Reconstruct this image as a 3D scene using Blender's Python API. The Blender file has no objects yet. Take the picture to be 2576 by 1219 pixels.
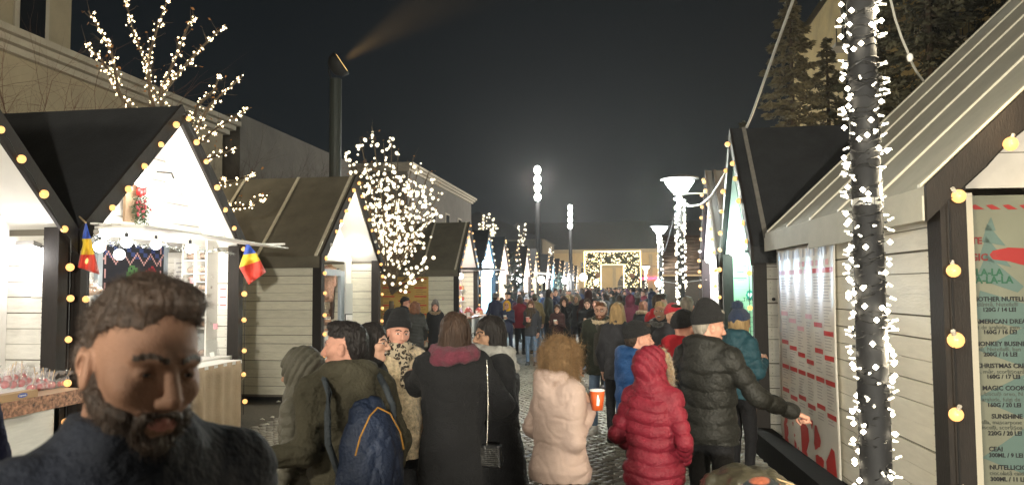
import bpy, math, random
import numpy as np
from mathutils import Matrix, Vector
random.seed(7); np.random.seed(7)
R = math.radians
S = bpy.context.scene
C = S.collection

# ---------------------------------------------------------------- camera, world, exposure
FPX = 3028.0 / 1.5652          # focal length in the 2576 px wide working picture
cam = bpy.data.cameras.new('camera'); camo = bpy.data.objects.new('camera', cam); C.objects.link(camo)
cam.sensor_width = 36; cam.lens = 3028 / 4032 * 36; cam.clip_end = 400; cam.clip_start = 0.05
camo.location = (0, 0, 1.85)
CAMR = Matrix.Rotation(R(8.71), 3, 'Z') @ Matrix.Rotation(R(90 + 3.37), 3, 'X') @ Matrix.Rotation(R(-0.35), 3, 'Z')
camo.rotation_euler = CAMR.to_euler()
cam.dof.use_dof = True; cam.dof.focus_distance = 7.0; cam.dof.aperture_fstop = 4.5
S.camera = camo
w = bpy.data.worlds.new('World'); S.world = w; w.use_nodes = True
wn = w.node_tree.nodes; wl = w.node_tree.links
bg = wn['Background']; bg.inputs['Strength'].default_value = 1.0
sky = wn.new('ShaderNodeTexSky'); sky.sky_type = 'NISHITA'; sky.sun_disc = False
sky.sun_elevation = R(-6); sky.sun_rotation = R(200)
tc = wn.new('ShaderNodeTexCoord'); sx = wn.new('ShaderNodeSeparateXYZ'); wl.new(tc.outputs['Generated'], sx.inputs[0])
ra = wn.new('ShaderNodeValToRGB'); wl.new(sx.outputs['Z'], ra.inputs[0])
ra.color_ramp.elements[0].position = 0.0; ra.color_ramp.elements[0].color = (.0050, .0066, .0076, 1)
ra.color_ramp.elements[1].position = 0.55; ra.color_ramp.elements[1].color = (.0010, .0015, .0021, 1)
ad = wn.new('ShaderNodeMixRGB'); ad.blend_type = 'ADD'; ad.inputs[0].default_value = 0.02
wl.new(ra.outputs[0], ad.inputs[1]); wl.new(sky.outputs[0], ad.inputs[2]); wl.new(ad.outputs[0], bg.inputs[0])
S.view_settings.view_transform = 'Standard'; S.view_settings.look = 'None'
S.view_settings.exposure = 1.25; S.view_settings.gamma = 1; S.view_settings.use_curve_mapping = False
try:
    S.cycles.use_denoising = True; S.cycles.max_bounces = 6; S.cycles.diffuse_bounces = 3
    S.cycles.glossy_bounces = 2; S.cycles.transmission_bounces = 4; S.cycles.sample_clamp_indirect = 4
    S.cycles.sample_clamp_direct = 0; S.cycles.caustics_reflective = False; S.cycles.caustics_refractive = False
    S.cycles.use_light_tree = True; S.cycles.volume_bounces = 0
except Exception: pass

CAMP = Vector((0, 0, 1.85))
def zdir(zx, zy):
    return CAMR @ Vector(((zx - 1288) / FPX, -(zy - 609.5) / FPX, -1))
def at(zx, zy, d):
    """world point seen at (zx, zy) of the 2576 px picture at depth d"""
    return CAMP + zdir(zx, zy) * d
def onx(zx, zy, x): v = zdir(zx, zy); return CAMP + v * (x / v.x)
def ony(zx, zy, y): v = zdir(zx, zy); return CAMP + v * (y / v.y)
def onpl(zx, zy, p, n):
    v = zdir(zx, zy); return CAMP + v * ((Vector(p) - CAMP).dot(n) / v.dot(n))

# ---------------------------------------------------------------- helpers
def empty(name, loc=(0, 0, 0), rz=0, parent=None):
    o = bpy.data.objects.new(name, None); C.objects.link(o); o.location = loc; o.rotation_euler = (0, 0, rz)
    o.empty_display_size = .1
    if parent: o.parent = parent
    return o
def tag(o, label=None, cat=None, group=None, kind=None):
    for k, v in (('label', label), ('category', cat), ('group', group), ('kind', kind)):
        if v: o[k] = v
    return o
def mesh(name, v, f, mats=None, smooth=False, fm=None):
    me = bpy.data.meshes.new(name)
    v = np.asarray(v, dtype=np.float32)
    if isinstance(f, np.ndarray) and f.ndim == 2:
        n, k = f.shape
        me.vertices.add(len(v)); me.vertices.foreach_set('co', v.ravel())
        me.loops.add(n * k); me.loops.foreach_set('vertex_index', f.astype(np.int32).ravel())
        me.polygons.add(n); me.polygons.foreach_set('loop_start', np.arange(0, n * k, k, dtype=np.int32))
        try: me.polygons.foreach_set('loop_total', np.full(n, k, dtype=np.int32))
        except Exception: pass
        me.update(calc_edges=True)
    else:
        me.from_pydata([tuple(map(float, a)) for a in v], [], [tuple(map(int, a)) for a in f])
    if mats is not None:
        for m in (mats if isinstance(mats, (list, tuple)) else [mats]): me.materials.append(m)
    if fm is not None: me.polygons.foreach_set('material_index', np.asarray(fm, dtype=np.int32))
    if smooth: me.polygons.foreach_set('use_smooth', np.ones(len(me.polygons), dtype=bool))
    me.update()
    return me
def obj(name, me, parent=None, loc=None, rot=None):
    o = bpy.data.objects.new(name, me); C.objects.link(o)
    if parent: o.parent = parent
    if loc is not None: o.location = loc
    if rot is not None: o.rotation_euler = rot
    return o
def copy_tree(o, parent=None):
    c = o.copy(); C.objects.link(c); c.parent = parent
    for ch in o.children: copy_tree(ch, c)
    return c

class MB:
    def __init__(s): s.v = []; s.f = []; s.m = []; s.mi = 0
    def add(s, v, f):
        b = len(s.v); s.v += [tuple(a) for a in v]; s.f += [tuple(b + i for i in q) for q in f]; s.m += [s.mi] * len(f)
        return s
    def box(s, lo, hi, M=None):
        x0, y0, z0 = lo; x1, y1, z1 = hi
        v = [Vector(p) for p in ((x0,y0,z0),(x1,y0,z0),(x1,y1,z0),(x0,y1,z0),(x0,y0,z1),(x1,y0,z1),(x1,y1,z1),(x0,y1,z1))]
        if M: v = [M @ p for p in v]
        return s.add(v, [(0,3,2,1),(4,5,6,7),(0,1,5,4),(1,2,6,5),(2,3,7,6),(3,0,4,7)])
    def prism(s, poly, y0, y1, ax=1):
        """poly of (a, b) extruded along axis ax (the other two axes in order)"""
        def P(a, b, c): t = [a, b]; t.insert(ax, c); return t
        n = len(poly); v = [P(a, b, y0) for a, b in poly] + [P(a, b, y1) for a, b in poly]
        return s.add(v, [tuple(range(n))[::-1], tuple(range(n, 2 * n))] + [(i, (i + 1) % n, n + (i + 1) % n, n + i) for i in range(n)])
    def tube(s, pts, r, n=8, cap=True):
        pts = [Vector(p) for p in pts]; k = len(pts)
        rs = r if isinstance(r, (list, tuple)) else [r] * k
        v = []; up = Vector((.13, .21, 1)).normalized()
        for i, p in enumerate(pts):
            t = (pts[min(i + 1, k - 1)] - pts[max(i - 1, 0)])
            t = t.normalized() if t.length > 1e-9 else Vector((0, 0, 1))
            a = t.cross(up)
            if a.length < .05: a = t.cross(Vector((1, 0, 0)))
            a.normalize(); b = t.cross(a)
            for j in range(n):
                c = 2 * math.pi * j / n; v.append(p + (a * math.cos(c) + b * math.sin(c)) * rs[i])
        f = [(i * n + j, i * n + (j + 1) % n, (i + 1) * n + (j + 1) % n, (i + 1) * n + j) for i in range(k - 1) for j in range(n)]
        if cap: f += [tuple(range(n))[::-1], tuple(range((k - 1) * n, k * n))]
        return s.add(v, f)
    def lathe(s, prof, n=16, c=(0, 0, 0)):
        v = []
        for r_, z in prof:
            for j in range(n):
                a = 2 * math.pi * j / n; v.append((c[0] + r_ * math.cos(a), c[1] + r_ * math.sin(a), c[2] + z))
        k = len(prof)
        return s.add(v, [(i * n + j, i * n + (j + 1) % n, (i + 1) * n + (j + 1) % n, (i + 1) * n + j) for i in range(k - 1) for j in range(n)]
                     + [tuple(range(n))[::-1], tuple(range((k - 1) * n, k * n))])
    def ball(s, c, r, n=10, m=6):
        r = r if isinstance(r, (tuple, list)) else (r, r, r)
        v = [(c[0], c[1], c[2] - r[2])]
        for i in range(1, m):
            p = math.pi * i / m - math.pi / 2
            for j in range(n):
                a = 2 * math.pi * j / n
                v.append((c[0] + r[0] * math.cos(p) * math.cos(a), c[1] + r[1] * math.cos(p) * math.sin(a), c[2] + r[2] * math.sin(p)))
        v.append((c[0], c[1], c[2] + r[2])); L = len(v) - 1
        f = [(0, 1 + (j + 1) % n, 1 + j) for j in range(n)]
        f += [(1 + i * n + j, 1 + i * n + (j + 1) % n, 1 + (i + 1) * n + (j + 1) % n, 1 + (i + 1) * n + j) for i in range(m - 2) for j in range(n)]
        f += [(L, 1 + (m - 2) * n + j, 1 + (m - 2) * n + (j + 1) % n) for j in range(n)]
        return s.add(v, f)
    def quad(s, *p): return s.add(p, [tuple(range(len(p)))])
    def mesh(s, name, mats, smooth=False): return mesh(name, s.v, s.f, mats, smooth, s.m)
    def build(s, name, mats, parent=None, smooth=False, loc=None, rot=None):
        return obj(name, s.mesh(name, mats, smooth), parent, loc, rot)

_M = {}
def M(name, col, rough=.6, metal=0., bump=0., bs=20., var=0., vs=4., sheen=0., stretch=(1, 1, 1), rnd=0., emit=None, es=0., dirt=0., trans=0., alpha=1., spec=.5, dark=(0.25, 0.22, 0.16)):
    key = (name,)
    if key in _M: return _M[key]
    m = bpy.data.materials.new(name); m.use_nodes = True; N = m.node_tree.nodes; L = m.node_tree.links
    b = N['Principled BSDF']; b.inputs['Roughness'].default_value = rough; b.inputs['Metallic'].default_value = metal
    b.inputs['Specular IOR Level'].default_value = spec
    if sheen: b.inputs['Sheen Weight'].default_value = sheen; b.inputs['Sheen Roughness'].default_value = .5
    if trans: b.inputs['Transmission Weight'].default_value = trans
    if alpha < 1: b.inputs['Alpha'].default_value = alpha
    col = tuple(col) + (1,)
    src = None
    if bump or var or dirt or rnd:
        t = N.new('ShaderNodeTexCoord'); mp = N.new('ShaderNodeMapping'); mp.inputs['Scale'].default_value = stretch
        L.new(t.outputs['Object'], mp.inputs[0])
        oi = N.new('ShaderNodeObjectInfo')
        if rnd:
            va = N.new('ShaderNodeVectorMath'); va.operation = 'ADD'; L.new(mp.outputs[0], va.inputs[0])
            cx = N.new('ShaderNodeCombineXYZ'); mu = N.new('ShaderNodeMath'); mu.operation = 'MULTIPLY'; mu.inputs[1].default_value = 57
            L.new(oi.outputs['Random'], mu.inputs[0])
            for i in range(3): L.new(mu.outputs[0], cx.inputs[i])
            L.new(cx.outputs[0], va.inputs[1]); vec = va.outputs[0]
        else: vec = mp.outputs[0]
    if var or dirt or rnd:
        n1 = N.new('ShaderNodeTexNoise'); n1.inputs['Scale'].default_value = vs; n1.inputs['Detail'].default_value = 6; n1.inputs['Roughness'].default_value = .65
        L.new(vec, n1.inputs[0])
        cr = N.new('ShaderNodeValToRGB'); L.new(n1.outputs['Fac'], cr.inputs[0])
        lo = tuple(max(0, c * (1 - var)) for c in col[:3]) + (1,); hi = tuple(min(1, c * (1 + var)) for c in col[:3]) + (1,)
        cr.color_ramp.elements[0].position = .3; cr.color_ramp.elements[0].color = lo
        cr.color_ramp.elements[1].position = .7; cr.color_ramp.elements[1].color = hi
        src = cr.outputs[0]
        if dirt:
            n2 = N.new('ShaderNodeTexNoise'); n2.inputs['Scale'].default_value = vs * .35 + .6; n2.inputs['Detail'].default_value = 9; n2.inputs['Roughness'].default_value = .75
            L.new(vec, n2.inputs[0]); c2 = N.new('ShaderNodeValToRGB'); L.new(n2.outputs['Fac'], c2.inputs[0])
            c2.color_ramp.elements[0].position = .48; c2.color_ramp.elements[0].color = (0, 0, 0, 1)
            c2.color_ramp.elements[1].position = .75; c2.color_ramp.elements[1].color = (dirt, dirt, dirt, 1)
            mx = N.new('ShaderNodeMixRGB'); L.new(c2.outputs[0], mx.inputs[0]); L.new(src, mx.inputs[1]); mx.inputs[2].default_value = tuple(dark) + (1,)
            src = mx.outputs[0]
        if rnd:
            mr = N.new('ShaderNodeMapRange'); L.new(oi.outputs['Random'], mr.inputs[0]); mr.inputs[3].default_value = 1 - rnd; mr.inputs[4].default_value = 1.0
            hs = N.new('ShaderNodeHueSaturation'); L.new(mr.outputs[0], hs.inputs['Value']); L.new(src, hs.inputs['Color']); src = hs.outputs[0]
        L.new(src, b.inputs['Base Color'])
    else: b.inputs['Base Color'].default_value = col
    if bump:
        n3 = N.new('ShaderNodeTexNoise'); n3.inputs['Scale'].default_value = bs; n3.inputs['Detail'].default_value = 5
        L.new(vec, n3.inputs[0]); bp = N.new('ShaderNodeBump'); bp.inputs['Strength'].default_value = min(1, bump); bp.inputs['Distance'].default_value = .01 * max(1, bump)
        L.new(n3.outputs['Fac'], bp.inputs['Height']); L.new(bp.outputs[0], b.inputs['Normal'])
    if emit is not None:
        b.inputs['Emission Color'].default_value = tuple(emit) + (1,); b.inputs['Emission Strength'].default_value = es
    _M[key] = m
    return m
def wpar(o, par):
    """give O, built in world coordinates, a parent without moving it"""
    o.parent = par; o.matrix_parent_inverse = par.matrix_basis.inverted(); return o
def lamp(name, loc, power, col=(1, .9, .75), r=.08, parent=None, spot=None, rot=None):
    l = bpy.data.lights.new(name, 'SPOT' if spot else 'POINT'); l.energy = power; l.color = col; l.shadow_soft_size = r
    if spot: l.spot_size = R(spot); l.spot_blend = 1.0
    o = bpy.data.objects.new(name, l); C.objects.link(o); o.location = loc
    if parent: o.parent = parent
    if rot: o.rotation_euler = rot
    return o
def font(name, txt, size, mat, M4, parent=None, ext=.0008, align='LEFT', bold=0.):
    c = bpy.data.curves.new(name, 'FONT'); c.body = txt; c.size = size; c.extrude = ext; c.align_x = align; c.offset = bold
    c.resolution_u = 2; c.materials.append(mat)
    o = bpy.data.objects.new(name, c); C.objects.link(o)
    if parent: o.parent = parent
    o.matrix_local = M4
    return o

# ---------------------------------------------------------------- materials
WOODW = M('white_planks', (.75, .73, .67), .55, bump=.35, bs=14, var=.09, vs=5, stretch=(1, 1, 6), rnd=.12, dirt=.22, dark=(.36, .31, .22))
WALLW = M('white_board', (.74, .72, .68), .55, bump=.1, bs=30, var=.05, vs=3, dirt=.1, dark=(.45, .4, .32))
WARMW = M('cream_planks', (.72, .69, .57), .6, bump=.35, bs=14, var=.1, vs=5, stretch=(1, 1, 6), rnd=.1, dirt=.3, dark=(.3, .26, .16))
BROWN = M('dark_stained_wood', (.010, .0065, .0045), .75, bump=.3, bs=25, var=.35, vs=9, stretch=(4, 4, 1))
DARKF = M('black_roof_felt', (.020, .021, .023), .85, bump=.5, bs=40, var=.3, vs=3)
OLIVF = M('weathered_roof_felt', (.115, .102, .075), .8, bump=.6, bs=9, var=.22, vs=2.2, dirt=.5, dark=(.045, .04, .03))
GREYF = M('pale_roof_felt', (.44, .425, .36), .75, bump=.4, bs=12, var=.1, vs=2.5, dirt=.35, dark=(.2, .18, .14))
BATTN = M('pale_batten', (.52, .48, .38), .6, var=.15, vs=12, bump=.2)
GAP = M('dark_gap_board', (.16, .145, .115), .9)  # darker board behind the plank gaps and for the board joints
BLACKM = M('black_metal', (.008, .008, .009), .7, metal=.0, var=.2, vs=20, bump=.1)
WIRE = M('black_cable', (.012, .012, .012), .5)
BULB = M('warm_bulb_glass', (.30, .18, .08), .3, emit=(1.0, .46, .14), es=.75)
BULBF = M('pale_bulb_glass', (.4, .3, .2), .3, emit=(1.0, .62, .28), es=1.1)
LEDW = M('white_led', (1, 1, .9), .3, emit=(1.0, .88, .66), es=11)
LEDG = M('golden_led', (1, .9, .6), .3, emit=(1.0, .76, .38), es=2.6)
GLOBE = M('lit_globe', (1, 1, 1), .3, emit=(1.0, .95, .86), es=7)
GLOBEC = M('cool_lit_lamp', (1, 1, 1), .3, emit=(.86, 1.0, .92), es=9)
PAPER = M('paper', (.8, .79, .76), .7)
INK = M('print_ink', (.10, .09, .085), .7)
REDINK = M('red_print', (.55, .03, .03), .6)
# ---------------------------------------------------------------- ground
COB = M('granite_cobble', (.25, .23, .19), .5, bump=.6, bs=60, var=.3, vs=6, rnd=.45)
JOINT = M('sandy_joint', (.11, .095, .075), .9, bump=.5, bs=120, var=.3, vs=20)
tag(MB().quad((-160, -60, 0), (160, -60, 0), (160, 260, 0), (-160, 260, 0)).build('ground', JOINT), kind='structure')
def cobble_mesh(k):
    rr = random.Random(k); n = 8
    sxx, syy = .052 + rr.uniform(-.004, .003), .046 + rr.uniform(-.004, .003)
    v = []
    for rad, z in ((1, 0), (.96, .012), (.72, .02)):
        for j in range(n):
            a = 2 * math.pi * (j + .5) / n; q = (abs(math.cos(a)) ** 4 + abs(math.sin(a)) ** 4) ** -.25
            v.append((sxx * rad * q * math.cos(a) * (1 + rr.uniform(-.05, .05)), syy * rad * q * math.sin(a) * (1 + rr.uniform(-.05, .05)), z + rr.uniform(-.002, .002)))
    v.append((0, 0, .022)); f = [(i * n + j, i * n + (j + 1) % n, (i + 1) * n + (j + 1) % n, (i + 1) * n + j) for i in range(2) for j in range(n)]
    f += [(2 * n + j, 2 * n + (j + 1) % n, 3 * n) for j in range(n)]
    return v, f
cobs = [cobble_mesh(k) for k in range(6)]
pave = empty('cobbled_paving'); tag(pave, kind='structure')
cmes = [mesh('cobble', v, f, COB, True) for v, f in cobs]
single = []; V = []; F = []; nb = 0
rows = np.arange(1.2, 46, .1)
for i, y in enumerate(rows):
    if y > 24 and i % 1: continue
    for j, x in enumerate(np.arange(-5.0, 1.5, .112)):
        xx = x + (.056 if i % 2 else 0) + .018 * math.sin(y * 1.3) + random.uniform(-.007, .007)
        yy = y + .16 * math.cos((x + 1.8) * 1.45) + random.uniform(-.006, .006)
        a = random.uniform(-.12, .12); k = random.randrange(6)
        w1 = (-.75 < xx - (-.055 * yy) < .85) and 3.9 < yy < 8.4 and xx < .6
        w2 = (-4.1 < xx < -2.9) and 5.6 < yy < 8.6
        if (w1 or w2) and len(single) < 296 and random.random() < .32:
            o = obj('cobble', cmes[k], pave, (xx, yy, random.uniform(-.004, .004)), (0, 0, a)); single.append(o)
        else:
            v, f = cobs[k]; v = np.array(v); ca, sa = math.cos(a), math.sin(a)
            V.append(np.c_[v[:, 0] * ca - v[:, 1] * sa + xx, v[:, 0] * sa + v[:, 1] * ca + yy, v[:, 2] + random.uniform(-.004, .004)])
            F += [tuple(nb + t for t in q) for q in f]; nb += len(v)
COB2 = COB.copy(); COB2.name = 'granite_cobble_mix'
n_ = COB2.node_tree.nodes
for q in n_:
    if q.type == 'VALTORGB' : pass
    if q.type == 'HUE_SAT':
        wv = n_.new('ShaderNodeTexVoronoi'); wv.inputs['Scale'].default_value = 9.2
        tcn = [t for t in n_ if t.type == 'TEX_COORD'][0]; COB2.node_tree.links.new(tcn.outputs['Object'], wv.inputs[0])
        mr = n_.new('ShaderNodeMapRange'); mr.inputs[3].default_value = .55; mr.inputs[4].default_value = 1.1
        COB2.node_tree.links.new(wv.outputs['Color'], mr.inputs[0]); COB2.node_tree.links.new(mr.outputs[0], q.inputs['Value'])
o = obj('cobble_bed', mesh('cobble_bed', np.concatenate(V), F, COB2, True), pave); tag(o, kind='stuff')
# litter on the ground
LIT = M('crumpled_tissue', (.62, .6, .5), .8)
for n, (zx, zy) in enumerate(((686, 1050), (660, 1056), (672, 1068), (700, 1010))):
    p = onpl(zx, zy, (0, 0, .03), Vector((0, 0, 1))); mb = MB()
    pts = [(math.cos(a) * .045 * random.uniform(.6, 1.2), math.sin(a) * .03 * random.uniform(.6, 1.2)) for a in np.arange(0, 6.2, .9)]
    mb.add([(x, y, random.uniform(0, .02)) for x, y in pts] + [(0, 0, .03)], [(i, (i + 1) % len(pts), len(pts)) for i in range(len(pts))])
    tag(mb.build('paper_scrap', LIT, loc=p), 'pale crumpled paper scrap on the cobbles beside the dark bench box', 'litter', 'paper scraps on the cobbles by the dark bench')

# ---------------------------------------------------------------- stalls
NAIL = M('nail_head', (.10, .085, .07), .5)
BM = MB().ball((0, 0, 0), .034, 12, 7).mesh('bulb', BULB, True)
BMF = MB().ball((0, 0, 0), .034, 8, 5).mesh('bulb', BULBF, True)
BDEAD = MB().ball((0, 0, 0), .034, 8, 5).mesh('bulb', M('unlit_bulb', (.5, .48, .44), .25), True)
SOCK = MB().tube([(0, 0, .03), (0, 0, .075)], .014, 6).mesh('bulb_socket', M('bulb_socket_plastic', (.45, .42, .36), .5))
def string_lights(pts, label, group, bm, step, parent_wire=True, r=.004, sock=False, jit=.012, inv=None):
    """cable along the polyline PTS (world) with a bulb every STEP metres"""
    root = empty('string_lights', pts[0]); tag(root, label, 'string lights', group)
    P0 = Vector(pts[0]); mb = MB(); cp = []
    for a, b in zip(pts[:-1], pts[1:]):
        a = Vector(a); b = Vector(b); m = max(2, int((b - a).length / step))
        for q in range(m * 3): cp.append(a.lerp(b, q / (m * 3)) - P0 + Vector((0, 0, -.02 * math.sin(math.pi * (q % 3) / 3) + random.uniform(-.008, .008))))
    cp.append(Vector(pts[-1]) - P0); mb.tube(cp, r, 4); mb.build('cable', WIRE, root)
    n = 0; left = step * .5
    for a, b in zip(pts[:-1], pts[1:]):
        a = Vector(a); b = Vector(b); L = (b - a).length; t = left
        while t < L:
            p = a.lerp(b, t / L) - P0 + Vector([random.uniform(-jit, jit) for _ in range(3)])
            bo = obj('bulb', bm, root, p)
            if sock:
                d = Vector((random.uniform(-1, 1), random.uniform(-.6, 1), random.uniform(-1, .4))).normalized()
                bo.rotation_euler = d.to_track_quat('-Z', 'Y').to_euler(); bo.location = p + d * .03
                obj('bulb_socket', SOCK, bo)
            bo.scale = (random.uniform(.86, 1.1),) * 3; t += step * random.uniform(.82, 1.18); n += 1
            if random.random() < .035: bo.data = BDEAD
        left = t - L
    return root

def stall(name, label, loc, rot, W=3., D=3., Hp=3.91, He=2.47, rec=.5, roof=DARKF, batt=(), near=True, wallm=WOODW,
          inm=WALLW, group='market stalls along the aisle', power=60, lc=(1, .9, .74), lamp_at=None, counter=True, sides=(-1, 1), battm=BATTN, fasc=.16, post=.12,
          cat='stall', rakem=BROWN, front_mat=None, openw=.28, header=2.3, gablem=None, bs_step=.3, sock=False, lightgroup='bulb strings on the stall gables', lightlabel=None, globe=True, bm=None):
    root = empty(name, loc, rot); tag(root, label, cat, group)
    h = W / 2; sl = (Hp - He) / h; cs = 1 / math.hypot(1, sl); ex = .09; Hx = He - ex * sl
    # roof slabs
    for s in (-1, 1):
        mb = MB(); t = .05 / cs
        mb.prism([(s * (h + ex), Hx), (s * .0, Hp), (0, Hp - t), (s * (h + ex), Hx - t)], -D - .05, .03)
        rs = mb.build('roof_sheet', roof, root)
        mb = MB(); mb.prism([(s * (h + ex - .03), Hx - t - .003), (0, Hp - t - .003), (0, Hp - t - .03), (s * (h + ex - .03), Hx - t - .03)], -D + .03, -.02)
        mb.build('soffit', gablem or inm, root)
        # rake board on the gable edge
        mb = MB(); tw = .15 / cs
        mb.prism([(s * (h + ex), Hx + .01), (0, Hp + .012), (0, Hp - tw), (s * (h + ex), Hx - tw)], .033, .068)
        mb.build('rake_board', rakem, root)
        mb = MB(); mb.box((s * (h + ex) - .012, -D - .05, Hx - fasc - .03), (s * (h + ex) + .012, .032, Hx - .052)); mb.build('eave_board', roof, root)
        for b in batt:
            mb = MB(); q = .022
            mb.prism([(s * (h + ex - .0), Hx + .003), (s * .02, Hp - .02 * sl + .003), (s * .02, Hp - .02 * sl + q / cs), (s * (h + ex - .0), Hx + q / cs)], b - .025, b + .025)
            mb.build('batten', battm, rs)
        # corner post
        mb = MB(); mb.box((s * (h - post) if s > 0 else -h, -post, 0), (h if s > 0 else -(h - post), 0.03, He - .06)); mb.build('corner_post', rakem, root)
    # side walls
    for s in sides:
        mb = MB(); mb.box((s * (h - .045) - .01, -D, .1), (s * (h - .045) + .01, -post - .002, He - .05)); sw = mb.build('side_wall', GAP, root)
        if near:
            n = int((He - .3) / .138); L = D - post - .006
            pm = MB().box((-.009, 0, 0), (.009, L, .131)); pm.mi = 1
            for yy in (.035, L * .5, L - .035):
                for zz in (.03, .10):
                    for xx in (-.0096, .0096): pm.quad(*[(xx, yy + .004 * math.cos(a), zz + .004 * math.sin(a)) for a in (0, 1.05, 2.1, 3.14, 4.19, 5.24)])
            pm = pm.mesh('plank', [wallm, NAIL])
            for k in range(n + 1):
                zz = .14 + k * .138
                if zz + .13 > He - .04: continue
                for side in (1, -1):   # outer skin and inner lining
                    o = obj('plank', pm, sw, (s * (h - .045 + side * .0215), -D + .002, zz), (R(random.uniform(-.1, .1)), 0, 0))
        else:
            mb = MB(); mb.box((s * (h - .02) - .01, -D, .12), (s * (h - .02) + .01, -post - .002, He - .05)); mb.box((s * (h - .07) - .01, -D, .12), (s * (h - .07) + .01, -post - .002, He - .05)); mb.build('plank_skin', wallm, sw)
    # back wall and gable wall
    mb = MB(); mb.prism([(-h + .06, .1), (h - .06, .1), (h - .06, He - .08), (0, Hp - .16), (-h + .06, He - .08)], -D + .0, -D + .03); mb.build('back_wall', inm, root)
    g = gablem or inm; zh = header
    mb = MB(); zt = Hp - .05 / cs - .04
    xo = h - .08
    def zs(x): return zt - abs(x) * sl
    mb.prism([(-xo, zh), (xo, zh), (xo, max(zh + .01, zs(xo))), (0, zt), (-xo, max(zh + .01, zs(xo)))], -rec - .03, -rec); gw = mb.build('gable_wall', g, root)
    if near:
        z = zh + .22
        while z < zt - .12:
            xx = (zt - z) / sl - .02
            MB().box((-min(xx, xo), -rec + .0005, z), (min(xx, xo), -rec + .004, z + .006)).build('board_joint', GAP, gw)
            z += .24
    for s in (-1, 1):
        x0, x1 = sorted((s * (h - .08), s * (h - .08 - openw)))
        MB().box((x0, -rec - .03, .1), (x1, -rec, zh - .002)).build('front_panel', inm, root)
    MB().box((-h + .07, -D + .04, .08), (h - .07, -rec, .12)).build('floor', BROWN, root)
    if counter:
        MB().box((-h + .13, -.35 - rec, .97), (h - .13, -.04, 1.01)).build('counter', front_mat or inm, root)
        MB().box((-h + .13, -.10, .1), (h - .13, -.07, .965)).build('counter_front', front_mat or wallm, root)
    la = lamp_at or (0, -rec * .5, He - .25)
    if power:
        if globe:
            g_ = MB(); g_.ball((0, 0, 0), .09, 14, 9); fx = g_.build('globe_lamp', GLOBE, root, True, la)
            MB().tube([(0, 0, .09), (0, -.03, .16), (0, -rec * .5 - .0, .18)], .01, 6).build('lamp_arm', BLACKM, fx)
        lamp('stall_light', (la[0], la[1] + .13, la[2] - .05), power, lc, .09, root)
        lamp('stall_light', (0, -D * .62, 2.1), power * .6, lc, .09, root)
    # bulbs on the gable and posts
    Mx = Matrix.Translation(Vector(loc)) @ Matrix.Rotation(rot, 4, 'Z')
    pts = [Mx @ Vector(p) for p in ((-h + .03, .075, .25), (-h + .03, .075, Hx - .08), (0, .1, Hp - .1), (h - .03, .075, Hx - .08), (h - .03, .075, .25))]
    string_lights(pts, lightlabel or 'warm round bulbs strung up the posts and gable of the ' + label, lightgroup, bm or (BM if near else BMF), bs_step, sock=sock)
    return root
LR, RR = R(-90), R(90)
XL = -5.0
# left row, near to far
s0 = stall('market_stall', 'white plank stall with candy apples on its counter, nearest stall of the left row', (XL, 4.70, 0), LR, roof=DARKF, rec=.5, power=9, lamp_at=(.3, -1.3, 2.1), lc=(1, .93, .86), globe=False, bs_step=.33,
           lightlabel='warm bulbs strung along the dark gable edge and post of the candy apple stall')
s1 = stall('market_stall', 'white bread stall with black roof, red and green wreath and two tricolour flags', (XL, 7.86, 0), LR, roof=DARKF, rec=.42, power=13, lamp_at=(-.05, -.05, 3.0), lc=(1, .94, .85), front_mat=None, bs_step=.34, header=2.42,
           lightlabel='warm bulbs strung around the gable and posts of the bread stall with flags')
s2 = stall('market_stall', 'cream plank stall with pale battens on its felt roof and sheepskin vests hanging inside', (XL, 13.42, 0), LR, roof=OLIVF, batt=(-.03, -1.05, -2.1, -3.0), rec=.55, power=17, wallm=WARMW, counter=False, openw=.12, lamp_at=(.45, -.2, 2.95), bs_step=.3, header=2.38,
           lightlabel='warm bulbs around the gable and posts of the sheepskin stall')
s3 = stall('market_stall', 'cream stall with battened felt roof and an orange menu on its side wall', (XL, 23.55, 0), LR, roof=OLIVF, batt=(-.05, -1.05, -2.1, -3.0), rec=.5, power=20, wallm=WARMW, inm=M('pinkish_white_board', (.74, .66, .64), .55, var=.05), bs_step=.3,
           lightlabel='warm bulbs around the gable of the stall beside the orange menu')
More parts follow.
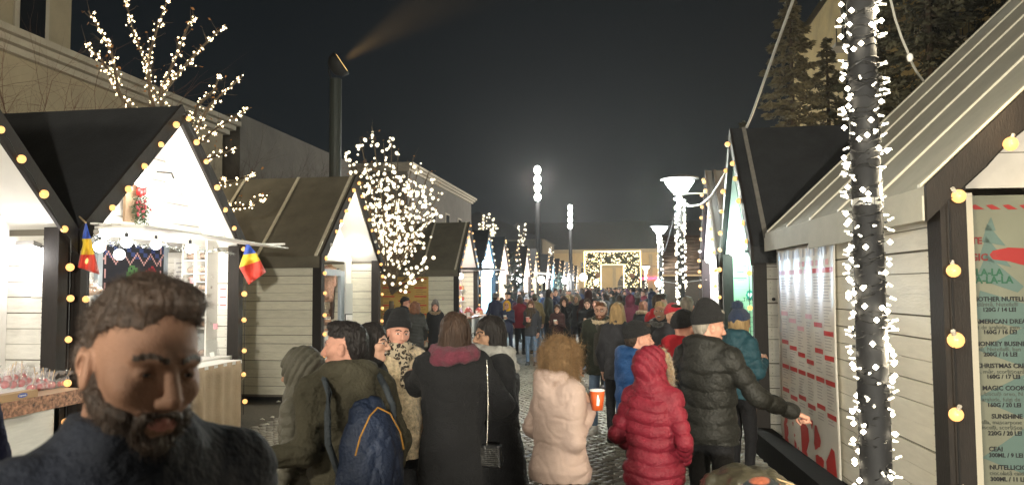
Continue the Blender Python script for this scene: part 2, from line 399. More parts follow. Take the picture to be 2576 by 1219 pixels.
far = [(26.9, (.25, .62, 1), 'stall lit bright blue inside, just past the stall with the orange menu', 110, 'bluish_board', (.55, .68, .78)),
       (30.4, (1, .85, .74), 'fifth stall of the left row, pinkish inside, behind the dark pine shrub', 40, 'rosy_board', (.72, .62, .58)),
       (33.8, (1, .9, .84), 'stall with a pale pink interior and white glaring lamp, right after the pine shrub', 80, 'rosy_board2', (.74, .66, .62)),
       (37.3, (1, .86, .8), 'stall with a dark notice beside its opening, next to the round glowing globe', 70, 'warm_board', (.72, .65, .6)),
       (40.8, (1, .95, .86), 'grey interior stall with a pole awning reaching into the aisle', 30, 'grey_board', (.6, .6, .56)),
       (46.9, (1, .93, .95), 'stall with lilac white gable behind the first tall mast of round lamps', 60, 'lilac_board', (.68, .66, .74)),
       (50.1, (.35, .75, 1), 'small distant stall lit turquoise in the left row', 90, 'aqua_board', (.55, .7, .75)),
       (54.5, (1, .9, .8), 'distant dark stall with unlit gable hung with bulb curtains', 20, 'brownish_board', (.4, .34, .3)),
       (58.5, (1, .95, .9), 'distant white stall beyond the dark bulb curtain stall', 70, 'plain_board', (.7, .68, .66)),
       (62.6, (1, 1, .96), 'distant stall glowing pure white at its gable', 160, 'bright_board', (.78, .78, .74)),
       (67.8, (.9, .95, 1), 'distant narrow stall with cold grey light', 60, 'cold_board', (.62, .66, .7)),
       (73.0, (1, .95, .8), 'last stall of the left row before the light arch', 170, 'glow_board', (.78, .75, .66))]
for i, (y, lc, lab, pw, mn, mc) in enumerate(far):
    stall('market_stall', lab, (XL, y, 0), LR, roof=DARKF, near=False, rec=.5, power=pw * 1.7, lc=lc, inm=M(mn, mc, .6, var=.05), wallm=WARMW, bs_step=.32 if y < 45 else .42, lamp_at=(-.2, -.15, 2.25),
          lightlabel='bulbs outlining the gable of the ' + lab.split(',')[0].replace(' beside its opening', '').replace(' before the light arch', '').replace(' reaching into the aisle', '').replace(' behind the first tall mast of round lamps', ' by the tall mast'), lightgroup='bulb strings on the far stall gables')
# right row
GRN = M('mint_white_board', (.66, .73, .69), .5, bump=.1, bs=30, var=.05, vs=3)
LIL = M('lilac_white_board', (.70, .66, .70), .5, bump=.1, bs=30, var=.05, vs=3)
XR = 1.44
sA = stall('market_stall', 'waffle stall with mint green menu boards and a steep black roof, right row', (XR, 10.75, 0), RR, W=3.05, D=4.2, Hp=4.0, He=2.4, roof=DARKF, batt=(-.12, -2.35), rec=1.15, power=14, lc=(.62, 1, .84), inm=GRN, gablem=GRN, battm=M('weathered_batten', (.2, .185, .16), .7, var=.2, vs=14),
           lamp_at=(.85, -.35, 2.28), counter=False, globe=False, openw=.05, lightlabel='warm and pale bulbs around the tall gable of the waffle stall', bs_step=.36)
sB = stall('market_stall', 'lilac white stall with a brown rake board, second in the right row', (XR, 14.25, 0), RR, W=3., D=3.2, Hp=3.95, He=2.45, roof=DARKF, batt=(-.1,), battm=BROWN, rec=1.0, power=14, lc=(1, .88, 1), inm=LIL, gablem=LIL,
           lamp_at=(.9, -.3, 2.1), counter=False, globe=False, openw=.05, lightlabel='pale bulbs along the edge of the lilac stall', bs_step=.3, bm=BM)
# the large stall at the right, gable towards the camera
aC = R(-176.4)
pN = onx(2365, 700, 1.83)
WC = 6.0
dirx = Vector((math.cos(aC), math.sin(aC), 0))
locC = Vector((1.83, 4.93, 0)) - dirx * (WC / 2)
sC = stall('market_stall', 'large cream crepe stall with pale ribbed roof and a long menu banner on its side', tuple(locC), aC, W=WC, D=3.9, Hp=5.35, He=2.52, roof=GREYF, batt=(), near=True, rec=.28, power=0, wallm=M('ivory_planks', (.76, .73, .64), .5, bump=.3, bs=14, var=.07, vs=5, stretch=(1, 1, 6), rnd=.08, dirt=.16, dark=(.42, .36, .26)), post=.15,
           inm=M('dim_white_board', (.6, .56, .5), .6, bump=.1, var=.06, vs=3, dirt=.25), counter=False, openw=.1, header=2.46, sides=(1,), bs_step=.43, sock=True, bm=MB().ball((0, 0, 0), .045, 16, 10).mesh('bulb', BULB, True), globe=False, cat='stall', group='market stalls along the aisle', fasc=.17,
           lightlabel='large warm bulbs strung down the dark corner post of the crepe stall')
MC = Matrix.Translation(locC) @ Matrix.Rotation(aC, 4, 'Z'); MCi = MC.inverted()
# battens on the large roof run down the slope
hC = WC / 2; slC = (5.35 - 2.52) / hC; csC = 1 / math.hypot(1, slC)
rsC = [c for c in sC.children if c.name.startswith('roof_sheet')][-1]
for k, b in enumerate((-.03, -.78, -1.52, -2.28, -3.05, -3.85)):
    x1 = hC + .09
    MB().prism([(x1, 2.52 - .09 * slC + .003), (.05, 5.35 - .05 * slC + .003), (.05, 5.35 - .05 * slC + .018 / csC), (x1, 2.52 - .09 * slC + .018 / csC)], b - .022, b + .022).build('batten', M('cream_batten', (.54, .51, .42), .5, var=.1, vs=10), rsC)
MB().box((hC + .112, -2.2, 2.18), (hC + .13, -1.0, 2.42)).build('flashing', GREYF, sC)
# dark skirting box under the banner
sk = MB(); a = MCi @ onpl(1975, 1172, MC @ Vector((hC + .35, 0, 0)), dirx)
sk.box((hC + .012, -4.2, .0), (hC + .24, .3, a.z)); o = sk.build('storage_box', M('black_painted_board', (.004, .0035, .003), .9, bump=.3, spec=.1)); o.matrix_world = MC
tag(o, 'long low black box running along the foot of the banner wall', 'box')

# ---- the menu banner on the side wall
BAN = M('glossy_banner', (.74, .70, .62), .28, bump=.35, bs=3, var=.05, vs=3)
BRED = M('banner_red', (.58, .035, .03), .3); BPINK = M('banner_pink', (.72, .38, .40), .3)
wp = MC @ Vector((hC + .022, 0, 0))
def bl(zx, zy):
    q = MCi @ onpl(zx, zy, wp, dirx); return q.y, q.z
y0, zt0 = bl(1958, 612); y1, zt1 = bl(2098, 580); zb = (bl(1972, 1168)[1] + bl(2110, 1172)[1]) / 2
zt = 2.26
nx_, nz_ = 26, 40
v = []; f = []
for j in range(nz_ + 1):
    for i in range(nx_ + 1):
        u = i / nx_; t = j / nz_; yy = y0 + (y1 - y0) * u; zz = zb + (zt - zb) * t
        dx = .016 + .010 * math.sin(u * 31 + math.sin(t * 3) * .8) * (t ** 2) + .004 * math.sin(t * 7 + u * 4)
        v.append((hC + .012 + dx, yy, zz - .012 * abs(math.sin(u * 15.7)) * (t > .97)))
f = [(j * (nx_ + 1) + i, j * (nx_ + 1) + i + 1, (j + 1) * (nx_ + 1) + i + 1, (j + 1) * (nx_ + 1) + i) for j in range(nz_) for i in range(nx_)]
ban = mesh('menu_banner', v, f, BAN, True); bo = obj('menu_banner', ban); bo.matrix_world = MC
bo.modifiers.new('s', 'SOLIDIFY').thickness = .003
tag(bo, 'tall creased white banner with red and grey menu columns on the crepe stall', 'banner')
mbR = MB(); mbP = MB(); mbI = MB(); mbG = MB()
def bq(mb, u0, u1, t0, t1, lift=.003):
    n = 3; vs = []
    for i in range(n + 1):
        for t in (t0, t1):
            u = u0 + (u1 - u0) * i / n
            dx = .016 + .010 * math.sin(u * 31 + math.sin(t * 3) * .8) * (t ** 2) + .004 * math.sin(t * 7 + u * 4)
            vs.append((hC + .012 + dx + lift, y0 + (y1 - y0) * u, zb + (zt - zb) * t))
    mb.add(vs, [(2 * i, 2 * i + 1, 2 * i + 3, 2 * i + 2) for i in range(n)])
rb = random.Random(3)
for ccol in range(6):
    u0 = .045 + ccol * .158; t = .865
    heads = [.86, .66 - .03 * ((ccol * 7) % 3), .52 - .02 * ((ccol * 5) % 4), .40 - .03 * ((ccol * 3) % 3), .285 - .02 * (ccol % 2)]
    for hI, th in enumerate(heads): bq(mbR if (hI > 1 or ccol > 3) else mbP, u0, u0 + .13, th, th + .02)
    t = .84
    while t > .24:
        if not any(th - .008 < t < th + .03 for th in heads) and rb.random() < .88: bq(mbI, u0 + .01, u0 + .04 + rb.uniform(.02, .075), t, t + .0045)
        t -= .0125
for i in range(14): bq(mbG, .06 + i * .063, .06 + i * .063 + .018, .935, .972)
for i in range(9): bq(mbP, .44 + i * .055, .44 + i * .055 + .03, .892, .915)
# red drawing at the foot: cup, scribbles, stars
def blob(cu, ct, ru, rt, mb=mbR, n=12, ph=0):
    vs = []
    for i in range(n):
        a = 6.283 * i / n; rr_ = 1 + .25 * math.sin(3 * a + ph)
        u = cu + ru * rr_ * math.cos(a); t = ct + rt * rr_ * math.sin(a)
        dx = .016 + .010 * math.sin(u * 31) * (t ** 2) + .004 * math.sin(t * 7 + u * 4)
        vs.append((hC + .012 + dx + .004, y0 + (y1 - y0) * u, zb + (zt - zb) * max(t, .003)))
    mb.add(vs, [tuple(range(n))])
for q in ((.10, .17, .05, .035, 0), (.09, .09, .045, .05, 1), (.12, .03, .05, .03, 2), (.45, .12, .07, .09, 1), (.47, .03, .06, .03, 3), (.66, .15, .05, .05, 2), (.70, .05, .06, .04, 0), (.88, .08, .07, .06, 4), (.28, .05, .02, .03, 1), (.24, .15, .012, .01, 0), (.31, .19, .012, .01, 2), (.27, .10, .01, .008, 1), (.34, .03, .015, .025, 2), (.58, .20, .02, .02, 0), (.2, .02, .02, .015, 4)): blob(*q[:4], ph=q[4])
for mb_, nm, mt in ((mbR, 'red_headings', BRED), (mbP, 'pink_headings', BPINK), (mbI, 'printed_lines', M('faded_ink', (.48, .44, .41), .4)), (mbG, 'title_letters', M('grey_print', (.45, .44, .47), .4))):
    q = mb_.build(nm, mt, bo); q['kind'] = 'stuff'
# ---- crepe menu board in the front of the large stall
Rf = Matrix(((-1, 0, 0, 0), (0, 0, 1, 0), (0, 1, 0, 0), (0, 0, 0, 1)))
YB = -.235
pB = MC @ Vector((0, YB, 0)); nB = -(MC.to_3x3() @ Vector((0, 1, 0)))
def cb(zx, zy):
    q = MCi @ onpl(zx, zy, pB, nB); return q.x, q.z
xL, zT = cb(2437, 492); zBt = .15; xR_ = xL - 1.25
CRB = M('menu_board_print', (.17, .175, .13), .45, var=.12, vs=1.3)
cbo = MB().box((xR_, YB - .02, zBt), (xL, YB - .002, zT)).build('menu_board', CRB); cbo.matrix_world = MC
tag(cbo, 'crepe menu board with red headings and prices in LEI inside the large stall front', 'menu board')
def ct(txt, zx, zy, px, mat, bold=.0, al='LEFT'):
    x, z = cb(zx, zy); s_ = px / FPX * 4.75 * 1.38
    Mx_ = Matrix.Translation((x, YB + .003, z)) @ Rf
    return font('lettering', txt, s_, mat, Mx_, cbo, align=al, bold=bold)
DKR = M('dark_red_print', (.17, .016, .014), .5); DKG = M('green_print', (.02, .09, .05), .5); DKI = M('black_print', (.012, .012, .014), .5); GI = M('grey_green_print', (.055, .06, .05), .5)
for a_ in (('TE', 2443, 613, 17, DKR, .002), ('GIC', 2441, 655, 18, DKR, .002), ('-LA-LA', 2446, 693, 18, DKG, .002), ('LA-LA-LA', 2441, 712, 18, DKG, .002),
           ('NOTHER NUTELLA', 2447, 757, 11.5, DKI, .001), ('clătită, Nutella®', 2457, 770, 10.5, GI, 0), ('120G / 14 LEI', 2471, 783, 10.5, DKI, .001),
           ('AMERICAN DREAM', 2452, 813, 11.5, DKI, .001), ('nt de arahide, gem', 2451, 827, 10.5, GI, 0), ('160G / 16 LEI', 2473, 839, 10.5, DKI, .001),
           ('MONKEY BUSINESS', 2452, 869, 11.5, DKI, .001), ('tită, Nutella®, ban', 2453, 882, 10.5, GI, 0), ('200G / 16 LEI', 2474, 895, 10.5, DKI, .001),
           ('CHRISTMAS CREPE', 2456, 924, 11.5, DKI, .001), ('o, măr, scorțișoară', 2457, 938, 10.5, GI, 0), ('160G / 17 LEI', 2481, 951, 10.5, DKI, .001),
           ('MAGIC COOKIE', 2471, 980, 11.5, DKI, .001), ('ă, biscuiți oreo, N', 2460, 994, 10.5, GI, 0), ('e arahide, fulgi de', 2458, 1008, 10.5, GI, 0), ('160G / 20 LEI', 2483, 1022, 10.5, DKI, .001),
           ('SUNSHINE', 2494, 1051, 11.5, DKI, .001), ('tella, mascarpone', 2463, 1065, 10.5, GI, 0), ('biscuiți, scorțișoa', 2463, 1078, 10.5, GI, 0), ('220G / 20 LEI', 2485, 1093, 10.5, DKI, .001),
           ('CEAI', 2487, 1133, 11.5, DKI, .001), ('300ML / 9 LEI', 2487, 1148, 10.5, DKI, .001),
           ('NUTELLICIOUS', 2489, 1179, 11.5, DKI, .001), ('ciocolată caldă', 2489, 1193, 10.5, GI, 0), ('300ML / 11 LEI', 2491, 1208, 10.5, DKI, .001)):
    ct(*a_)
def flat(pts, mat, name, lift=.002):
    vs = [(cb(*p)[0], YB + lift, cb(*p)[1]) for p in pts]
    return MB().add(vs, [tuple(range(len(vs)))]).build(name, mat, cbo)
PTEAL = M('faded_teal_print', (.09, .14, .125), .5)
for tr in (((2476, 580), (2493, 545), (2505, 580)), ((2470, 608), (2483, 562), (2530, 618)), ((2462, 650), (2480, 595), (2545, 672)), ((2455, 700), (2480, 640), (2576, 720), (2560, 735)), ((2450, 800), (2465, 730), (2600, 770), (2600, 830)), ((2460, 880), (2600, 810), (2600, 930)), ((2455, 1000), (2600, 930), (2600, 1060)), ((2470, 1150), (2600, 1060), (2600, 1200))): flat(tr, PTEAL, 'tree_print', .0012)
for k in range(5): flat([(2437 + k * 42, 516 if k else 519), (2453 + k * 42, 514), (2476 + k * 42, 526), (2452 + k * 42, 527)], M('bright_red_print', (.27, .02, .018), .5), 'stripe')
flat([(2489, 640), (2497, 630), (2536, 622), (2600, 625), (2600, 672), (2560, 663), (2540, 657), (2497, 652)], M('bright_red_print', (.27, .02, .018), .5), 'sleeve_print', .0022)
# pale edge strip beside the board
xs0, _ = cb(2426, 800); 
o = MB().box((xs0 - .042, -.2, .1), (xs0, -.165, cb(2430, 488)[1])).build('edge_batten', M('cream_edge', (.72, .65, .5), .4), sC)
# big bulbs on the post: warm lights already strung; light them a little
for zy in (560, 900): pass
lamp('post_bulb_glow', (hC - .3, .35, 2.9), 4, (1, .72, .4), .05, sC)
# ---------------------------------------------------------------- buildings
STUC = M('cream_stucco', (.29, .24, .155), .85, bump=.3, bs=30, var=.12, vs=1.5, dirt=.25, dark=(.16, .14, .1))
STUG = M('grey_stucco', (.11, .10, .085), .9, bump=.3, bs=20, var=.18, vs=1.2, dirt=.3, dark=(.08, .07, .06))
TRIM = M('pale_stone_trim', (.34, .30, .23), .8, var=.1, vs=3, dirt=.2)
SLATE = M('dark_roof_tiles', (.032, .033, .038), .8, bump=.5, bs=30, var=.25, vs=5)
GLASS = M('dark_window_glass', (.01, .012, .015), .12)
def building(name, label, x0, x1, y0, y1, z1, mat, face, wins=(), roofh=0, cornice=True, cat='building', wsize=(1.0, 1.6), sill=True, winmat=GLASS, group=None):
    """FACE is 'x' (facade at x1, looking +x) or 'y' (facade at y0, looking -y)"""
    r = empty(name, ((x0 + x1) / 2, (y0 + y1) / 2, 0)); tag(r, label, cat, group); off = r.location.copy()
    def B(nm, lo, hi, m, par=None):
        c_ = [min(a, b) for a, b in zip(lo, hi)]; d_ = [max(a, b) for a, b in zip(lo, hi)]
        return MB().box([a - b for a, b in zip(c_, off)], [a - b for a, b in zip(d_, off)]).build(nm, m, par or r)
    B('wall', (x0, y0, -.2), (x1, y1, z1), mat)
    if cornice:
        for k, (dz, e) in enumerate(((0, .42), (.16, .3), (.32, .16))):
            B('cornice', (x0, y0 - e, z1 - dz - .15), (x1 + e, y1 + e, z1 - dz - .005), TRIM)
    if roofh:
        if face == 'x': pl = [(x0 - off.x, z1), (x1 + .3 - off.x, z1), ((x0 + x1) / 2 - off.x, z1 + roofh)]; MB().prism(pl, y0 - off.y, y1 - off.y).build('roof', SLATE, r)
        else:
            v = [(x0, y0 - .3, z1), (x1, y0 - .3, z1), (x1, y1, z1), (x0, y1, z1), (x0 + roofh, (y0 + y1) / 2, z1 + roofh), (x1 - roofh, (y0 + y1) / 2, z1 + roofh)]
            MB().add([Vector(p) - off for p in v], [(0, 1, 5, 4), (1, 2, 5), (2, 3, 4, 5), (3, 0, 4), (0, 3, 2, 1)]).build('roof', SLATE, r)
    for wv in wins:
        a, z = wv[:2]; ww, wh = wv[2:4] if len(wv) > 2 else wsize
        if face == 'x':
            f_ = B('window', (x1 - .0, a - ww / 2 - .12, z - .12), (x1 + .05, a + ww / 2 + .12, z + wh + .12), TRIM)
            B('pane', (x1 + .052, a - ww / 2, z), (x1 + .06, a - .03, z + wh), winmat, f_); B('pane', (x1 + .052, a + .03, z), (x1 + .06, a + ww / 2, z + wh), winmat, f_)
        else:
            f_ = B('window', (a - ww / 2 - .12, y0 - .05, z - .12), (a + ww / 2 + .12, y0, z + wh + .12), TRIM)
            B('pane', (a - ww / 2, y0 - .06, z), (a - .03, y0 - .052, z + wh), winmat, f_); B('pane', (a + .03, y0 - .06, z), (a + ww / 2, y0 - .052, z + wh), winmat, f_)
            B('window_sill', (a - ww / 2 - .2, y0 - .16, z - .22), (a + ww / 2 + .2, y0 - .051, z - .12), TRIM, f_)
    return r
bA = building('town_house', 'cream corner house with heavy sloping cornice and a tall dark upper window', -26, -13, 2, 23, 7.35, STUC, 'x', [(8.5, 3, 1.1, 2), (12, 3, 1.1, 2), (15.5, 3, 1.1, 2), (19, 3, 1.1, 2)])
o_ = bA.location
MB().box((-26 - o_.x, 2 - o_.y, 7.36), (-13.25 - o_.x, 16.4 - o_.y, 12.5)).build('upper_storey', STUC, bA)
for yy in (9.4, 12.3, 15.15):
    q = MB().box((-13.25 - o_.x, yy - .5 - o_.y, 7.5), (-13.2 - o_.x, yy + .5 - o_.y, 10.6)).build('window', TRIM, bA)
    MB().box((-13.195 - o_.x, yy - .37 - o_.y, 7.6), (-13.19 - o_.x, yy + .37 - o_.y, 10.4)).build('pane', GLASS, q)
building('town_house', 'dim grey house behind the bare shrubs with a plain gabled wall', -25, -13.2, 24.5, 35, 7.9, STUG, 'x', [(27, 4), (30.5, 4)], roofh=0, cornice=False)
building('town_house', 'dark house with roof cornice just right of the globe lit tree', -25, -13, 44, 62.5, 9.3, STUG, 'x', [(50, 5.5), (54, 5.5), (58, 5.5)])
building('town_house', 'low far house with two pale chimneys behind the stall gables', -24, -9.5, 84, 97, 7.2, STUG, 'x', roofh=3.2, cornice=False, wins=[(88, 4)])
bF = building('town_hall', 'long ochre building behind the light arch with dark hipped roof', -20, 30, 99, 115, 6.7, M('ochre_stucco', (.46, .37, .24), .85, bump=.2, bs=10, var=.1, vs=.6), 'y', [(x, 3.1, 1.2, 1.9) for x in (-17, -13, -9, -5.6, 6.3, 10, 14, 18, 22)] , roofh=4.2)
of = bF.location
def FB(nm, lo, hi, m, par=None): return MB().box([a - b for a, b in zip(lo, of)], [a - b for a, b in zip(hi, of)]).build(nm, m, par or bF)
arcm = MB(); acx, acr = .3, 1.9
pl = [(acx + acr * math.cos(a) - of.x, 2.0 + acr * 1.0 * math.sin(a)) for a in np.linspace(0, math.pi, 14)] + [(acx - acr - of.x, 0), (acx + acr - of.x, 0)]
dr = arcm.prism(pl, 98.9 - of.y, 98.98 - of.y).build('arched_door', M('dark_door_glass', (.03, .03, .035), .3), bF)
for k in range(7):
    a = math.pi * k / 6; MB().tube([(acx - of.x, 98.88 - of.y, 2.05), (acx + acr * math.cos(a) - of.x, 98.88 - of.y, 2.0 + acr * math.sin(a))], .05, 5).build('glazing_bar', TRIM, dr)
for s_ in (-1, 1):
    FB('pilaster', (acx + s_ * 2.3 - .2, 98.85, 0), (acx + s_ * 2.3 + .2, 98.995, 6.0), TRIM)
FB('string_course', (-20, 98.9, 4.35), (30, 98.996, 4.55), TRIM)
FB('lower_pale_band', (4.2, 98.92, .2), (30, 98.997, 2.2), M('shop_front', (.16, .15, .14), .4))
neo = M('pink_neon', (1, .1, .2), .4, emit=(1, .06, .16), es=3.2)
p1 = ony(1601, 703, 98.7)
Mt = Matrix.Translation(p1) @ Matrix.Rotation(R(90), 4, 'X')
nt = font('lettering', 'romfilatelia', .62, neo, Matrix.Identity(4)); nt.matrix_world = Mt
nt.data.extrude = .03; tag(nt, 'pink red neon shop lettering on the ochre building right of the arch', 'sign'); nt.name = 'neon_sign'
lamp('facade_light', (-3, 91, 5), 900, (1, .8, .5), .4); lamp('facade_light', (9, 91, 5), 1100, (1, .82, .55), .4)
# chimneys
for (zx, zy, wd, hh) in ((1269, 583, .8, 2.4), (1283, 574, .7, 2.2), (1292, 570, .5, 1.5)):
    p = ony(zx, zy, 92)
    MB().box((-wd / 2, -wd / 2, -hh - 2), (wd / 2, wd / 2, 0)).box((-wd / 2 - .08, -wd / 2 - .08, -.3), (wd / 2 + .08, wd / 2 + .08, -.15)).build('chimney', TRIM, bpy.data.objects['town_house.003'], loc=p - bpy.data.objects['town_house.003'].location)
bR = building('apartment_house', 'tall house with yellow lit facade behind the dark conifers', 9.2, 24, 33, 45, 15.5, M('yellow_stucco', (.42, .32, .14), .8, var=.2, vs=1, dirt=.4), 'y', [(x, z, 1.2, 1.8) for x in (9.5, 12.6, 15.7, 18.8) for z in (5.2, 8.6, 12)], cat='building')
ob = bR.location
for z in (4.8, 8.2, 11.6):
    for x in (9.5, 12.6, 15.7): 
        bal = MB().box((x - 1.2 - ob.x, 32 - ob.y, z - .15), (x + 1.2 - ob.x, 32.99 - ob.y, z)).build('balcony', TRIM, bR)
        mb = MB(); [mb.tube([(x - 1.15 + k * .23 - ob.x, 32.04 - ob.y, z), (x - 1.15 + k * .23 - ob.x, 32.04 - ob.y, z + .95)], .02, 4) for k in range(11)]
        mb.tube([(x - 1.18 - ob.x, 32.04 - ob.y, z + .95), (x + 1.18 - ob.x, 32.04 - ob.y, z + .95)], .03, 4); mb.build('railing', BLACKM, bal)
lamp('facade_light', (12, 29, 6), 80, (1, .72, .3), .3)
lamp('facade_light', (-8.5, 12, 4.2), 60, (1, .85, .6), .3); lamp('facade_light', (-8.6, 29, 4.6), 50, (1, .88, .7), .3); lamp('facade_light', (-8.6, 52, 6), 90, (1, .88, .7), .3)  # added unseen lamps that brighten the left house fronts

# timber hut beyond the right row
hut = empty('timber_hut', (3.6, 27, 0)); tag(hut, 'dark timber hut with brown shingle roof behind the wrapped lamp posts', 'hut', None)
SHG = M('brown_shingle', (.085, .048, .030), .75, bump=.4, bs=20, var=.3, vs=8, rnd=.4)
sm = MB().box((-.14, -.01, -.2), (.14, .015, .0)).mesh('shingle', SHG)
rf_ = MB().prism([(-1.1, 2.35), (1.4, 3.7), (1.4, 3.6), (-1.1, 2.25)], -2.6, 2.6, 0).build('roof', SHG, hut)
for r_ in range(10):
    for c_ in range(18):
        t = (r_ + 1) / 10.5
        obj('shingle', sm, rf_, (-2.5 + c_ * .29 + (.14 if r_ % 2 else 0), -1.1 + 2.5 * t, 2.38 + 1.35 * t + .02), (R(-61.5 + random.uniform(-2, 2)), 0, random.uniform(-.02, .02)))
MB().box((-2.5, -1.0, .1), (2.5, 1.2, 2.2)).build('cabin', M('dark_planks', (.05, .035, .025), .7, bump=.4, var=.3, vs=6, stretch=(1, 1, 8)), hut)
MB().box((-2.62, -1.15, 2.1), (-2.55, 1.3, 3.75)).build('gable_board', M('wood_painted_yellow_light', (.5, .33, .08), .6), hut)  # yellow light on the hut edge is put into this board's colour
q = MB().box((-.2, -1.06, .9), (2.4, -1.005, 1.9)).build('service_window', M('pale_blue_panel', (.42, .5, .56), .4), hut)
MB().box((.2, -1.07, 1.1), (.9, -1.062, 1.7)).build('poster', M('blue_poster', (.12, .2, .34), .5), q); MB().box((1.2, -1.07, 1.1), (1.7, -1.062, 1.7)).build('poster', M('rose_poster', (.6, .38, .38), .5), q)
lamp('hut_light', (3.5, 25.2, 1.6), 14, (.8, .9, 1), .1)

# ---------------------------------------------------------------- the light arch
arch = empty('light_arch', (-1.9, 85, 0)); tag(arch, 'square garland arch of golden lights spanning the end of the market aisle', 'light arch')
a0 = ony(1470, 633, 85); a1 = ony(1611, 633, 85); xi0 = ony(1512, 700, 85).x; xi1 = ony(1569, 700, 85).x; zi = ony(1540, 665, 85).z
ax0, ax1, az = a0.x, a1.x, a0.z; oa = Vector((-1.9, 85, 0))
GARL = M('dark_garland', (.03, .035, .015), .9, bump=1, bs=40)
def AB(lo, hi, nm='garland_block', m=GARL): return MB().box([a - b for a, b in zip(lo, oa)], [a - b for a, b in zip(hi, oa)]).build(nm, m, arch)
AB((ax0 + .1, 84.75, 0), (xi0 - .1, 85.25, zi)); AB((xi1 + .1, 84.75, 0), (ax1 - .1, 85.25, zi)); AB((ax0 + .1, 84.75, zi + .05), (ax1 - .1, 85.25, az - .1))
mb = MB(); tb = lambda *p: mb.tube([Vector(q) - oa for q in p], .035, 5)
for yy in (84.65, 85.35):
    tb((ax0, yy, 0), (ax0, yy, az), (ax1, yy, az), (ax1, yy, 0)); tb((xi0, yy, 0), (xi0, yy, zi), (xi1, yy, zi), (xi1, yy, 0))
mb.build('rope_light', M('rope_light', (1, .9, .5), .4, emit=(1, .78, .34), es=2.6), arch)
mb = MB(); rr = random.Random(5); k = 0
oct_f = [(0, 2, 4), (2, 1, 4), (1, 3, 4), (3, 0, 4), (2, 0, 5), (1, 2, 5), (3, 1, 5), (0, 3, 5)]
def octa(mb, c, r): mb.add([(c[0] + r, c[1], c[2]), (c[0] - r, c[1], c[2]), (c[0], c[1] + r, c[2]), (c[0], c[1] - r, c[2]), (c[0], c[1], c[2] + r), (c[0], c[1], c[2] - r)], oct_f)
while k < 900:
    x = rr.uniform(ax0, ax1); z = rr.uniform(.2, az)
    if xi0 < x < xi1 and z < zi: continue
    if math.sin(x * 4.1 + z * 3) + math.sin(z * 6.3 - x * 2.2) < -.9 and rr.random() < .8: continue
    octa(mb, (x - oa.x, (84.7 if rr.random() < .7 else 85.3) - oa.y + rr.uniform(-.05, .05), z), rr.choice((.03, .035, .05, .07))); k += 1
q = mb.build('light_dots', LEDG, arch); q['kind'] = 'stuff'
for (zx, zy) in ((1504, 693), (1590, 693)):
    p = ony(zx, zy, 84.6); MB().prism([(.3 * math.cos(a), .3 * math.sin(a)) for a in np.linspace(0, 6.28, 15)[:-1]], -.04, .04).build('round_badge', M('wood_badge', (.35, .16, .07), .6, var=.2), arch, loc=p - oa)
# ---------------------------------------------------------------- lamps
def mast(name, label, x, y, zt, n=4):
    r = empty(name, (x, y, 0)); tag(r, label, 'light mast', 'masts with stacked round lamps')
    MB().tube([(0, 0, 0), (0, 0, zt - 2.1)], .15, 12).build('pole', BLACKM, r)
    MB().tube([(-.0, .14, zt - 2.3), (0, .14, zt)], .05, 8).build('spine', BLACKM, r)
    for k in range(n):
        z = zt - .22 - k * .52
        d = MB().ball((0, -.02, z), (.19, .16, .23), 14, 9).build('round_lamp', GLOBEH, r, True)
        MB().tube([(0, .05, z), (0, .14, z)], .1, 10).build('lamp_bracket', BLACKM, d)
    lamp('mast_light', (x, y - .5, zt - 1), 1300, (1, .97, .9), .3)
    return r
GLOBEH = M('hot_lit_globe', (1, 1, 1), .3, emit=(1.0, .97, .88), es=14)
pm = at(1352, 418, 44); mast('light_mast', 'taller dark mast with four stacked glowing oval lamps above the left stalls', pm.x, pm.y, pm.z)
pm = at(1434, 515, 64); mast('light_mast', 'shorter dark mast with four stacked glowing lamps left of the arch', pm.x, pm.y, pm.z)
# floodlight column
pf = at(845, 165, 19.5)
r = empty('floodlight_column', (pf.x, pf.y, 0)); tag(r, 'thick dark column with a tilted floodlight on top behind the second stall', 'light column')
MB().tube([(0, 0, 0), (0, 0, pf.z - .35)],  .15, 14).build('pole', M('dark_column_paint', (.02, .026, .022), .5), r)
vb = Vector((.80, .15, .55)).normalized(); ve = vb.to_track_quat('Z', 'Y').to_euler()
MB().lathe([(.02, -.22), (.16, -.2), (.30, -.06), (.33, .1), (.31, .12)], 18).build('lamp_head', BLACKM, r, True, (.05, 0, pf.z), ve)
MB().lathe([(.24, .121), (.24, .125)], 16).build('lamp_glass', M('amber_lamp_glass', (1, .7, .3), .3, emit=(1, .6, .2), es=2), r, False, (.05, 0, pf.z), ve)
MB().tube([(-.1, 0, pf.z - .4), (-.2, 0, pf.z - .1), (-.05, 0, pf.z)], .03, 6).build('yoke', BLACKM, r)
lamp('flood_beam', (pf.x + .25, pf.y, pf.z + .15), 26000, (1, .58, .2), .1, spot=34, rot=vb.to_track_quat('-Z', 'Y').to_euler())

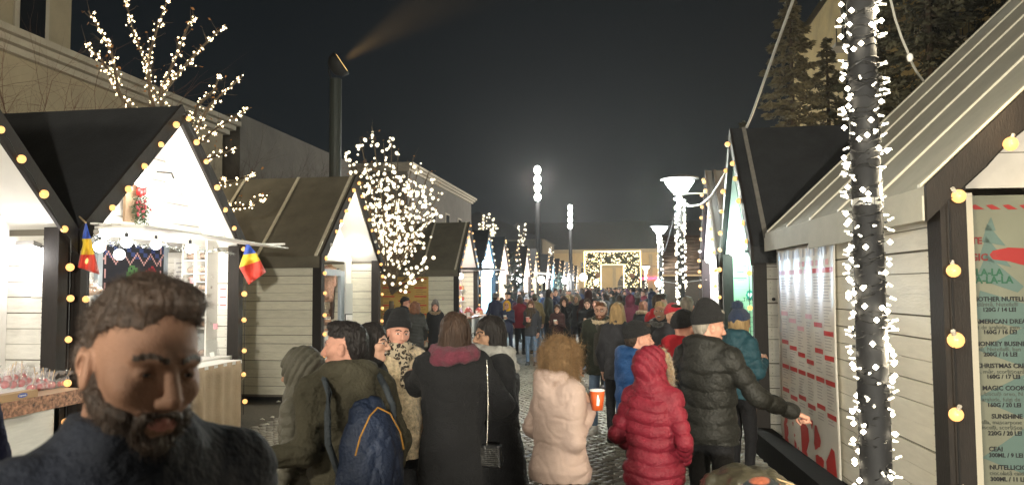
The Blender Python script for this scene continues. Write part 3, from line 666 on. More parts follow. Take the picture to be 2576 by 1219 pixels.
LEDFAR = M('far_white_led', (1, 1, .9), .3, emit=(1.0, .90, .70), es=2.2)
def bowl_lamp(x, y, zl, label, sc=1., arm=False, pole_r=.055):
    r = empty('street_lamp', (x, y, 0)); tag(r, label, 'street lamp', 'bowl street lamps along the right side')
    MB().lathe([(.1, 0), (.1, .5), (pole_r + .012, .56), (pole_r, zl - .35), (pole_r, zl - .3)], 14).build('pole', BLACKM, r, True)
    b = MB().lathe([(.1, 0), (.13, .02), (.25, .19), (.25, .195)], 20).build('lamp_bowl', GLOBEC, r, False, (0, 0, zl - .26))
    MB().lathe([(.26, 0), (.33, .0), (.33, .02), (.15, .07), (.01, .09)], 24).build('lamp_rim', BLACKM, r, False, (0, 0, zl - .03))
    for k in range(4):
        a = k * math.pi / 2 + .5; MB().tube([(.1 * math.cos(a), .1 * math.sin(a), zl - .3), (.27 * math.cos(a), .27 * math.sin(a), zl - .03)], .009, 5).build('lamp_strut', BLACKM, r)
    return r
def wrap_lights(x, y, z0, z1, rad, n, label, ledr=.012, per=.06, led=None, coil=True, cap=290):
    r = empty('led_wrap', (x, y, z0)); tag(r, label, 'string lights', 'led strings wrapped round the lamp posts')
    L = z1 - z0; turns = L / per
    if coil:
        mb = MB(); pts = []; seg = int(turns * 10)
        for i in range(seg + 1):
            a = 6.283 * turns * i / seg; z = L * i / seg + .02 * math.sin(i * .37) + .012 * math.sin(i * 1.7)
            rr_ = rad + .006 + .004 * math.sin(i * 2.3); pts.append((rr_ * math.cos(a), rr_ * math.sin(a), z))
        mb.tube(pts, .0035, 4)
        pts2 = [(p[0] * 1.03, p[1] * 1.03, min(L, p[2] * 1.0 + .03 * math.sin(i * .11) + .02)) for i, p in enumerate(pts)]
        mb.tube(pts2, .003, 4); mb.build('cable', WIRE, r)
    ms = MB(); 
    if ledr < .02:
        CLR = M('clear_led_plastic', (.9, .9, .85), .15, emit=(1, .9, .7), es=.3)
        ms.mi = 1; ms.tube([(0, 0, 0), (0, 0, .014)], .0065, 6); ms.mi = 2; ms.tube([(0, 0, .014), (0, 0, .042)], .0045, 6); ms.mi = 0; ms.ball((0, 0, .020), (.0048, .0048, .009), 6, 4)
        lm = ms.mesh('led', [led or LEDW, WIRE, CLR])
    else: lm = ms.ball((0, 0, 0), ledr, 6, 4).mesh('led', [led or LEDW])
    mass = MB(); 
    order = list(range(n)); random.shuffle(order)
    for i, io in enumerate(order):
        a = random.uniform(0, 6.283); z = L * (io + random.random()) / n
        d = Vector((math.cos(a), math.sin(a), random.uniform(-.5, .5))); p = Vector((math.cos(a) * (rad + .01), math.sin(a) * (rad + .01), z))
        if i < cap or n <= cap:
            o = obj('led', lm, r, p, d.to_track_quat('Z', 'Y').to_euler())
            if ledr >= .02: o.location = p + d * .02
        else: octa(mass, p + d * .02, ledr)
    if mass.v: q = mass.build('led_mass', led or LEDW, r); q['kind'] = 'stuff'
    return r
xp, yp = 1.02, 3.49
pp = at(2188, 720, 3.3); xp, yp = pp.x, pp.y
nl = bowl_lamp(xp, yp, 4.3, 'black lamp post standing in front of the banner wall, its bowl lamp above')
o = MB().lathe([(.062, 0), (.062, .03)], 16).build('steel_band', M('perforated_steel', (.55, .54, .5), .35, metal=.6), nl, False, (0, 0, at(2188, 516, 3.3).z))
wrap_lights(xp, yp, .55, 4.0, .055, 470, 'dense warm white led string coiled round the black lamp post by the banner', cap=295, per=.045)
for zz in (.9, 1.6, 2.3, 3.0, 3.6): lamp('led_string_light', (xp + .13, yp + .02, zz), 13, (1, .86, .60), .05)
lamp('bowl_lamp_light', (xp - .1, yp - .1, 4.25), 170, (1, .93, .74), .12)
for i, (zx, zy, d, n) in enumerate(((1709, 447, 13.3, 215), (1660, 567, 25, 130), (1625, 668, 52, 45))):
    p = at(zx, zy, d)
    lb = ('bowl lamp on a wrapped post beside the lilac stall, largest bright bowl', 'second bowl lamp further down on a wrapped post', 'small distant bowl lamp in front of the ochre facade')[i]
    bowl_lamp(p.x, p.y, p.z, lb)
    wrap_lights(p.x, p.y, .8, p.z - .35, .05, n, 'white led string wound round the post of the ' + ('bowl lamp beside the lilac stall', 'second bowl lamp', 'small distant bowl lamp')[i], ledr=(.0202, .021, .026)[i], led=LEDFAR, coil=(i == 0), per=.12, cap=290)
    lamp('bowl_lamp_light', (p.x - .1, p.y - .1, p.z - .35), (420, 420, 450)[i], (.95, 1, .9), .2)
    if i == 0: PL1 = Vector((p.x, p.y, p.z - .3))
    if i == 1: PL2 = Vector((p.x, p.y, p.z - .3))
# unseen lamp posts added behind the photographer for their light
for (x, y, e) in ((-3.0, -9.5, 350), (-4.7, -2.6, 800)):
    bowl_lamp(x, y, 4.9, 'added black bowl lamp post, unseen behind the photographer'); lamp('bowl_lamp_light', (x, y + .1, 4.6), e, (1, .93, .76), .35)
# bracket, cables
GCAB = M('grey_cable', (.35, .34, .30), .6)
def cable(label, pts, r, mat=GCAB, sag=0):
    P = [Vector(p) for p in pts]; out = []
    for a, b in zip(P[:-1], P[1:]):
        for k in range(10): out.append(a.lerp(b, k / 10) - Vector((0, 0, sag * 4 * (k / 10) * (1 - k / 10))))
    out.append(P[-1]); o = MB().tube([p - P[0] for p in out], r, 6).build('cable', mat, loc=P[0]); tag(o, label, 'cable'); return o
c1 = [at(2000, -12, 8.0), at(1968, 75, 8.6), at(1925, 195, 9.5), at(1893, 285, 10.2), at(1860, 365, 10.9), at(1822, 440, 11.6), at(1790, 492, 12.2), at(1762, 515, 12.6), at(1735, 519, 12.9), at(1718, 507, 13.1), at(1711, 492, 13.2)]
cable('grey power cable drooping from above to the bowl lamp by the lilac stall', c1, .017)
cable('thin rod running from the bowl lamp post to the lilac stall gable', [at(1711, 487, 13.2), at(1778, 486, 13.6)], .014)
c2 = [at(2238, -10, 6), at(2252, 48, 6), at(2268, 95, 6), at(2283, 130, 6), at(2290, 150, 6), at(2305, 180, 6.1), at(2324, 205, 6.3)]
c2o = cable('pale twisted cable with an insulator reaching down to the ribbed roof', c2, .010)
MB().ball((0, 0, 0), (.025, .025, .035), 8, 6).build('insulator', PAPER, c2o, True, at(2289, 145, 6) - c2[0])
cable('sagging cable strung between the two farther bowl lamps', [PL1 + Vector((0, 0, .05)), at(1693, 560, 15), at(1682, 600, 19), at(1672, 632, 23), at(1662, 600, 24.5), PL2], .012, WIRE)
cable('thin wire crossing in front of the timber hut', [at(1662, 706, 22), at(1700, 712, 20), at(1778, 703, 15)], .008, GCAB)

# ---------------------------------------------------------------- trees
BARK = M('dim_bark', (.10, .075, .05), .9, bump=.8, bs=30, var=.3)
LEAF = M('dry_orange_leaf', (.30, .13, .035), .7, var=.3, vs=20)
def grow(mb, p, d, L, r, depth, rr, spread=.5, tips=None, k=2):
    pts = [p]; rs = [r]; q = p.copy(); dd = d.copy(); n = 4
    for i in range(n):
        dd = (dd + Vector([rr.uniform(-.16, .16) for _ in range(3)]) + Vector((0, 0, .03))).normalized(); q = q + dd * (L / n); pts.append(q.copy()); rs.append(r * (1 - .6 * (i + 1) / n))
        if depth > 0 and i > 0:
            for _ in range(k):
                nd = (dd + Vector([rr.uniform(-1, 1) for _ in range(3)]) * spread).normalized(); grow(mb, q.copy(), nd, L * rr.uniform(.45, .75), rs[-1] * .7, depth - 1, rr, spread, tips, k)
    mb.tube(pts, rs, 4 if r < .02 else 7, cap=False)
    if tips is not None: tips.append(q.copy())
def bare_tree(name, label, loc, h, seed, mat, n=6, depth=3, r0=.06, cat='tree', spread=.6, lean=.5, k=2, up=.0):
    rr = random.Random(seed); root = empty(name, loc); tag(root, label, cat)
    MB().tube([(0, 0, -.1), (.03, .02, h * .3)], [r0 * 1.4, r0], 9).build('trunk', mat, root, True)
    mb = MB()
    for i in range(n):
        a = 6.283 * i / n + rr.uniform(-.3, .3); grow(mb, Vector((0, 0, h * (.18 + .1 * rr.random() + up))), Vector((math.cos(a) * lean, math.sin(a) * lean, .85)).normalized(), h * .42, r0 * .6, depth, rr, spread, None, k)
    q = mb.build('twigs', mat, root); q['kind'] = 'stuff'
    return root
TW = M('dark_twig', (.045, .03, .02), .9); TW2 = M('reddish_twig', (.12, .06, .035), .9)
bare_tree('bare_tree', 'dark dense bare tree between the bread stall and the floodlight column', (-9.3, 15.6, 0), 5.7, 11, TW, n=9, depth=3, lean=.75, spread=.8)
bare_tree('bare_tree', 'second bare twiggy tree against the grey house wall', (-10.3, 19.6, 0), 6.0, 12, TW, n=8, depth=3, lean=.8, spread=.8)
bare_tree('bare_shrub', 'reddish bare shrub above the candy apple stall roof', (-8.9, 8.9, 0), 5.6, 13, TW2, n=7, depth=3, lean=.6, spread=.9, cat='shrub')
def lit_tree(label, base, branches, ledr, dens, seed, led, llabel, spreadr=.07, leaves=True, r0=.06, group='light strings in the trees', cap=295):
    rr = random.Random(seed); root = empty('lit_tree', base); tag(root, label, 'tree'); B = Vector(base)
    MB().tube([(0, 0, -.1), (0, 0, 1.2), (.0, 0, branches[0][0].z - B.z - .2)], [r0 * 1.3, r0, r0 * .8], 9).build('trunk', BARK, root, True)
    lights = empty('string_lights', base); tag(lights, llabel, 'string lights', group)
    lm = MB().ball((0, 0, 0), ledr, 8, 5).mesh('led', led, True) if ledr > .03 else None
    if lm is None:
        ms = MB(); 
        for ax in ((1, 0, 0), (0, 1, 0), (0, 0, 1)): 
            pass
        octa(ms, (0, 0, 0), ledr * .8)
        for a in range(5):
            t = Vector((math.cos(a * 1.257), .25 * math.sin(a * 3), math.sin(a * 1.257))) * ledr * 1.9; ms.tube([(0, 0, 0), t], [ledr * .3, ledr * .06], 4)
        lm = ms.mesh('led', led)
    mass = MB(); tw = MB(); lf = MB(); n = 0; P = []
    for br in branches:
        pts = [Vector(p) - B for p in br]; tw.tube(pts, [.028 * (1 - .8 * i / (len(pts) - 1)) + .004 for i in range(len(pts))], 5)
        L = sum((b - a).length for a, b in zip(pts[:-1], pts[1:])); acc = 0
        for a, b in zip(pts[:-1], pts[1:]):
            l = (b - a).length
            for _ in range(int(l * dens)):
                t = rr.random(); fr = (acc + l * t) / L
                if ledr > .03 and fr < .42 and rr.random() < 1.1 - fr * 1.6: continue
                s = spreadr * (1.1 - .6 * fr)
                P.append(a.lerp(b, t) + Vector([rr.gauss(0, s * .6) for _ in range(3)]))
            for _ in range(int(l * 16)):
                t = rr.random(); fr = (acc + l * t) / L; q = a.lerp(b, t); d = ((b - a).normalized() * .8 + Vector([rr.uniform(-1, 1) for _ in range(3)])).normalized() * rr.uniform(.08, .26)
                tw.tube([q, q + d * .6, q + d + Vector((0, 0, .02))], [.004, .003, .001], 3, cap=False)
                if leaves and fr > .35 and rr.random() < .6:
                    e = q + d; s = rr.uniform(.015, .035); u = Vector([rr.uniform(-1, 1) for _ in range(3)]).normalized() * s; w_ = Vector([rr.uniform(-1, 1) for _ in range(3)]).normalized() * s * .6
                    lf.quad(e - u, e + w_, e + u, e - w_)
            acc += l
    rr.shuffle(P)
    for i, p in enumerate(P):
        if i < cap:
            s = rr.uniform(.6, 1.35); o = obj('led', lm, lights, p, (0, rr.uniform(0, 6), rr.uniform(-.4, .4))); o.scale = (s, s, s)
        else: mass.ball(p, ledr * rr.uniform(.55, 1.3), 6, 4)
    q = tw.build('twigs', BARK, root); q['kind'] = 'stuff'
    if lf.v: q = lf.build('dry_leaves', LEAF, root); q['kind'] = 'stuff'
    if mass.v: q = mass.build('led_mass', led, lights); q['kind'] = 'stuff'
    return root
D = 11.3
LEDS = M('star_led', (1, .95, .85), .3, emit=(1.0, .76, .42), es=3.2)
br = [[at(430, 420, 11.4), at(300, 235, 11), at(285, 150, 10.8), at(262, 90, 10.7), at(222, 28, 10.6)], [at(300, 235, 11), at(262, 160, 11.3), at(213, 105, 11.5)],
      [at(425, 400, 11.4), at(378, 240, 11.6), at(368, 165, 11.7), at(338, 90, 11.8), at(312, -15, 12)], [at(378, 240, 11.6), at(372, 155, 11.5), at(396, 70, 11.3), at(425, -10, 11.2)],
      [at(425, 400, 11.4), at(402, 235, 11.2), at(440, 150, 11), at(465, 85, 10.9), at(488, 38, 10.8)], [at(402, 240, 11.2), at(470, 160, 11.6), at(512, 115, 11.8), at(568, 62, 12)],
      [at(440, 420, 11.4), at(500, 262, 11.0), at(540, 225, 10.9), at(552, 188, 10.8)], [at(440, 420, 11.4), at(530, 262, 11.5), at(560, 235, 11.6), at(610, 192, 11.8)],
      [at(440, 430, 11.4), at(505, 355, 11), at(555, 315, 10.9), at(625, 275, 10.8)], [at(440, 430, 11.4), at(520, 400, 11.2), at(600, 372, 11)],
      [at(440, 440, 11.4), at(545, 465, 11), at(590, 455, 10.8), at(645, 436, 10.6)], [at(440, 450, 11.4), at(580, 522, 10.8), at(630, 518, 10.6), at(684, 480, 10.4)]]
pb = at(430, 420, 11.4)
lit_tree('tree with dry orange leaves and star lights along its branches behind the bread stall', (pb.x, pb.y, 0), br, .0135, 32, 21, LEDS, 'star shaped white lights wound along the branches behind the bread stall', spreadr=.075)
# globe lit tree
pb = at(985, 740, 18.2); base = Vector((pb.x, pb.y, 0)); br = []; rr = random.Random(9)
tips = [(935, 318), (905, 350), (868, 378), (965, 360), (985, 352), (1002, 385), (1040, 395), (1055, 415), (1080, 430), (1095, 450), (1108, 480), (1100, 520), (895, 420), (920, 400), (1015, 440), (1000, 500), (1045, 480), (950, 430), (1085, 540), (1095, 640), (1080, 680), (1060, 700), (1040, 612), (905, 500), (935, 520), (1050, 545), (960, 560)]
for i, (tx, ty) in enumerate(tips):
    d1 = 18.2 + rr.uniform(-.9, .9); j = rr.uniform(-8, 8)
    sy = 735 if ty < 600 else 740
    mid = (985 + (tx - 985) * .42 + j * .5, sy + (ty - sy) * .5)
    br.append([at(985, sy, 18.2), at(985 + (tx - 985) * .15 - (6 if ty < 600 else 0), sy + (ty - sy) * .25, 18.2), at(mid[0], mid[1] , (18.2 + d1) / 2), at(985 + (tx - 985) * .75, sy + (ty - sy) * .78 , d1), at(tx, ty, d1)])
lit_tree('tree hung all over with frosted globe lights between two cream stalls', base, br, .036, 13.5, 22, M('frosted_globe', (1, .97, .9), .3, emit=(1.0, .86, .58), es=.8), 'hundreds of frosted white globe lights covering the tree between the cream stalls', spreadr=.19, r0=.07)
for k, (zx, y0_, y1_, d, w_) in enumerate(((1212, 535, 640, 34, 22), (1238, 545, 640, 36, 14), (1314, 560, 650, 48, 16), (1384, 618, 690, 64, 8))):
    br = []
    for j in range(7):
        tx = zx + rr.uniform(-w_, w_); ty = y0_ + rr.uniform(0, 40) * (j > 0); br.append([at(zx, 690, d), at(zx, (y1_ + ty) / 2, d), at(tx, ty, d + rr.uniform(-.5, .5))])
    pb = at(zx, 700, d)
    lit_tree(('small globe lit tree top behind the blue stall', 'slim globe lit tree top right of the blue stall', 'globe lit tree top behind the middle stalls', 'tiny globe lit tree top before the light arch')[k], (pb.x, pb.y, 0), br, .045, 7 if k < 2 else 5, 30 + k, _M[('frosted_globe',)], ('globe lights on the tree behind the blue stall', 'globe lights on the slim tree beside the blue stall', 'globe lights on the tree behind the middle stalls', 'globe lights on the tiny tree before the arch')[k], spreadr=.12, leaves=False, r0=.05, cap=90)
# conifers
NEED = M('spruce_needles', (.085, .07, .035), .8, var=.45, vs=3); NEEDD = M('dark_spruce_needles', (.035, .035, .02), .85, var=.5, vs=3)
def spruce(label, loc, h, rad, mat, seed, n=2600, z0=.12):
    rr = random.Random(seed); root = empty('spruce_tree', loc); tag(root, label, 'spruce')
    MB().tube([(0, 0, -.1), (0, 0, h * .98)], [.16, .02], 8).build('trunk', TW, root)
    mb = MB(); bw = MB(); nb = int(h * 13)
    V = []; 
    for i in range(nb):
        t = z0 + (1 - z0) * (i + rr.random()) / nb; z = h * t; L = rad * (1 - t) ** .82 * rr.uniform(.72, 1.12) + .08; a = i * 2.4 + rr.uniform(-.4, .4)
        droop = -.22 - .25 * (1 - t); d = Vector((math.cos(a), math.sin(a), 0))
        e = Vector((0, 0, z)) + d * L + Vector((0, 0, droop * L + .10 * L)); bw.tube([(0, 0, z), Vector((0, 0, z)) + d * L * .5 + Vector((0, 0, droop * L * .7)), e], [.02, .012, .004], 3, cap=False)
        m = int(16 + 58 * L / rad * n / 2600)
        for _ in range(m):
            u = rr.uniform(.12, 1.0) ** .8; p = Vector((0, 0, z)) + d * L * u + Vector((0, 0, droop * L * min(1, u * 1.3) + .1 * L * u * u)); wv = (1.1 - u) * .32 * L + .05
            p += Vector((-d.y, d.x, 0)) * rr.uniform(-wv, wv) + Vector((0, 0, rr.uniform(-.1, .03)))
            s = rr.uniform(.05, .11); ax_ = (d * rr.uniform(.2, 1) + Vector((rr.uniform(-.7, .7), rr.uniform(-.7, .7), rr.uniform(-.6, .1)))).normalized() * s; up = Vector([rr.uniform(-1, 1) for _ in range(3)]).normalized() * s * .42
            mb.add([p - ax_, p + up, p + ax_, p - up], [(0, 1, 2), (0, 2, 3)])
    q = mb.build('crown', mat, root); q['kind'] = 'stuff'; bw.build('limbs', TW, root)['kind'] = 'stuff'
    return root
p = at(1995, 320, 19.5); spruce('tall brownish spruce rising behind the waffle stall roof', (p.x, p.y, 0), at(1990, -45, 19.5).z, 2.1, NEED, 1, 14000)
p = at(2085, 320, 22); spruce('broader spruce filling the gap behind the first spruce', (p.x, p.y, 0), 9.0, 2.3, NEED, 2, 12000)
p = at(1868, 340, 24); spruce('low spruce peeping out left of the waffle stall gable', (p.x, p.y, 0), at(1868, 305, 24).z, 1.4, NEED, 3, 8000)
p = at(2345, 320, 15.5); spruce('huge dark conifer in front of the yellow lit house', (p.x, p.y, 0), 10.5, 2.5, NEEDD, 4, 13000)
p = at(2205, 320, 18); spruce('dark conifer behind the wrapped lamp post', (p.x, p.y, 0), 11, 1.7, NEEDD, 6, 11000)
p = at(2530, 120, 17); spruce('dark conifer beside the peak of the ribbed roof', (p.x, p.y, 0), 11.5, 2.0, NEEDD, 7, 11000)
lamp('tree_fill_light', (2.9, 13.5, 4.4), 230, (1, .8, .5), .3)  # added lamp without a fixture, brightens the conifers
# dark pine shrub inside the row
p = Vector((-4.55, 30.4, 0)); q = spruce('dark leafy shrub standing before the rosy stall in the left row', p, 3.35, .85, NEEDD, 8, 5000, z0=.02); q['category'] = 'shrub'; q.name = 'pine_shrub'
p = Vector((-4.6, 50.8, 0)); q = spruce('small dark shrub with lights before the far left stalls', p, 2.9, .6, NEEDD, 9, 2000, z0=.02); q['category'] = 'shrub'; q.name = 'pine_shrub'
# ---------------------------------------------------------------- haze
# ---------------------------------------------------------------- people: distance-field bodies and clothes
f32 = np.float32
def nz(X, Y, Z, f, s=0.):
    return (np.sin(X * f + 1.7 * np.sin(Y * f * .8 + s) + s) + np.sin(Y * f * 1.1 + 1.9 * np.sin(Z * f * .9 + 2 + s)) + np.sin(Z * f * 1.2 + 1.5 * np.sin(X * f * 1.3 + 4 + s))) / 3
def cap_(a, b, r0, r1, q=None):
    a = np.array(a, f32); b = np.array(b, f32); ba = b - a; L2 = float(ba @ ba) + 1e-9; L = math.sqrt(L2); rm = max(r0, r1)
    def fn(X, Y, Z):
        h = np.clip(((X - a[0]) * ba[0] + (Y - a[1]) * ba[1] + (Z - a[2]) * ba[2]) / L2, 0, 1)
        d = np.sqrt((X - a[0] - ba[0] * h) ** 2 + (Y - a[1] - ba[1] * h) ** 2 + (Z - a[2] - ba[2] * h) ** 2) - (r0 + (r1 - r0) * h)
        if q:
            amp, pitch, ph = q; d = d + amp * (1 - np.abs(np.sin(math.pi * (h * L + ph) / pitch)) ** .5)
        return d
    return fn, np.minimum(a, b) - rm, np.maximum(a, b) + rm
def ell_(c, r, rot=None):
    c = np.array(c, f32); r = np.array(r, f32); Rm = np.array(rot, f32) if rot is not None else None
    def fn(X, Y, Z):
        x, y, z = X - c[0], Y - c[1], Z - c[2]
        if Rm is not None: x, y, z = (Rm[0, 0] * x + Rm[1, 0] * y + Rm[2, 0] * z, Rm[0, 1] * x + Rm[1, 1] * y + Rm[2, 1] * z, Rm[0, 2] * x + Rm[1, 2] * y + Rm[2, 2] * z)
        k0 = np.sqrt((x / r[0]) ** 2 + (y / r[1]) ** 2 + (z / r[2]) ** 2) + 1e-6; k1 = np.sqrt((x / r[0] ** 2) ** 2 + (y / r[1] ** 2) ** 2 + (z / r[2] ** 2) ** 2) + 1e-6
        return k0 * (k0 - 1) / k1
    m = float(max(r)) if rot is not None else r
    return fn, c - m, c + m
def prof_(zs, rx, ry, cy, q=None, n=2.3, cx=None):
    zs, rx, ry, cy = [np.array(a, f32) for a in (zs, rx, ry, cy)]; cxa = np.zeros_like(zs) if cx is None else np.array(cx, f32)
    def fn(X, Y, Z):
        a = np.interp(Z, zs, rx).astype(f32); b = np.interp(Z, zs, ry).astype(f32); c = np.interp(Z, zs, cy).astype(f32); e = np.interp(Z, zs, cxa).astype(f32)
        d = ((np.abs((X - e) / a) ** n + np.abs((Y - c) / b) ** n) ** (1 / n) - 1) * np.minimum(a, b)
        if q:
            amp, pitch, ph = q; d = d + amp * (1 - np.abs(np.sin(math.pi * (Z + ph + .012 * np.sin(X * 17)) / pitch)) ** .5)
        return np.maximum(d, np.maximum(Z - zs[-1], zs[0] - Z))
    m = float(max(rx)); m2 = float(max(ry) + max(abs(cy)))
    mx = float(max(abs(cxa)))
    return fn, np.array([-m - mx, -m2, zs[0]], f32), np.array([m + mx, m2, zs[-1]], f32)
class Vol:
    def __init__(s, prims, h, pad=.035, hi=None):
        lo = np.min([p[1] for p in prims], 0) - pad; up = np.max([p[2] for p in prims], 0) + pad
        s.h = h; s.lo = lo.astype(f32); n = np.ceil((up - lo) / h).astype(int) + 1
        s.ax = [(lo[i] + h * np.arange(n[i])).astype(f32) for i in range(3)]; s.F = np.full(n, .2, f32)
    def _sub(s, lo, hi):
        sl = []
        for i in range(3):
            a = int(np.searchsorted(s.ax[i], lo[i])); b = int(np.searchsorted(s.ax[i], hi[i])); sl.append(slice(max(0, a), max(a + 1, min(b + 1, len(s.ax[i])))))
        X = s.ax[0][sl[0]][:, None, None]; Y = s.ax[1][sl[1]][None, :, None]; Z = s.ax[2][sl[2]][None, None, :]
        return tuple(sl), X, Y, Z
    def add(s, p, k=.02):
        sl, X, Y, Z = s._sub(p[1] - k - .05, p[2] + k + .05); f = p[0](X, Y, Z).astype(f32); F = s.F[sl]
        if k > 0:
            h = np.clip(.5 + .5 * (F - f) / k, 0, 1); s.F[sl] = F * (1 - h) + f * h - k * h * (1 - h)
        else: s.F[sl] = np.minimum(F, f)
    def cut(s, p, k=.01):
        sl, X, Y, Z = s._sub(p[1] - k - .05, p[2] + k + .05); f = -p[0](X, Y, Z).astype(f32); F = s.F[sl]
        h = np.clip(.5 - .5 * (F - f) / max(k, 1e-4), 0, 1); s.F[sl] = F * (1 - h) + f * h + k * h * (1 - h)
    def all(s):
        return s.ax[0][:, None, None], s.ax[1][None, :, None], s.ax[2][None, None, :]
    def mesh(s):
        F = s.F; F[0] = F[-1] = .1; F[:, 0] = F[:, -1] = .1; F[:, :, 0] = F[:, :, -1] = .1
        sg = F < 0; cnt = np.zeros(tuple(n - 1 for n in F.shape), np.int8)
        offs = [(i, j, k) for i in (0, 1) for j in (0, 1) for k in (0, 1)]
        for (i, j, k) in offs: cnt += sg[i:i + cnt.shape[0], j:j + cnt.shape[1], k:k + cnt.shape[2]]
        mk = (cnt > 0) & (cnt < 8); idx = np.argwhere(mk); vid = np.full(cnt.shape, -1, np.int32); vid[mk] = np.arange(len(idx))
        acc = np.zeros((len(idx), 3), f32); c = np.zeros(len(idx), f32)
        for a in offs:
            for ax in range(3):
                if a[ax]: continue
                b = list(a); b[ax] = 1
                f0 = F[tuple((idx + a).T)]; f1 = F[tuple((idx + b).T)]; m = (f0 < 0) != (f1 < 0)
                t = f0[m] / (f0[m] - f1[m]); p = np.tile(np.array(a, f32), (m.sum(), 1)); p[:, ax] = t; acc[m] += p; c[m] += 1
        V = (idx + acc / c[:, None]) * s.h + s.lo
        Q = []
        for ax in range(3):
            u, v_ = (ax + 1) % 3, (ax + 2) % 3
            a = np.moveaxis(sg, ax, 0); m = a[:-1] != a[1:]; m = np.moveaxis(m, 0, ax); e = np.argwhere(m)
            e = e[(e[:, u] > 0) & (e[:, v_] > 0) & (e[:, u] < F.shape[u] - 1) & (e[:, v_] < F.shape[v_] - 1)]
            def g(du, dv): q = e.copy(); q[:, u] -= du; q[:, v_] -= dv; return vid[tuple(q.T)]
            quad = np.stack([g(1, 1), g(0, 1), g(0, 0), g(1, 0)], 1); fl = ~sg[tuple(e.T)]; quad[fl] = quad[fl][:, ::-1]; Q.append(quad)
        Q = np.concatenate(Q); Q = Q[(Q >= 0).all(1)]
        return V.astype(f32), Q
def volmesh(prims, h, post=None, ks=None, cuts=(), k=.02):
    v = Vol(prims, h)
    for i, p in enumerate(prims): v.add(p, ks[i] if ks else k)
    if post:
        X, Y, Z = v.all(); v.F = np.asarray(post(v.F, X, Y, Z), f32)
    for c in cuts: v.cut(c)
    return v.mesh()
def rotm(yaw=0, pitch=0, tilt=0):
    return np.array(Matrix.Rotation(R(yaw), 3, 'Z') @ Matrix.Rotation(R(pitch), 3, 'X') @ Matrix.Rotation(R(tilt), 3, 'Y'), f32)

# head, local frame: x right, y forward, z up, origin between the ears
def head_prims(female=False, laugh=False, big=1.):
    jw = .040 if female else .047; p = []; k = []
    def A(q, kk): p.append(q); k.append(kk)
    A(ell_((0, -.014, .035), (.075, .097, .090)), 0); A(ell_((0, .022, -.028), (.061, .068, .086)), .03); A(ell_((0, .034, -.076), (jw, .045, .038)), .025)
    A(cap_((0, .074, -.1), (0, .074, -.1), .017 if female else .021, .01), .02)
    for s in (-1, 1):
        A(cap_((s * .043, .058, -.022), (s * .05, .045, -.012), .021, .018), .018)
        A(cap_((s * .014, .088, .024), (s * .044, .073, .024), .008 if female else .012, .009), .014)
        A(cap_((s * .011, .1, -.037), (s * .011, .098, -.037), .0085, .0085), .006)
        A(ell_((s * .077, -.008, -.008), (.009, .019, .031), rotm(s * -22, 8, 0)), .008)
        A(ell_((s * .084, -.014, .004), (.006, .013, .020), rotm(s * -30, 8, 0)), .006)
    A(cap_((0, .088, .016), (0, .114, -.030), .0075, .0125), .012)
    A(cap_((-.019, .086, -.062), (.019, .086, -.062), .0075, .0075), .006); A(cap_((0, .093, -.0625), (0, .093, -.0625), .0078, .0078), .006)
    A(cap_((-.015, .085, -.0735), (.015, .085, -.0735), .0085, .0085), .006)
    A(cap_((0, -.022, -.06), (0, -.045, -.24), .053 if female else .06, .06), .03)
    cuts = [ell_((s * .031, .099, .004), (.0185, .017, .0125)) for s in (-1, 1)] + [ell_((s * .0865, -.004, -.004), (.004, .009, .016), rotm(s * -25, 8, 0)) for s in (-1, 1)]
    lids = [ell_((s * .031, .0745, .003), (.0145, .0145, .0125)) for s in (-1, 1)]
    if laugh: cuts.append(ell_((0, .1, -.068), (.021, .022, .0115)))
    return p, k, cuts, lids
HC = {}
def head_mesh(h, female=False, laugh=False):
    key = (h, female, laugh)
    if key in HC: return HC[key]
    p, k, cuts, lids = head_prims(female, laugh); v = Vol(p, h)
    for q, kk in zip(p, k): v.add(q, max(kk, .0))
    for c in cuts: v.cut(c, .006)
    for l in lids: v.add(l, .003)
    if h < .0045:
        sl, X, Y, Z = v._sub(np.array([-.06, .04, -.03]), np.array([.06, .12, .04]))
        for s in (-1, 1): v.cut(ell_((s * .031, .091, .0025), (.0115, .012, .0024)), .002)
    V, Q = v.mesh(); c = V[Q].mean(1); x, y, z = np.abs(c[:, 0]), c[:, 1], c[:, 2]; fm = np.zeros(len(Q), np.int32)
    lip = ((x / .023) ** 2 + ((z + .068) / .0095) ** 2 < 1) & (y > .082); fm[lip] = 1
    if laugh:
        mo = ((x / .022) ** 2 + ((z + .068) / .012) ** 2 < 1) & (y > .06); fm[mo] = 4; fm[mo & (z > -.066)] = 3
    b0 = .024 + .006 * np.sin(np.clip((x - .012) / .036, 0, 1) * 3.0)
    fm[(x > .010) & (x < .052) & (np.abs(z - b0) < (.0032 if female else .0034) + .25 * h) & (y > .06)] = 2
    if h >= .0045:
        ex, ez = (x - .031) / .0135, (z - .003) / (.0035 + .35 * h); e = (ex ** 2 + ez ** 2 < 1) & (y > .06); fm[e] = 4 if h > .007 else 3; fm[e & (np.abs(ex) < .5)] = 4
    else: pass
    HC[key] = (V, Q, fm); return HC[key]
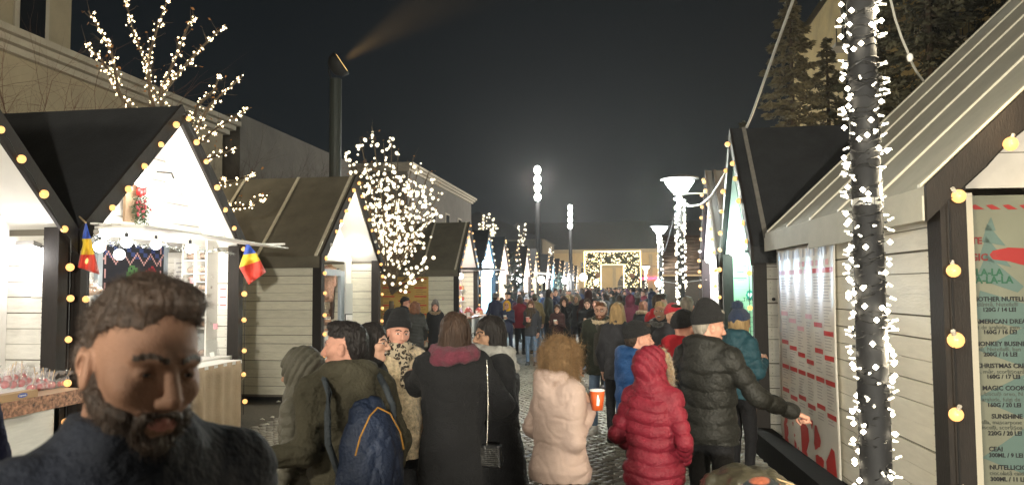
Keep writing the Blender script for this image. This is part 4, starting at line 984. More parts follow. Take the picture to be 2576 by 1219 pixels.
# hand, local frame: wrist at 0, fingers along +y, palm facing -z, thumb on +x
FING = [(-.033, .085, .060), (-.012, .092, .072), (.010, .090, .078), (.031, .084, .070)]   # little .. index
def hand_mesh(h, pose):
    key = ('hand', h, pose)
    if key in HC: return HC[key]
    curl = {'relax': (28, 34, 26), 'grip': (62, 66, 30), 'point': (75, 85, 50), 'flat': (8, 10, 8)}[pose]; p = []; k = []
    p += [cap_((0, -.05, 0), (0, .01, 0), .029, .026)]; k += [0]
    for i, (x, y, L) in enumerate(FING):
        p.append(cap_((x * .55, .01, 0), (x * .92, y, 0), .0155, .0125)); k.append(.012)
    for i, (x, y, L) in enumerate(FING):
        cu = curl if not (pose == 'point' and i == 3) else (12, 10, 5)
        a = 0; q = Vector((x, y, .002)); r = .0095 - .0008 * (i == 0); fan = R(-(x) * 160)
        for j, (fr, da) in enumerate(zip((.45, .30, .25), cu)):
            a -= R(da); d = Vector((math.sin(-fan) * math.cos(a), math.cos(a), math.sin(a))); e = q + d * L * fr; p.append(cap_(tuple(q), tuple(e), r, r * .9)); k.append(.003 if j else .006); q = e; r *= .9
    t0 = Vector((.024, .018, -.006)); t1 = t0 + Vector((.030, .028, -.014)); g = pose in ('grip', 'point')
    t2 = t1 + (Vector((.002, .026, -.022)) if g else Vector((.010, .030, -.006))); t3 = t2 + (Vector((-.012, .018, -.012)) if g else Vector((.002, .024, -.005)))
    p += [cap_(tuple(t0), tuple(t1), .0165, .0125), cap_(tuple(t1), tuple(t2), .0115, .0105), cap_(tuple(t2), tuple(t3), .0105, .0085)]; k += [.012, .004, .003]
    V, Q = volmesh(p, h, ks=k); HC[key] = (V, Q, np.zeros(len(Q), np.int32)); return HC[key]
def ik(Sh, T, l1, l2, pole):
    Sh, T, pole = Vector(Sh), Vector(T), Vector(pole); v = T - Sh; d = min(v.length, (l1 + l2) * .995); v.normalize(); T = Sh + v * d
    a = (l1 * l1 - l2 * l2 + d * d) / (2 * d); hgt = math.sqrt(max(0, l1 * l1 - a * a)); pl = (pole - v * pole.dot(v)).normalized()
    return Sh + v * a + pl * hgt, T

SKINS = {'fair': (.52, .30, .21), 'tan': (.20, .108, .070), 'rosy': (.56, .29, .21), 'olive': (.42, .25, .16)}
def skinm(n):
    m = M('skin_' + n, SKINS[n], .6, bump=.35, bs=260, var=.16, vs=16, spec=.22)
    b = m.node_tree.nodes['Principled BSDF']; b.inputs['Subsurface Weight'].default_value = .0
    return m
LIP = M('lip', (.33, .125, .10), .4); TEETH = M('teeth', (.75, .72, .66), .3); EYED = M('dark_eye', (.015, .010, .008), .15)
EYEW = M('eye_white', (.34, .32, .30), .25)
def hairm(n, c): return M('hair_' + n, c, .55, bump=1.6, bs=55, var=.45, vs=30, stretch=(1.6, 1.6, .22), spec=.3)
HAIR = {'black': (.014, .011, .010), 'dark': (.034, .021, .014), 'brown': (.048, .027, .017), 'auburn': (.12, .05, .025), 'blonde': (.36, .24, .11), 'grey': (.27, .24, .2), 'curly': (.24, .145, .07)}
def cloth(name, c, kind='fabric'):
    if kind == 'puffer': return M(name, c, .58, bump=.7, bs=70, var=.16, vs=11, spec=.32)
    if kind == 'wool': return M(name, c, .95, bump=.9, bs=110, var=.22, vs=22, sheen=.02 if max(c) < .05 else .1)
    if kind == 'fur': return M(name, c, .95, bump=2.2, bs=70, var=.5, vs=34, sheen=.3)
    if kind == 'knit': return M(name, c, .9, bump=1.6, bs=95, var=.25, vs=40, stretch=(1.6, 1.6, .5), sheen=.02 if max(c) < .05 else .15)
    return M(name, c, .82, bump=.8, bs=75, var=.16, vs=9, spec=.3)
DENIM = cloth('blue_denim', (.13, .19, .28)); BLK = cloth('black_trousers', (.012, .012, .014)); GRYT = cloth('dark_grey_trousers', (.03, .03, .034)); NAVT = cloth('navy_trousers', (.02, .026, .05))
SHOE = M('dark_shoe', (.02, .018, .016), .5, bump=.2, var=.2); WSHOE = M('pale_trainer', (.6, .58, .55), .5, var=.1)
PC = {}
def hood_up(h, q, Rh, T, quilt=None, thick=.018, fur=0):
    T = np.array(T, f32)
    c = T + Rh @ np.array((0, -.025, .012), f32); r = np.array((.118, .142, .150), f32)
    outer = ell_(c, r, Rh); inn = ell_(c + Rh @ np.array((0, .03, -.01), f32), r - thick - .012, Rh); opn = ell_(c + Rh @ np.array((0, .155, -.035), f32), (.086, .11, .122), Rh)
    nk = ell_(T + np.array((0, -.03, -.14), f32), (.135, .12, .09))
    v = Vol([outer, nk], h); v.add(outer, 0)
    if quilt:
        X, Y, Z = v.all(); x, y, z = X - c[0], Y - c[1], Z - c[2]
        ax = Rh @ np.array((0, .80, .6), f32); t = x * ax[0] + y * ax[1] + z * ax[2]
        v.F = v.F + (quilt[0] * 1.1 * (1 - np.abs(np.sin(math.pi * (t + .5) / (quilt[1] * .62))) ** .5)).astype(f32)
    v.add(nk, .05)
    X, Y, Z = v.all(); v.F = v.F + .004 * nz(X, Y, Z, 45, 2).astype(f32)
    v.cut(inn, .006); v.cut(opn, .012)
    return v.mesh()
def build_coat(h, J, c, lean, seed=0):
    """J joints, c coat spec"""
    hem = c.get('hem', .80); b = c.get('bulk', 0.); fl = c.get('flare', 0.); q = c.get('quilt'); hw = c.get('hips', 0.)
    cyf = lambda z: lean * max(0, (z - .9)) / .6
    zs = [hem, .80 if hem < .78 else hem + .02, .93, 1.06, 1.22, 1.34, 1.42, 1.465, 1.50, 1.53]
    zs = sorted(set(zs)); base = {0.: 0}
    def rx(z): return float(np.interp(z, [0.2, .8, .93, 1.06, 1.22, 1.34, 1.42, 1.465, 1.50, 1.53], [.19 + fl, .180 + fl * .4, .178 + hw, .158, .168, .176, .166, .132, .088, .07]))
    def ry(z): return float(np.interp(z, [0.2, .8, .93, 1.06, 1.22, 1.34, 1.42, 1.465, 1.50, 1.53], [.17 + fl, .150 + fl * .4, .146 + hw, .128, .134, .134, .120, .098, .080, .068]))
    bb = [b * (1 if z < 1.4 else .5) for z in zs]
    pr = [prof_(zs, [rx(z) + x for z, x in zip(zs, bb)], [ry(z) + x for z, x in zip(zs, bb)], [cyf(z) - .01 for z in zs], q)]
    ks = [0]
    for s, (Sh, E, W) in J['arms'].items():
        qa = (q[0], q[1], .02) if q else None; r = .052 + b * .55
        pr.append(cap_((s * .05, Sh[1], 1.475), (Sh[0], Sh[1], Sh[2] + .012), .058 + b * .3, r + .008)); ks.append(.04)
        pr += [cap_(Sh, E, r + .012, r - .002, qa), cap_(E, W, r, r - .014, qa)]; ks += [.022 if q else .05, .03 if not q else .012]
    if c.get('collar', 1):
        T = J['neck']
        for a in range(8):
            t = 2 * math.pi * a / 8; t2 = t + math.pi / 4; pr.append(cap_((T[0] + .072 * math.cos(t), T[1] + .075 * math.sin(t), T[2] + .012 - .012 * math.sin(t)), (T[0] + .072 * math.cos(t2), T[1] + .075 * math.sin(t2), T[2] + .012 - .012 * math.sin(t2)), .022, .022)); ks.append(.03)
    if c.get('hood') == 'down':
        T = J['neck']; e = np.array(T) + np.array((0, -.085, .01)); pr += [ell_(e, (.135, .075, .062), rotm(0, -22, 0)), ell_(e + np.array((0, -.035, -.075)), (.10, .05, .085))]; ks += [.03, .035]
        for s in (-1, 1): pr.append(cap_((T[0] + s * .10, T[1] - .04, T[2] + .02), (T[0] + s * .072, T[1] + .085, T[2] - .02), .042, .024)); ks.append(.03)
    wr = c.get('wrinkle', .006) * .8
    def post(F, X, Y, Z):
        n1 = nz(X * .8, Y * .8, Z * 1.3, 17, seed); F = F + wr * n1 + wr * .5 * nz(X, Y, Z * 1.4, 43, seed + 3)
        if h < .016: F = F + wr * 1.1 * np.exp(-(n1 / .13) ** 2) + wr * .6 * np.exp(-(nz(X * 1.2, Y * 1.2, Z * .8, 27, seed + 7) / .1) ** 2)
        if c.get('rough'): F = F + c['rough'] * nz(X, Y, Z, 150, seed)
        return F
    return volmesh(pr, h, post, ks)
def build_legs(h, J, wide=.0):
    pr = [ell_((0, -.005, .93), (.165 + wide, .12 + wide, .13))]; ks = [0]
    for s, (Hp_, K, A) in J['legs'].items(): pr += [cap_(Hp_, K, .088 + wide, .060 + wide), cap_(K, A, .060 + wide, .044 + wide)]; ks += [.04, .02]
    def post(F, X, Y, Z): return F + .004 * nz(X, Y, Z, 38) + .003 * nz(X, Y, Z * 2, 70)
    return volmesh(pr, h, post, ks)
def build_shoes(h, J):
    pr = []
    for s, (Hp_, K, A) in J['legs'].items():
        x, y = A[0], A[1]; pr += [cap_((x, y - .03, .055), (x + s * .012, y + .12, .04), .048, .042), cap_((x, y, .06), (x, y, .11), .05, .048)]
    def post(F, X, Y, Z): return np.maximum(F, .006 - Z)
    return volmesh(pr, h, post, k=.02)
def hair_mesh(h, style, Rh, T):
    """hair in head frame, then turned"""
    key = ('hair', round(h, 4), style)
    if key not in HC:
        sk = ell_((0, -.016, .040), (.087, .108, .098)); v = None
        if style == 'short':
            v = Vol([sk], h); v.add(ell_((0, -.016, .036), (.0825, .1035, .0965)), 0); v.add(ell_((0, -.055, -.01), (.07, .055, .07)), .02); v.add(ell_((0, .045, .105), (.055, .045, .028)), .02)
            X, Y, Z = v.all(); v.F = v.F + .003 * nz(X, Y, Z, 120) + .002 * nz(X, Y, Z * .4, 260)
            lim = np.where(Y > -.022, .070 - .25 * np.abs(X) - 0 * Y, np.where(Y > -.056, .068 + (Y + .022) * 4.2, -.078)); v.F = np.maximum(v.F, np.where(Y > -.06, 1, .6) * (lim - Z) * .6)
        elif style == 'quiff':
            v = Vol([ell_((0, -.012, .05), (.1, .125, .12))], h); v.add(ell_((0, -.018, .036), (.0795, .100, .0975)), 0); v.add(ell_((0, -.055, -.01), (.068, .054, .07)), .02)
            v.add(ell_((.0, .012, .106), (.058, .074, .032)), .02); v.add(ell_((-.015, .050, .106), (.042, .028, .020)), .02)
            X, Y, Z = v.all(); v.F = v.F + .005 * nz(X, Y * .6, Z, 75) + .0025 * nz(X * 1.5, Y * .4, Z, 190)
            lim = np.where(Y > .012, .080 - .45 * np.abs(X) + .2 * np.abs(X - .05) + .006 * np.sin(X * 140), np.where(Y > -.045, .060 + (Y - .012) * 2.2, -.078)); v.F = np.maximum(v.F, (lim - Z) * .6)
        elif style in ('bob', 'long', 'midback'):
            L = {'bob': -.155, 'long': -.30, 'midback': -.22}[style]
            v = Vol([sk, cap_((-.1, -.05, L), (.1, .05, L), .05, .05)], h); v.add(sk, 0)
            for s in (-1, 1): v.add(cap_((s * .062, -.005, 0), (s * .072, .0, L + .06), .034, .036), .03); v.add(cap_((s * .04, -.055, 0), (s * .05, -.06, L + .03), .05, .045), .03)
            v.add(cap_((0, -.06, 0), (0, -.075, L + .02), .055, .045), .03)
            X, Y, Z = v.all(); v.F = v.F + .0055 * nz(X, Y, Z * .25, 75) + .003 * nz(X * 2, Y * 2, Z * .3, 120)
            v.cut(ell_((0, .125, -.045), (.066, .085, .115)), .008)
        elif style == 'curly':
            v = Vol([ell_((0, -.02, 0), (.15, .15, .19))], h); v.add(ell_((0, -.02, .03), (.108, .125, .115)), 0)
            for s in (-1, 1): v.add(ell_((s * .055, -.03, -.08), (.065, .085, .10)), .03)
            v.add(ell_((0, -.06, -.10), (.085, .07, .10)), .03)
            X, Y, Z = v.all(); v.F = v.F + .013 * nz(X, Y, Z, 55) + .008 * nz(X, Y, Z, 125, 2)
            v.cut(ell_((0, .135, -.04), (.07, .085, .12)), .008)
        elif style == 'bun':
            v = Vol([ell_((0, -.05, .02), (.1, .16, .11))], h); v.add(ell_((0, -.016, .038), (.084, .105, .096)), 0); v.add(ell_((0, -.12, -.03), (.05, .045, .05)), .02); v.add(ell_((0, -.06, -.02), (.07, .055, .07)), .02)
            X, Y, Z = v.all(); v.F = v.F + .003 * nz(X, Y, Z * .4, 110); v.F = np.maximum(v.F, (np.where(Y > .0, .055, -.075) - Z) * .6)
        elif style == 'beard':
            v = Vol([ell_((0, .035, -.07), (.08, .08, .08))], h); v.add(ell_((0, .031, -.074), (.0545, .0545, .048)), 0); [v.add(cap_((s * .067, .002, -.035), (s * .046, .046, -.092), .0115, .013), .014) for s in (-1, 1)]; [v.add(cap_((s * .064, .012, -.05), (s * .045, .07, -.062), .010, .008), .02) for s in (-1, 1)]; v.add(ell_((0, .072, -.100), (.030, .025, .023)), .015)
            for s in (-1, 1): v.add(cap_((s * .056, .012, -.062), (s * .068, .0, -.006), .012, .006), .012); v.add(cap_((s * .004, .0955, -.0505), (s * .024, .088, -.058), .0065, .0065), .005); v.add(cap_((s * .024, .088, -.058), (s * .030, .078, -.08), .0065, .009), .006)
            X, Y, Z = v.all(); v.F = v.F + .0022 * nz(X, Y, Z, 170) + .0014 * nz(X, Y, Z, 330)
            v.cut(ell_((0, .100, -.0672), (.018, .02, .0062)), .003); v.cut(ell_((0, .1, -.034), (.047, .04, .0165)), .006); v.cut(ell_((0, .03, -.15), (.05, .05, .028)), .01)
        HC[key] = v.mesh()
    V, Q = HC[key]; return (V @ Rh.T + np.array(T, f32)).astype(f32), Q
def hat_mesh(h, style, Rh, T):
    key = ('hat', round(h, 4), style)
    if key not in HC:
        v = Vol([ell_((0, -.02, .09), (.12, .14, .13))], h)
        if style == 'slouch': v.add(ell_((0, -.018, .052), (.092, .114, .112)), 0); v.add(ell_((0, -.035, .145), (.052, .065, .045)), .05)
        elif style == 'pompom': v.add(ell_((0, -.016, .048), (.092, .113, .112)), 0)
        else: v.add(ell_((0, -.016, .046), (.090, .112, .102)), 0)
        X, Y, Z = v.all(); A_ = np.arctan2(X, Y + .016); v.F = v.F + .0016 * np.sin(A_ * 46) + .004 * nz(X, Y, Z, 40)
        t = .036 - .30 * (Y + .02) * -1 * .0 + .02 * (Y > 0) * 0; lim = .030 + .28 * (Y) ; band = lim + .052
        roll = np.where((Z < band) & (Z > lim), -.005, 0); v.F = v.F + roll; v.F = np.maximum(v.F, (lim - Z) * .9)
        V, Q = v.mesh(); fm = None
        HC[key] = (V, Q)
    V, Q = HC[key]; return (V @ Rh.T + np.array(T, f32)).astype(f32), Q
def strands(V, Q, n, L, mats, seed, curl=0., w=.0016, grav=.6, jit=.35):
    """fine hair ribbons growing from a hair mass"""
    rg = np.random.RandomState(seed); fi = rg.randint(0, len(Q), n); P = V[Q[fi]].mean(1); a = V[Q[fi, 1]] - V[Q[fi, 0]]; b = V[Q[fi, 3]] - V[Q[fi, 0]]
    N = np.cross(a, b); N /= np.linalg.norm(N, axis=1, keepdims=True) + 1e-9; ctr = V.mean(0); 
    D = N * .28 + rg.normal(0, jit, (n, 3)); D[:, 2] -= grav; D /= np.linalg.norm(D, axis=1, keepdims=True); Ls = L * rg.uniform(.5, 1.2, (n, 1))
    sd = np.cross(D, N + .01); sd /= np.linalg.norm(sd, axis=1, keepdims=True) + 1e-9
    ph = rg.uniform(0, 6, (n, 1)); pts = []
    p = P.copy() - N * .002
    for k in range(5):
        wd = w * (1 - k / 4.6); c = curl * np.sin(ph + k * 2.0) * sd * Ls + curl * np.cos(ph + k * 2.0) * N * Ls * .6
        pts.append(p + c + sd * wd); pts.append(p + c - sd * wd); D = D + np.array([0, 0, -grav * .25]); D /= np.linalg.norm(D, axis=1, keepdims=True); p = p + D * Ls / 4
    W = np.stack(pts, 1).reshape(-1, 3); base = np.arange(n)[:, None] * 10; F_ = []
    for k in range(4): F_.append(np.concatenate([base + 2 * k, base + 2 * k + 1, base + 2 * k + 3, base + 2 * k + 2], 1))
    return W, np.concatenate(F_)

def person(pos, H, heading, label, cat='person', group=None, h=.012, coat=None, coatm=None, legs=BLK, shoes=SHOE, skin='fair', hair='short', hairc='dark', hat=None, hatm=None,
           head=(0, 0, 0), arms=None, lean=0., female=False, laugh=False, scarf=None, extras=(), stance=.1, step=0., strand=0, hh=None, eyes=False, hoodup=False, fur=None, poses=('relax', 'relax'), beard=False, glasses=False, world_arms=False, headoff=(0, 0), strand_kw=None):
    coat = dict(coat or {}); sc = H / 1.75
    T = np.array((headoff[0], .02 + lean * 1.0 + headoff[1], 1.615), f32); Rh = rotm(*head)
    rootM = Matrix.Translation(Vector((pos[0], pos[1], 0))) @ Matrix.Rotation(heading, 4, 'Z') @ Matrix.Scale(sc, 4); inv = rootM.inverted()
    J = {'neck': (0, lean * .9 - .005, 1.495), 'arms': {}, 'legs': {}}
    ar = arms or {}; sw = (.142 if female else .165) + coat.get('bulk', 0) * .4; hands = {}
    for s in (-1, 1):
        Sh = (s * sw, lean * .8 - .005, 1.412); t = ar.get(s, 'down')
        pole = (s * .5, -.5, -.8)
        if t == 'down': t = (s * (sw + .075 + coat.get('bulk', 0) * .5), .05, .90)
        elif t == 'pocket': t = (s * .17, .13, 1.0); 
        elif t == 'hold': t = (s * .05, .27, 1.22)
        elif t == 'mouth': t = (s * .03, .16 + lean, 1.47)
        elif isinstance(t, (Vector,)): t = tuple(inv @ t); pole = (s * .25, -.35, -1)
        elif len(t) == 4: t, pole = t[:3], t[3]
        E, W = ik(Sh, t, .285, .26, pole); J['arms'][s] = (tuple(Sh), tuple(E), tuple(W)); hands[s] = (E, W)
        J['legs'][s] = ((s * .085, 0, .90), (s * .09 + s * stance * .2, .02 + s * step * .5, .50), (s * stance, -.01 + s * step, .10))
    # body: torso, legs, arms, neck, head and hands in one mesh
    V0, Q0, fm0 = head_mesh(hh or max(.0035, h * .55), female, laugh); parts = [(V0 @ Rh.T + T, Q0, fm0)]
    tor = [prof_([.9, .96, 1.1, 1.3, 1.42, 1.5], [.07, .10, .12, .14, .12, .05], [.05, .07, .08, .09, .08, .05], [0, 0, 0, lean * .6, lean * .8, lean * .9])]
    for s in (-1, 1): A_ = J['arms'][s]; tor += [cap_(A_[0], A_[1], .035, .032), cap_(A_[1], A_[2], .03, .024)]; G = J['legs'][s]; tor += [cap_(G[0], G[1], .06, .04), cap_(G[1], G[2], .04, .03)]
    V1, Q1 = volmesh(tor, .025, k=.03); parts.append((V1, Q1, np.zeros(len(Q1), np.int32)))
    for i, s in enumerate((-1, 1)):
        if ar.get(s) == 'pocket': continue
        E, W = hands[s]; d = (W - E).normalized(); pose = poses[i] if isinstance(poses, (tuple, list)) else poses
        side = Vector((-s, 0, 0)) if abs(d.x) < .75 else Vector((0, 1, 0))
        if pose in ('grip',): nrm = Vector((s, 0, 0)) if abs(d.x) < .8 else Vector((0, -1, 0))     # back of the hand
        elif pose == 'point': nrm = Vector((0, 0, 1))
        else: nrm = Vector((s, .0, 0))
        nrm = (nrm - d * nrm.dot(d)).normalized(); xax = d.cross(nrm)
        mir = 1
        want = Vector((0, 1, 0)) if pose == 'relax' else (Vector((0, 0, 1)) if pose == 'grip' else Vector((-s, 0, 0)))
        if xax.dot(want) < 0: mir = -1
        Vh, Qh, fh = hand_mesh(max(.004, h * .45), pose); Vh = Vh.copy()
        if mir < 0: Vh[:, 0] *= -1; Qh = Qh[:, ::-1]
        B_ = np.array([xax, d, nrm], f32); parts.append((Vh @ B_ + np.array(W + d * .018, f32), Qh, fh))
    VV = []; QQ = []; FM = []; n = 0
    for V, Q, fm in parts: VV.append(V); QQ.append(Q + n); FM.append(fm); n += len(V)
    browm = hairm(hairc, HAIR[hairc])
    root = obj('person', mesh('person', np.concatenate(VV), np.concatenate(QQ), [skinm(skin), LIP, browm, TEETH, EYED], True, np.concatenate(FM)))
    root.location = (pos[0], pos[1], 0); root.rotation_euler = (0, 0, heading); root.scale = (sc, sc, sc)
    tag(root, label, cat, group)
    def part(nm, VQ, m, smooth=True): return obj(nm, mesh(nm, VQ[0], VQ[1], m, smooth), root)
    part('coat', build_coat(h, J, coat, lean, seed=len(label)), coatm)
    if legs: part('trousers', build_legs(max(h, .014), J), legs)
    part('shoes', build_shoes(max(h, .014), J), shoes)
    if hoodup:
        part('hood', hood_up(h, None, Rh, T, coat.get('quilt')), coatm)
        if fur: 
            c = np.array(T) + Rh @ np.array((0, .085, -.015), f32); pr = []
            for a in range(14):
                t = 2 * math.pi * a / 14; t2 = 2 * math.pi * (a + 1) / 14
                g = lambda u: tuple(c + Rh @ np.array((.098 * math.cos(u), -.02 * math.cos(u) ** 2 - .02 * math.sin(u), .125 * math.sin(u)), f32)); pr.append(cap_(g(t), g(t2), .026, .026))
            VF = volmesh(pr, h, lambda F, X, Y, Z: F + .006 * nz(X, Y, Z, 110), k=.01); q = part('fur_trim', VF, fur)
            st = strands(VF[0], VF[1], 1500, .035, None, 4, 0, .0012, .2, .6); part('fur_strands', st, fur, False)['kind'] = 'stuff'
    elif fur:
        Tn = J['neck']; pr = []
        for a in range(12):
            t = 2 * math.pi * a / 12; t2 = t + math.pi / 6; g = lambda u: (Tn[0] + .115 * math.cos(u), Tn[1] - .02 + .105 * math.sin(u), Tn[2] - .015 - .03 * math.sin(u)); pr.append(cap_(g(t), g(t2), .04, .04))
        VF = volmesh(pr, h, lambda F, X, Y, Z: F + .006 * nz(X, Y, Z, 110), k=.02); part('fur_trim', VF, fur)
        if h < .016: part('fur_strands', strands(VF[0], VF[1], 1500, .03, None, 4, 0, .0012, .2, .6), fur, False)['kind'] = 'stuff'
    if hair:
        VH = hair_mesh(max(.005, h * .6) if h < .03 else .02, hair, Rh, T)
        if hat: 
            pass
        hp = part('hair', VH, browm)
        if strand:
            kw = dict(L=.05, curl=0., w=.0012, grav=.5, jit=.3); kw.update(strand_kw or {})
            st = strands(VH[0], VH[1], strand, seed=3, mats=None, **kw); part('hair_strands', st, browm, False)['kind'] = 'stuff'
    if beard:
        VB = hair_mesh(max(.0035, h * .5), 'beard', Rh, T); part('beard', VB, browm)
        if strand: part('beard_strands', strands(VB[0], VB[1], 6000, .015, None, 8, 0, .0006, .5, .5), browm, False)['kind'] = 'stuff'
    if hat:
        part('beanie', hat_mesh(max(.006, h * .6), hat, Rh, T), hatm)
        if hat == 'pompom':
            c = np.array(T) + Rh @ np.array((0, -.035, .175), f32); VP = volmesh([ell_(c, (.052, .052, .048))], max(.007, h * .6), lambda F, X, Y, Z: F + .008 * nz(X, Y, Z, 120)); part('pompom', VP, hatm)
            part('pompom_fur', strands(VP[0], VP[1], 900, .03, None, 2, 0, .0014, .1, .6), hatm, False)['kind'] = 'stuff'
    if scarf:
        Tn = J['neck']; sz = scarf.get('size', 1.); pr = []
        for ring in range(scarf.get('rings', 2)):
            for a in range(10):
                t = 2 * math.pi * a / 10; t2 = t + math.pi / 5; rr_ = (.088 + .022 * ring) * sz; g = lambda u: (Tn[0] + rr_ * math.cos(u), Tn[1] + .005 + rr_ * 1.02 * math.sin(u), Tn[2] + .012 - .045 * ring + .02 * math.sin(u + ring * 2) - .01 * math.sin(u)); pr.append(cap_(g(t), g(t2), .033 * sz, .033 * sz))
        if scarf.get('shawl'):
            for s in (-1, 1): pr.append(cap_((s * .08, -.06, 1.47), (s * .17, -.03, 1.36), .06, .055))
            pr.append(cap_((-.12, -.10, 1.40), (.12, -.10, 1.40), .05, .05)); pr.append(cap_((0, -.1, 1.46), (0, -.135, 1.30), .07, .05))
        for tail in scarf.get('tails', ()): pr += [cap_(a, b, .038, .034) for a, b in zip(tail[:-1], tail[1:])]
        part('scarf', volmesh(pr, h, lambda F, X, Y, Z: F + .006 * nz(X, Y, Z * 2.0, 48) + .003 * nz(X, Y, Z, 120), k=.025), scarf['m'])
    if glasses:
        mb = MB()
        for s in (-1, 1):
            mb.tube([tuple(T + Rh @ np.array((s * .033 + .022 * math.cos(a), .104, .002 + .018 * math.sin(a)), f32)) for a in np.linspace(0, 6.283, 15)], .0018, 5, cap=False)
            mb.tube([tuple(T + Rh @ np.array(p, f32)) for p in ((s * .055, .103, .006), (s * .078, .06, .006), (s * .08, -.01, .0))], .0018, 5)
        mb.tube([tuple(T + Rh @ np.array(p, f32)) for p in ((-.011, .106, .006), (0, .109, .009), (.011, .106, .006))], .0018, 5)
        mb.build('glasses', BLACKM, root)
    if eyes:
        for s in (-1, 1):
            e = MB(); e.ball((0, 0, 0), .0118, 20, 14); eo = e.build('eye', EYEW, root, True, tuple(T + Rh @ np.array((s * .031, .0735, .0025), f32)))
            MB().ball((0, .0085, 0), (.0055, .004, .0055), 12, 8).build('iris', EYED, eo, True).rotation_euler = Matrix(Rh.tolist()).to_euler()
    for ex in extras: ex(root, J, T, Rh, h)
    return root
def at_ground(zx, zy, d): p = at(zx, zy, d); return p
def vdir(p): v = Vector((p[0], p[1], 0)); return math.atan2(v.y, v.x)
def pz(zx, ztop, d, phi, label, hat_h=0., **k):
    """person whose head top is seen at (zx, ztop), depth d; phi turns left from facing away"""
    p = at(zx, ztop, d); H = (p.z - hat_h)
    return person((p.x, p.y), H, vdir(p) - math.pi / 2 + R(phi), label, **k)
# ---------------------------------------------------------------- props in and around the stalls
def tb(o, label, cat, group=None): return tag(o, label, cat, group)
# --- candy apple stall
CEL = M('cellophane', (.95, .93, .95), .08, alpha=.22, spec=1.)
CAN = M('candy_red', (.42, .012, .015), .12, spec=.8); STK = M('wooden_stick', (.5, .36, .2), .6)
CARD = M('cardboard', (.42, .27, .14), .7, var=.1); FLOR = M('floral_oilcloth', (.34, .17, .10), .5, var=.95, vs=34)
xe = -4.72; zc = 1.0
cst = MB().box((-5.04, 3.3, zc - .03), (xe, 6.15, zc)).build('counter_board', M('worn_counter', (.5, .34, .22), .5, var=.15))
MB().box((xe, 3.3, zc - .12), (xe + .006, 6.15, zc + .002)).build('counter_edging', FLOR, cst)
MB().box((-4.99, 3.3, .05), (-4.97, 6.14, zc - .035)).build('counter_front', WOODW, cst)
tb(cst, 'long counter board with a floral oilcloth edge in front of the candy apple stall', 'counter')
ap = empty('candy_apple', (0, 0, 0))
MB().ball((0, 0, .034), (.036, .036, .034), 12, 8).build('apple', CAN, ap, True); MB().tube([(0, 0, .06), (.004, 0, .17)], .0035, 5).build('stick', STK, ap)
mb = MB(); n = 12
v = []; 
for rad, z in ((.040, .002), (.045, .035), (.040, .065), (.012, .10), (.014, .105), (.040, .15)):
    for j in range(n): a = 6.283 * j / n; r_ = rad * (1 + .14 * math.sin(j * 2.6 + z * 60)); v.append((r_ * math.cos(a), r_ * math.sin(a), z + .006 * math.sin(j * 3)))
mb.add(v, [(i * n + j, i * n + (j + 1) % n, (i + 1) * n + (j + 1) % n, (i + 1) * n + j) for i in range(5) for j in range(n)]); mb.build('wrapper', CEL, ap, True)
k = 0
for (zx, zy, l) in ((118, 965, 0), (95, 968, 0), (140, 958, 0), (158, 955, 0), (75, 972, 0), (108, 950, 0), (128, 945, 0), (150, 944, 0), (60, 925, .05), (80, 920, .06), (40, 930, .05), (100, 925, .05), (20, 925, .06), (48, 905, .1), (70, 900, .1), (118, 930, .03), (8, 905, .1), (30, 900, .1)):
    p = onpl(zx, zy, (0, 0, zc + .02), Vector((0, 0, 1))); p.x = min(max(p.x, -5.0), xe - .05); y_ = onx(zx, zy, p.x).y
    o = ap if k == 0 else copy_tree(ap); o.location = (p.x - l * .5, y_, zc + l); o.rotation_euler = (random.uniform(-.3, .3), random.uniform(-.3, .3), random.uniform(0, 6)); k += 1
    tag(o, 'red candy apple in clear cellophane on the oilcloth edged counter', 'candy apple', 'candy apples wrapped in cellophane')
tr = MB(); q = onx(30, 945, -4.86); tr.box((-5.0, q.y - .35, zc + .001), (-4.78, q.y + .12, zc + .05)); o = tr.build('apple_tray', M('white_tray', (.7, .68, .66), .5)); tb(o, 'white display tray holding the raised candy apples', 'tray')
p = onx(28, 985, -4.735); cx = MB().box((-.09, -.26, 0), (0, .26, .055)).build('cardboard_box', CARD, loc=(-4.74, p.y + .02, zc + .001)); tb(cx, 'flat cardboard box with a small oval blue label lying on the counter edge', 'box')
lb = MB().prism([(.05 * math.cos(a), .018 * math.sin(a)) for a in np.linspace(0, 6.28, 17)[:-1]], .0005, .002, 0).build('oval_label', M('blue_label', (.08, .12, .4), .5), cx, loc=(0, .1, .03))
font('lettering', 'Capriccio', .018, PAPER, Matrix.Translation((.0025, .065, .024)) @ Matrix(((0, 0, 1, 0), (1, 0, 0, 0), (0, 1, 0, 0), (0, 0, 0, 1))), cx)
yw = 6.112
p = ony(80, 620, yw); fl = empty('floodlight', p); tb(fl, 'small flat floodlight fixed on the inner plank wall of the candy apple stall', 'floodlight')
MB().box((-.09, -.09, -.012), (.09, .05, .03)).build('housing', M('grey_cast', (.35, .34, .33), .4), fl, rot=(R(-12), 0, 0)); MB().box((-.078, -.08, -.018), (.078, .04, -.0125)).build('lamp_glass', GLOBE, fl, rot=(R(-12), 0, 0))
MB().tube([(0, .04, 0), (.11, .0, .0)], .01, 6).build('bracket', BLACKM, fl)
lamp('flood_light', (p.x + .02, p.y - .12, p.z - .1), 5, (1, .96, .94), .05)
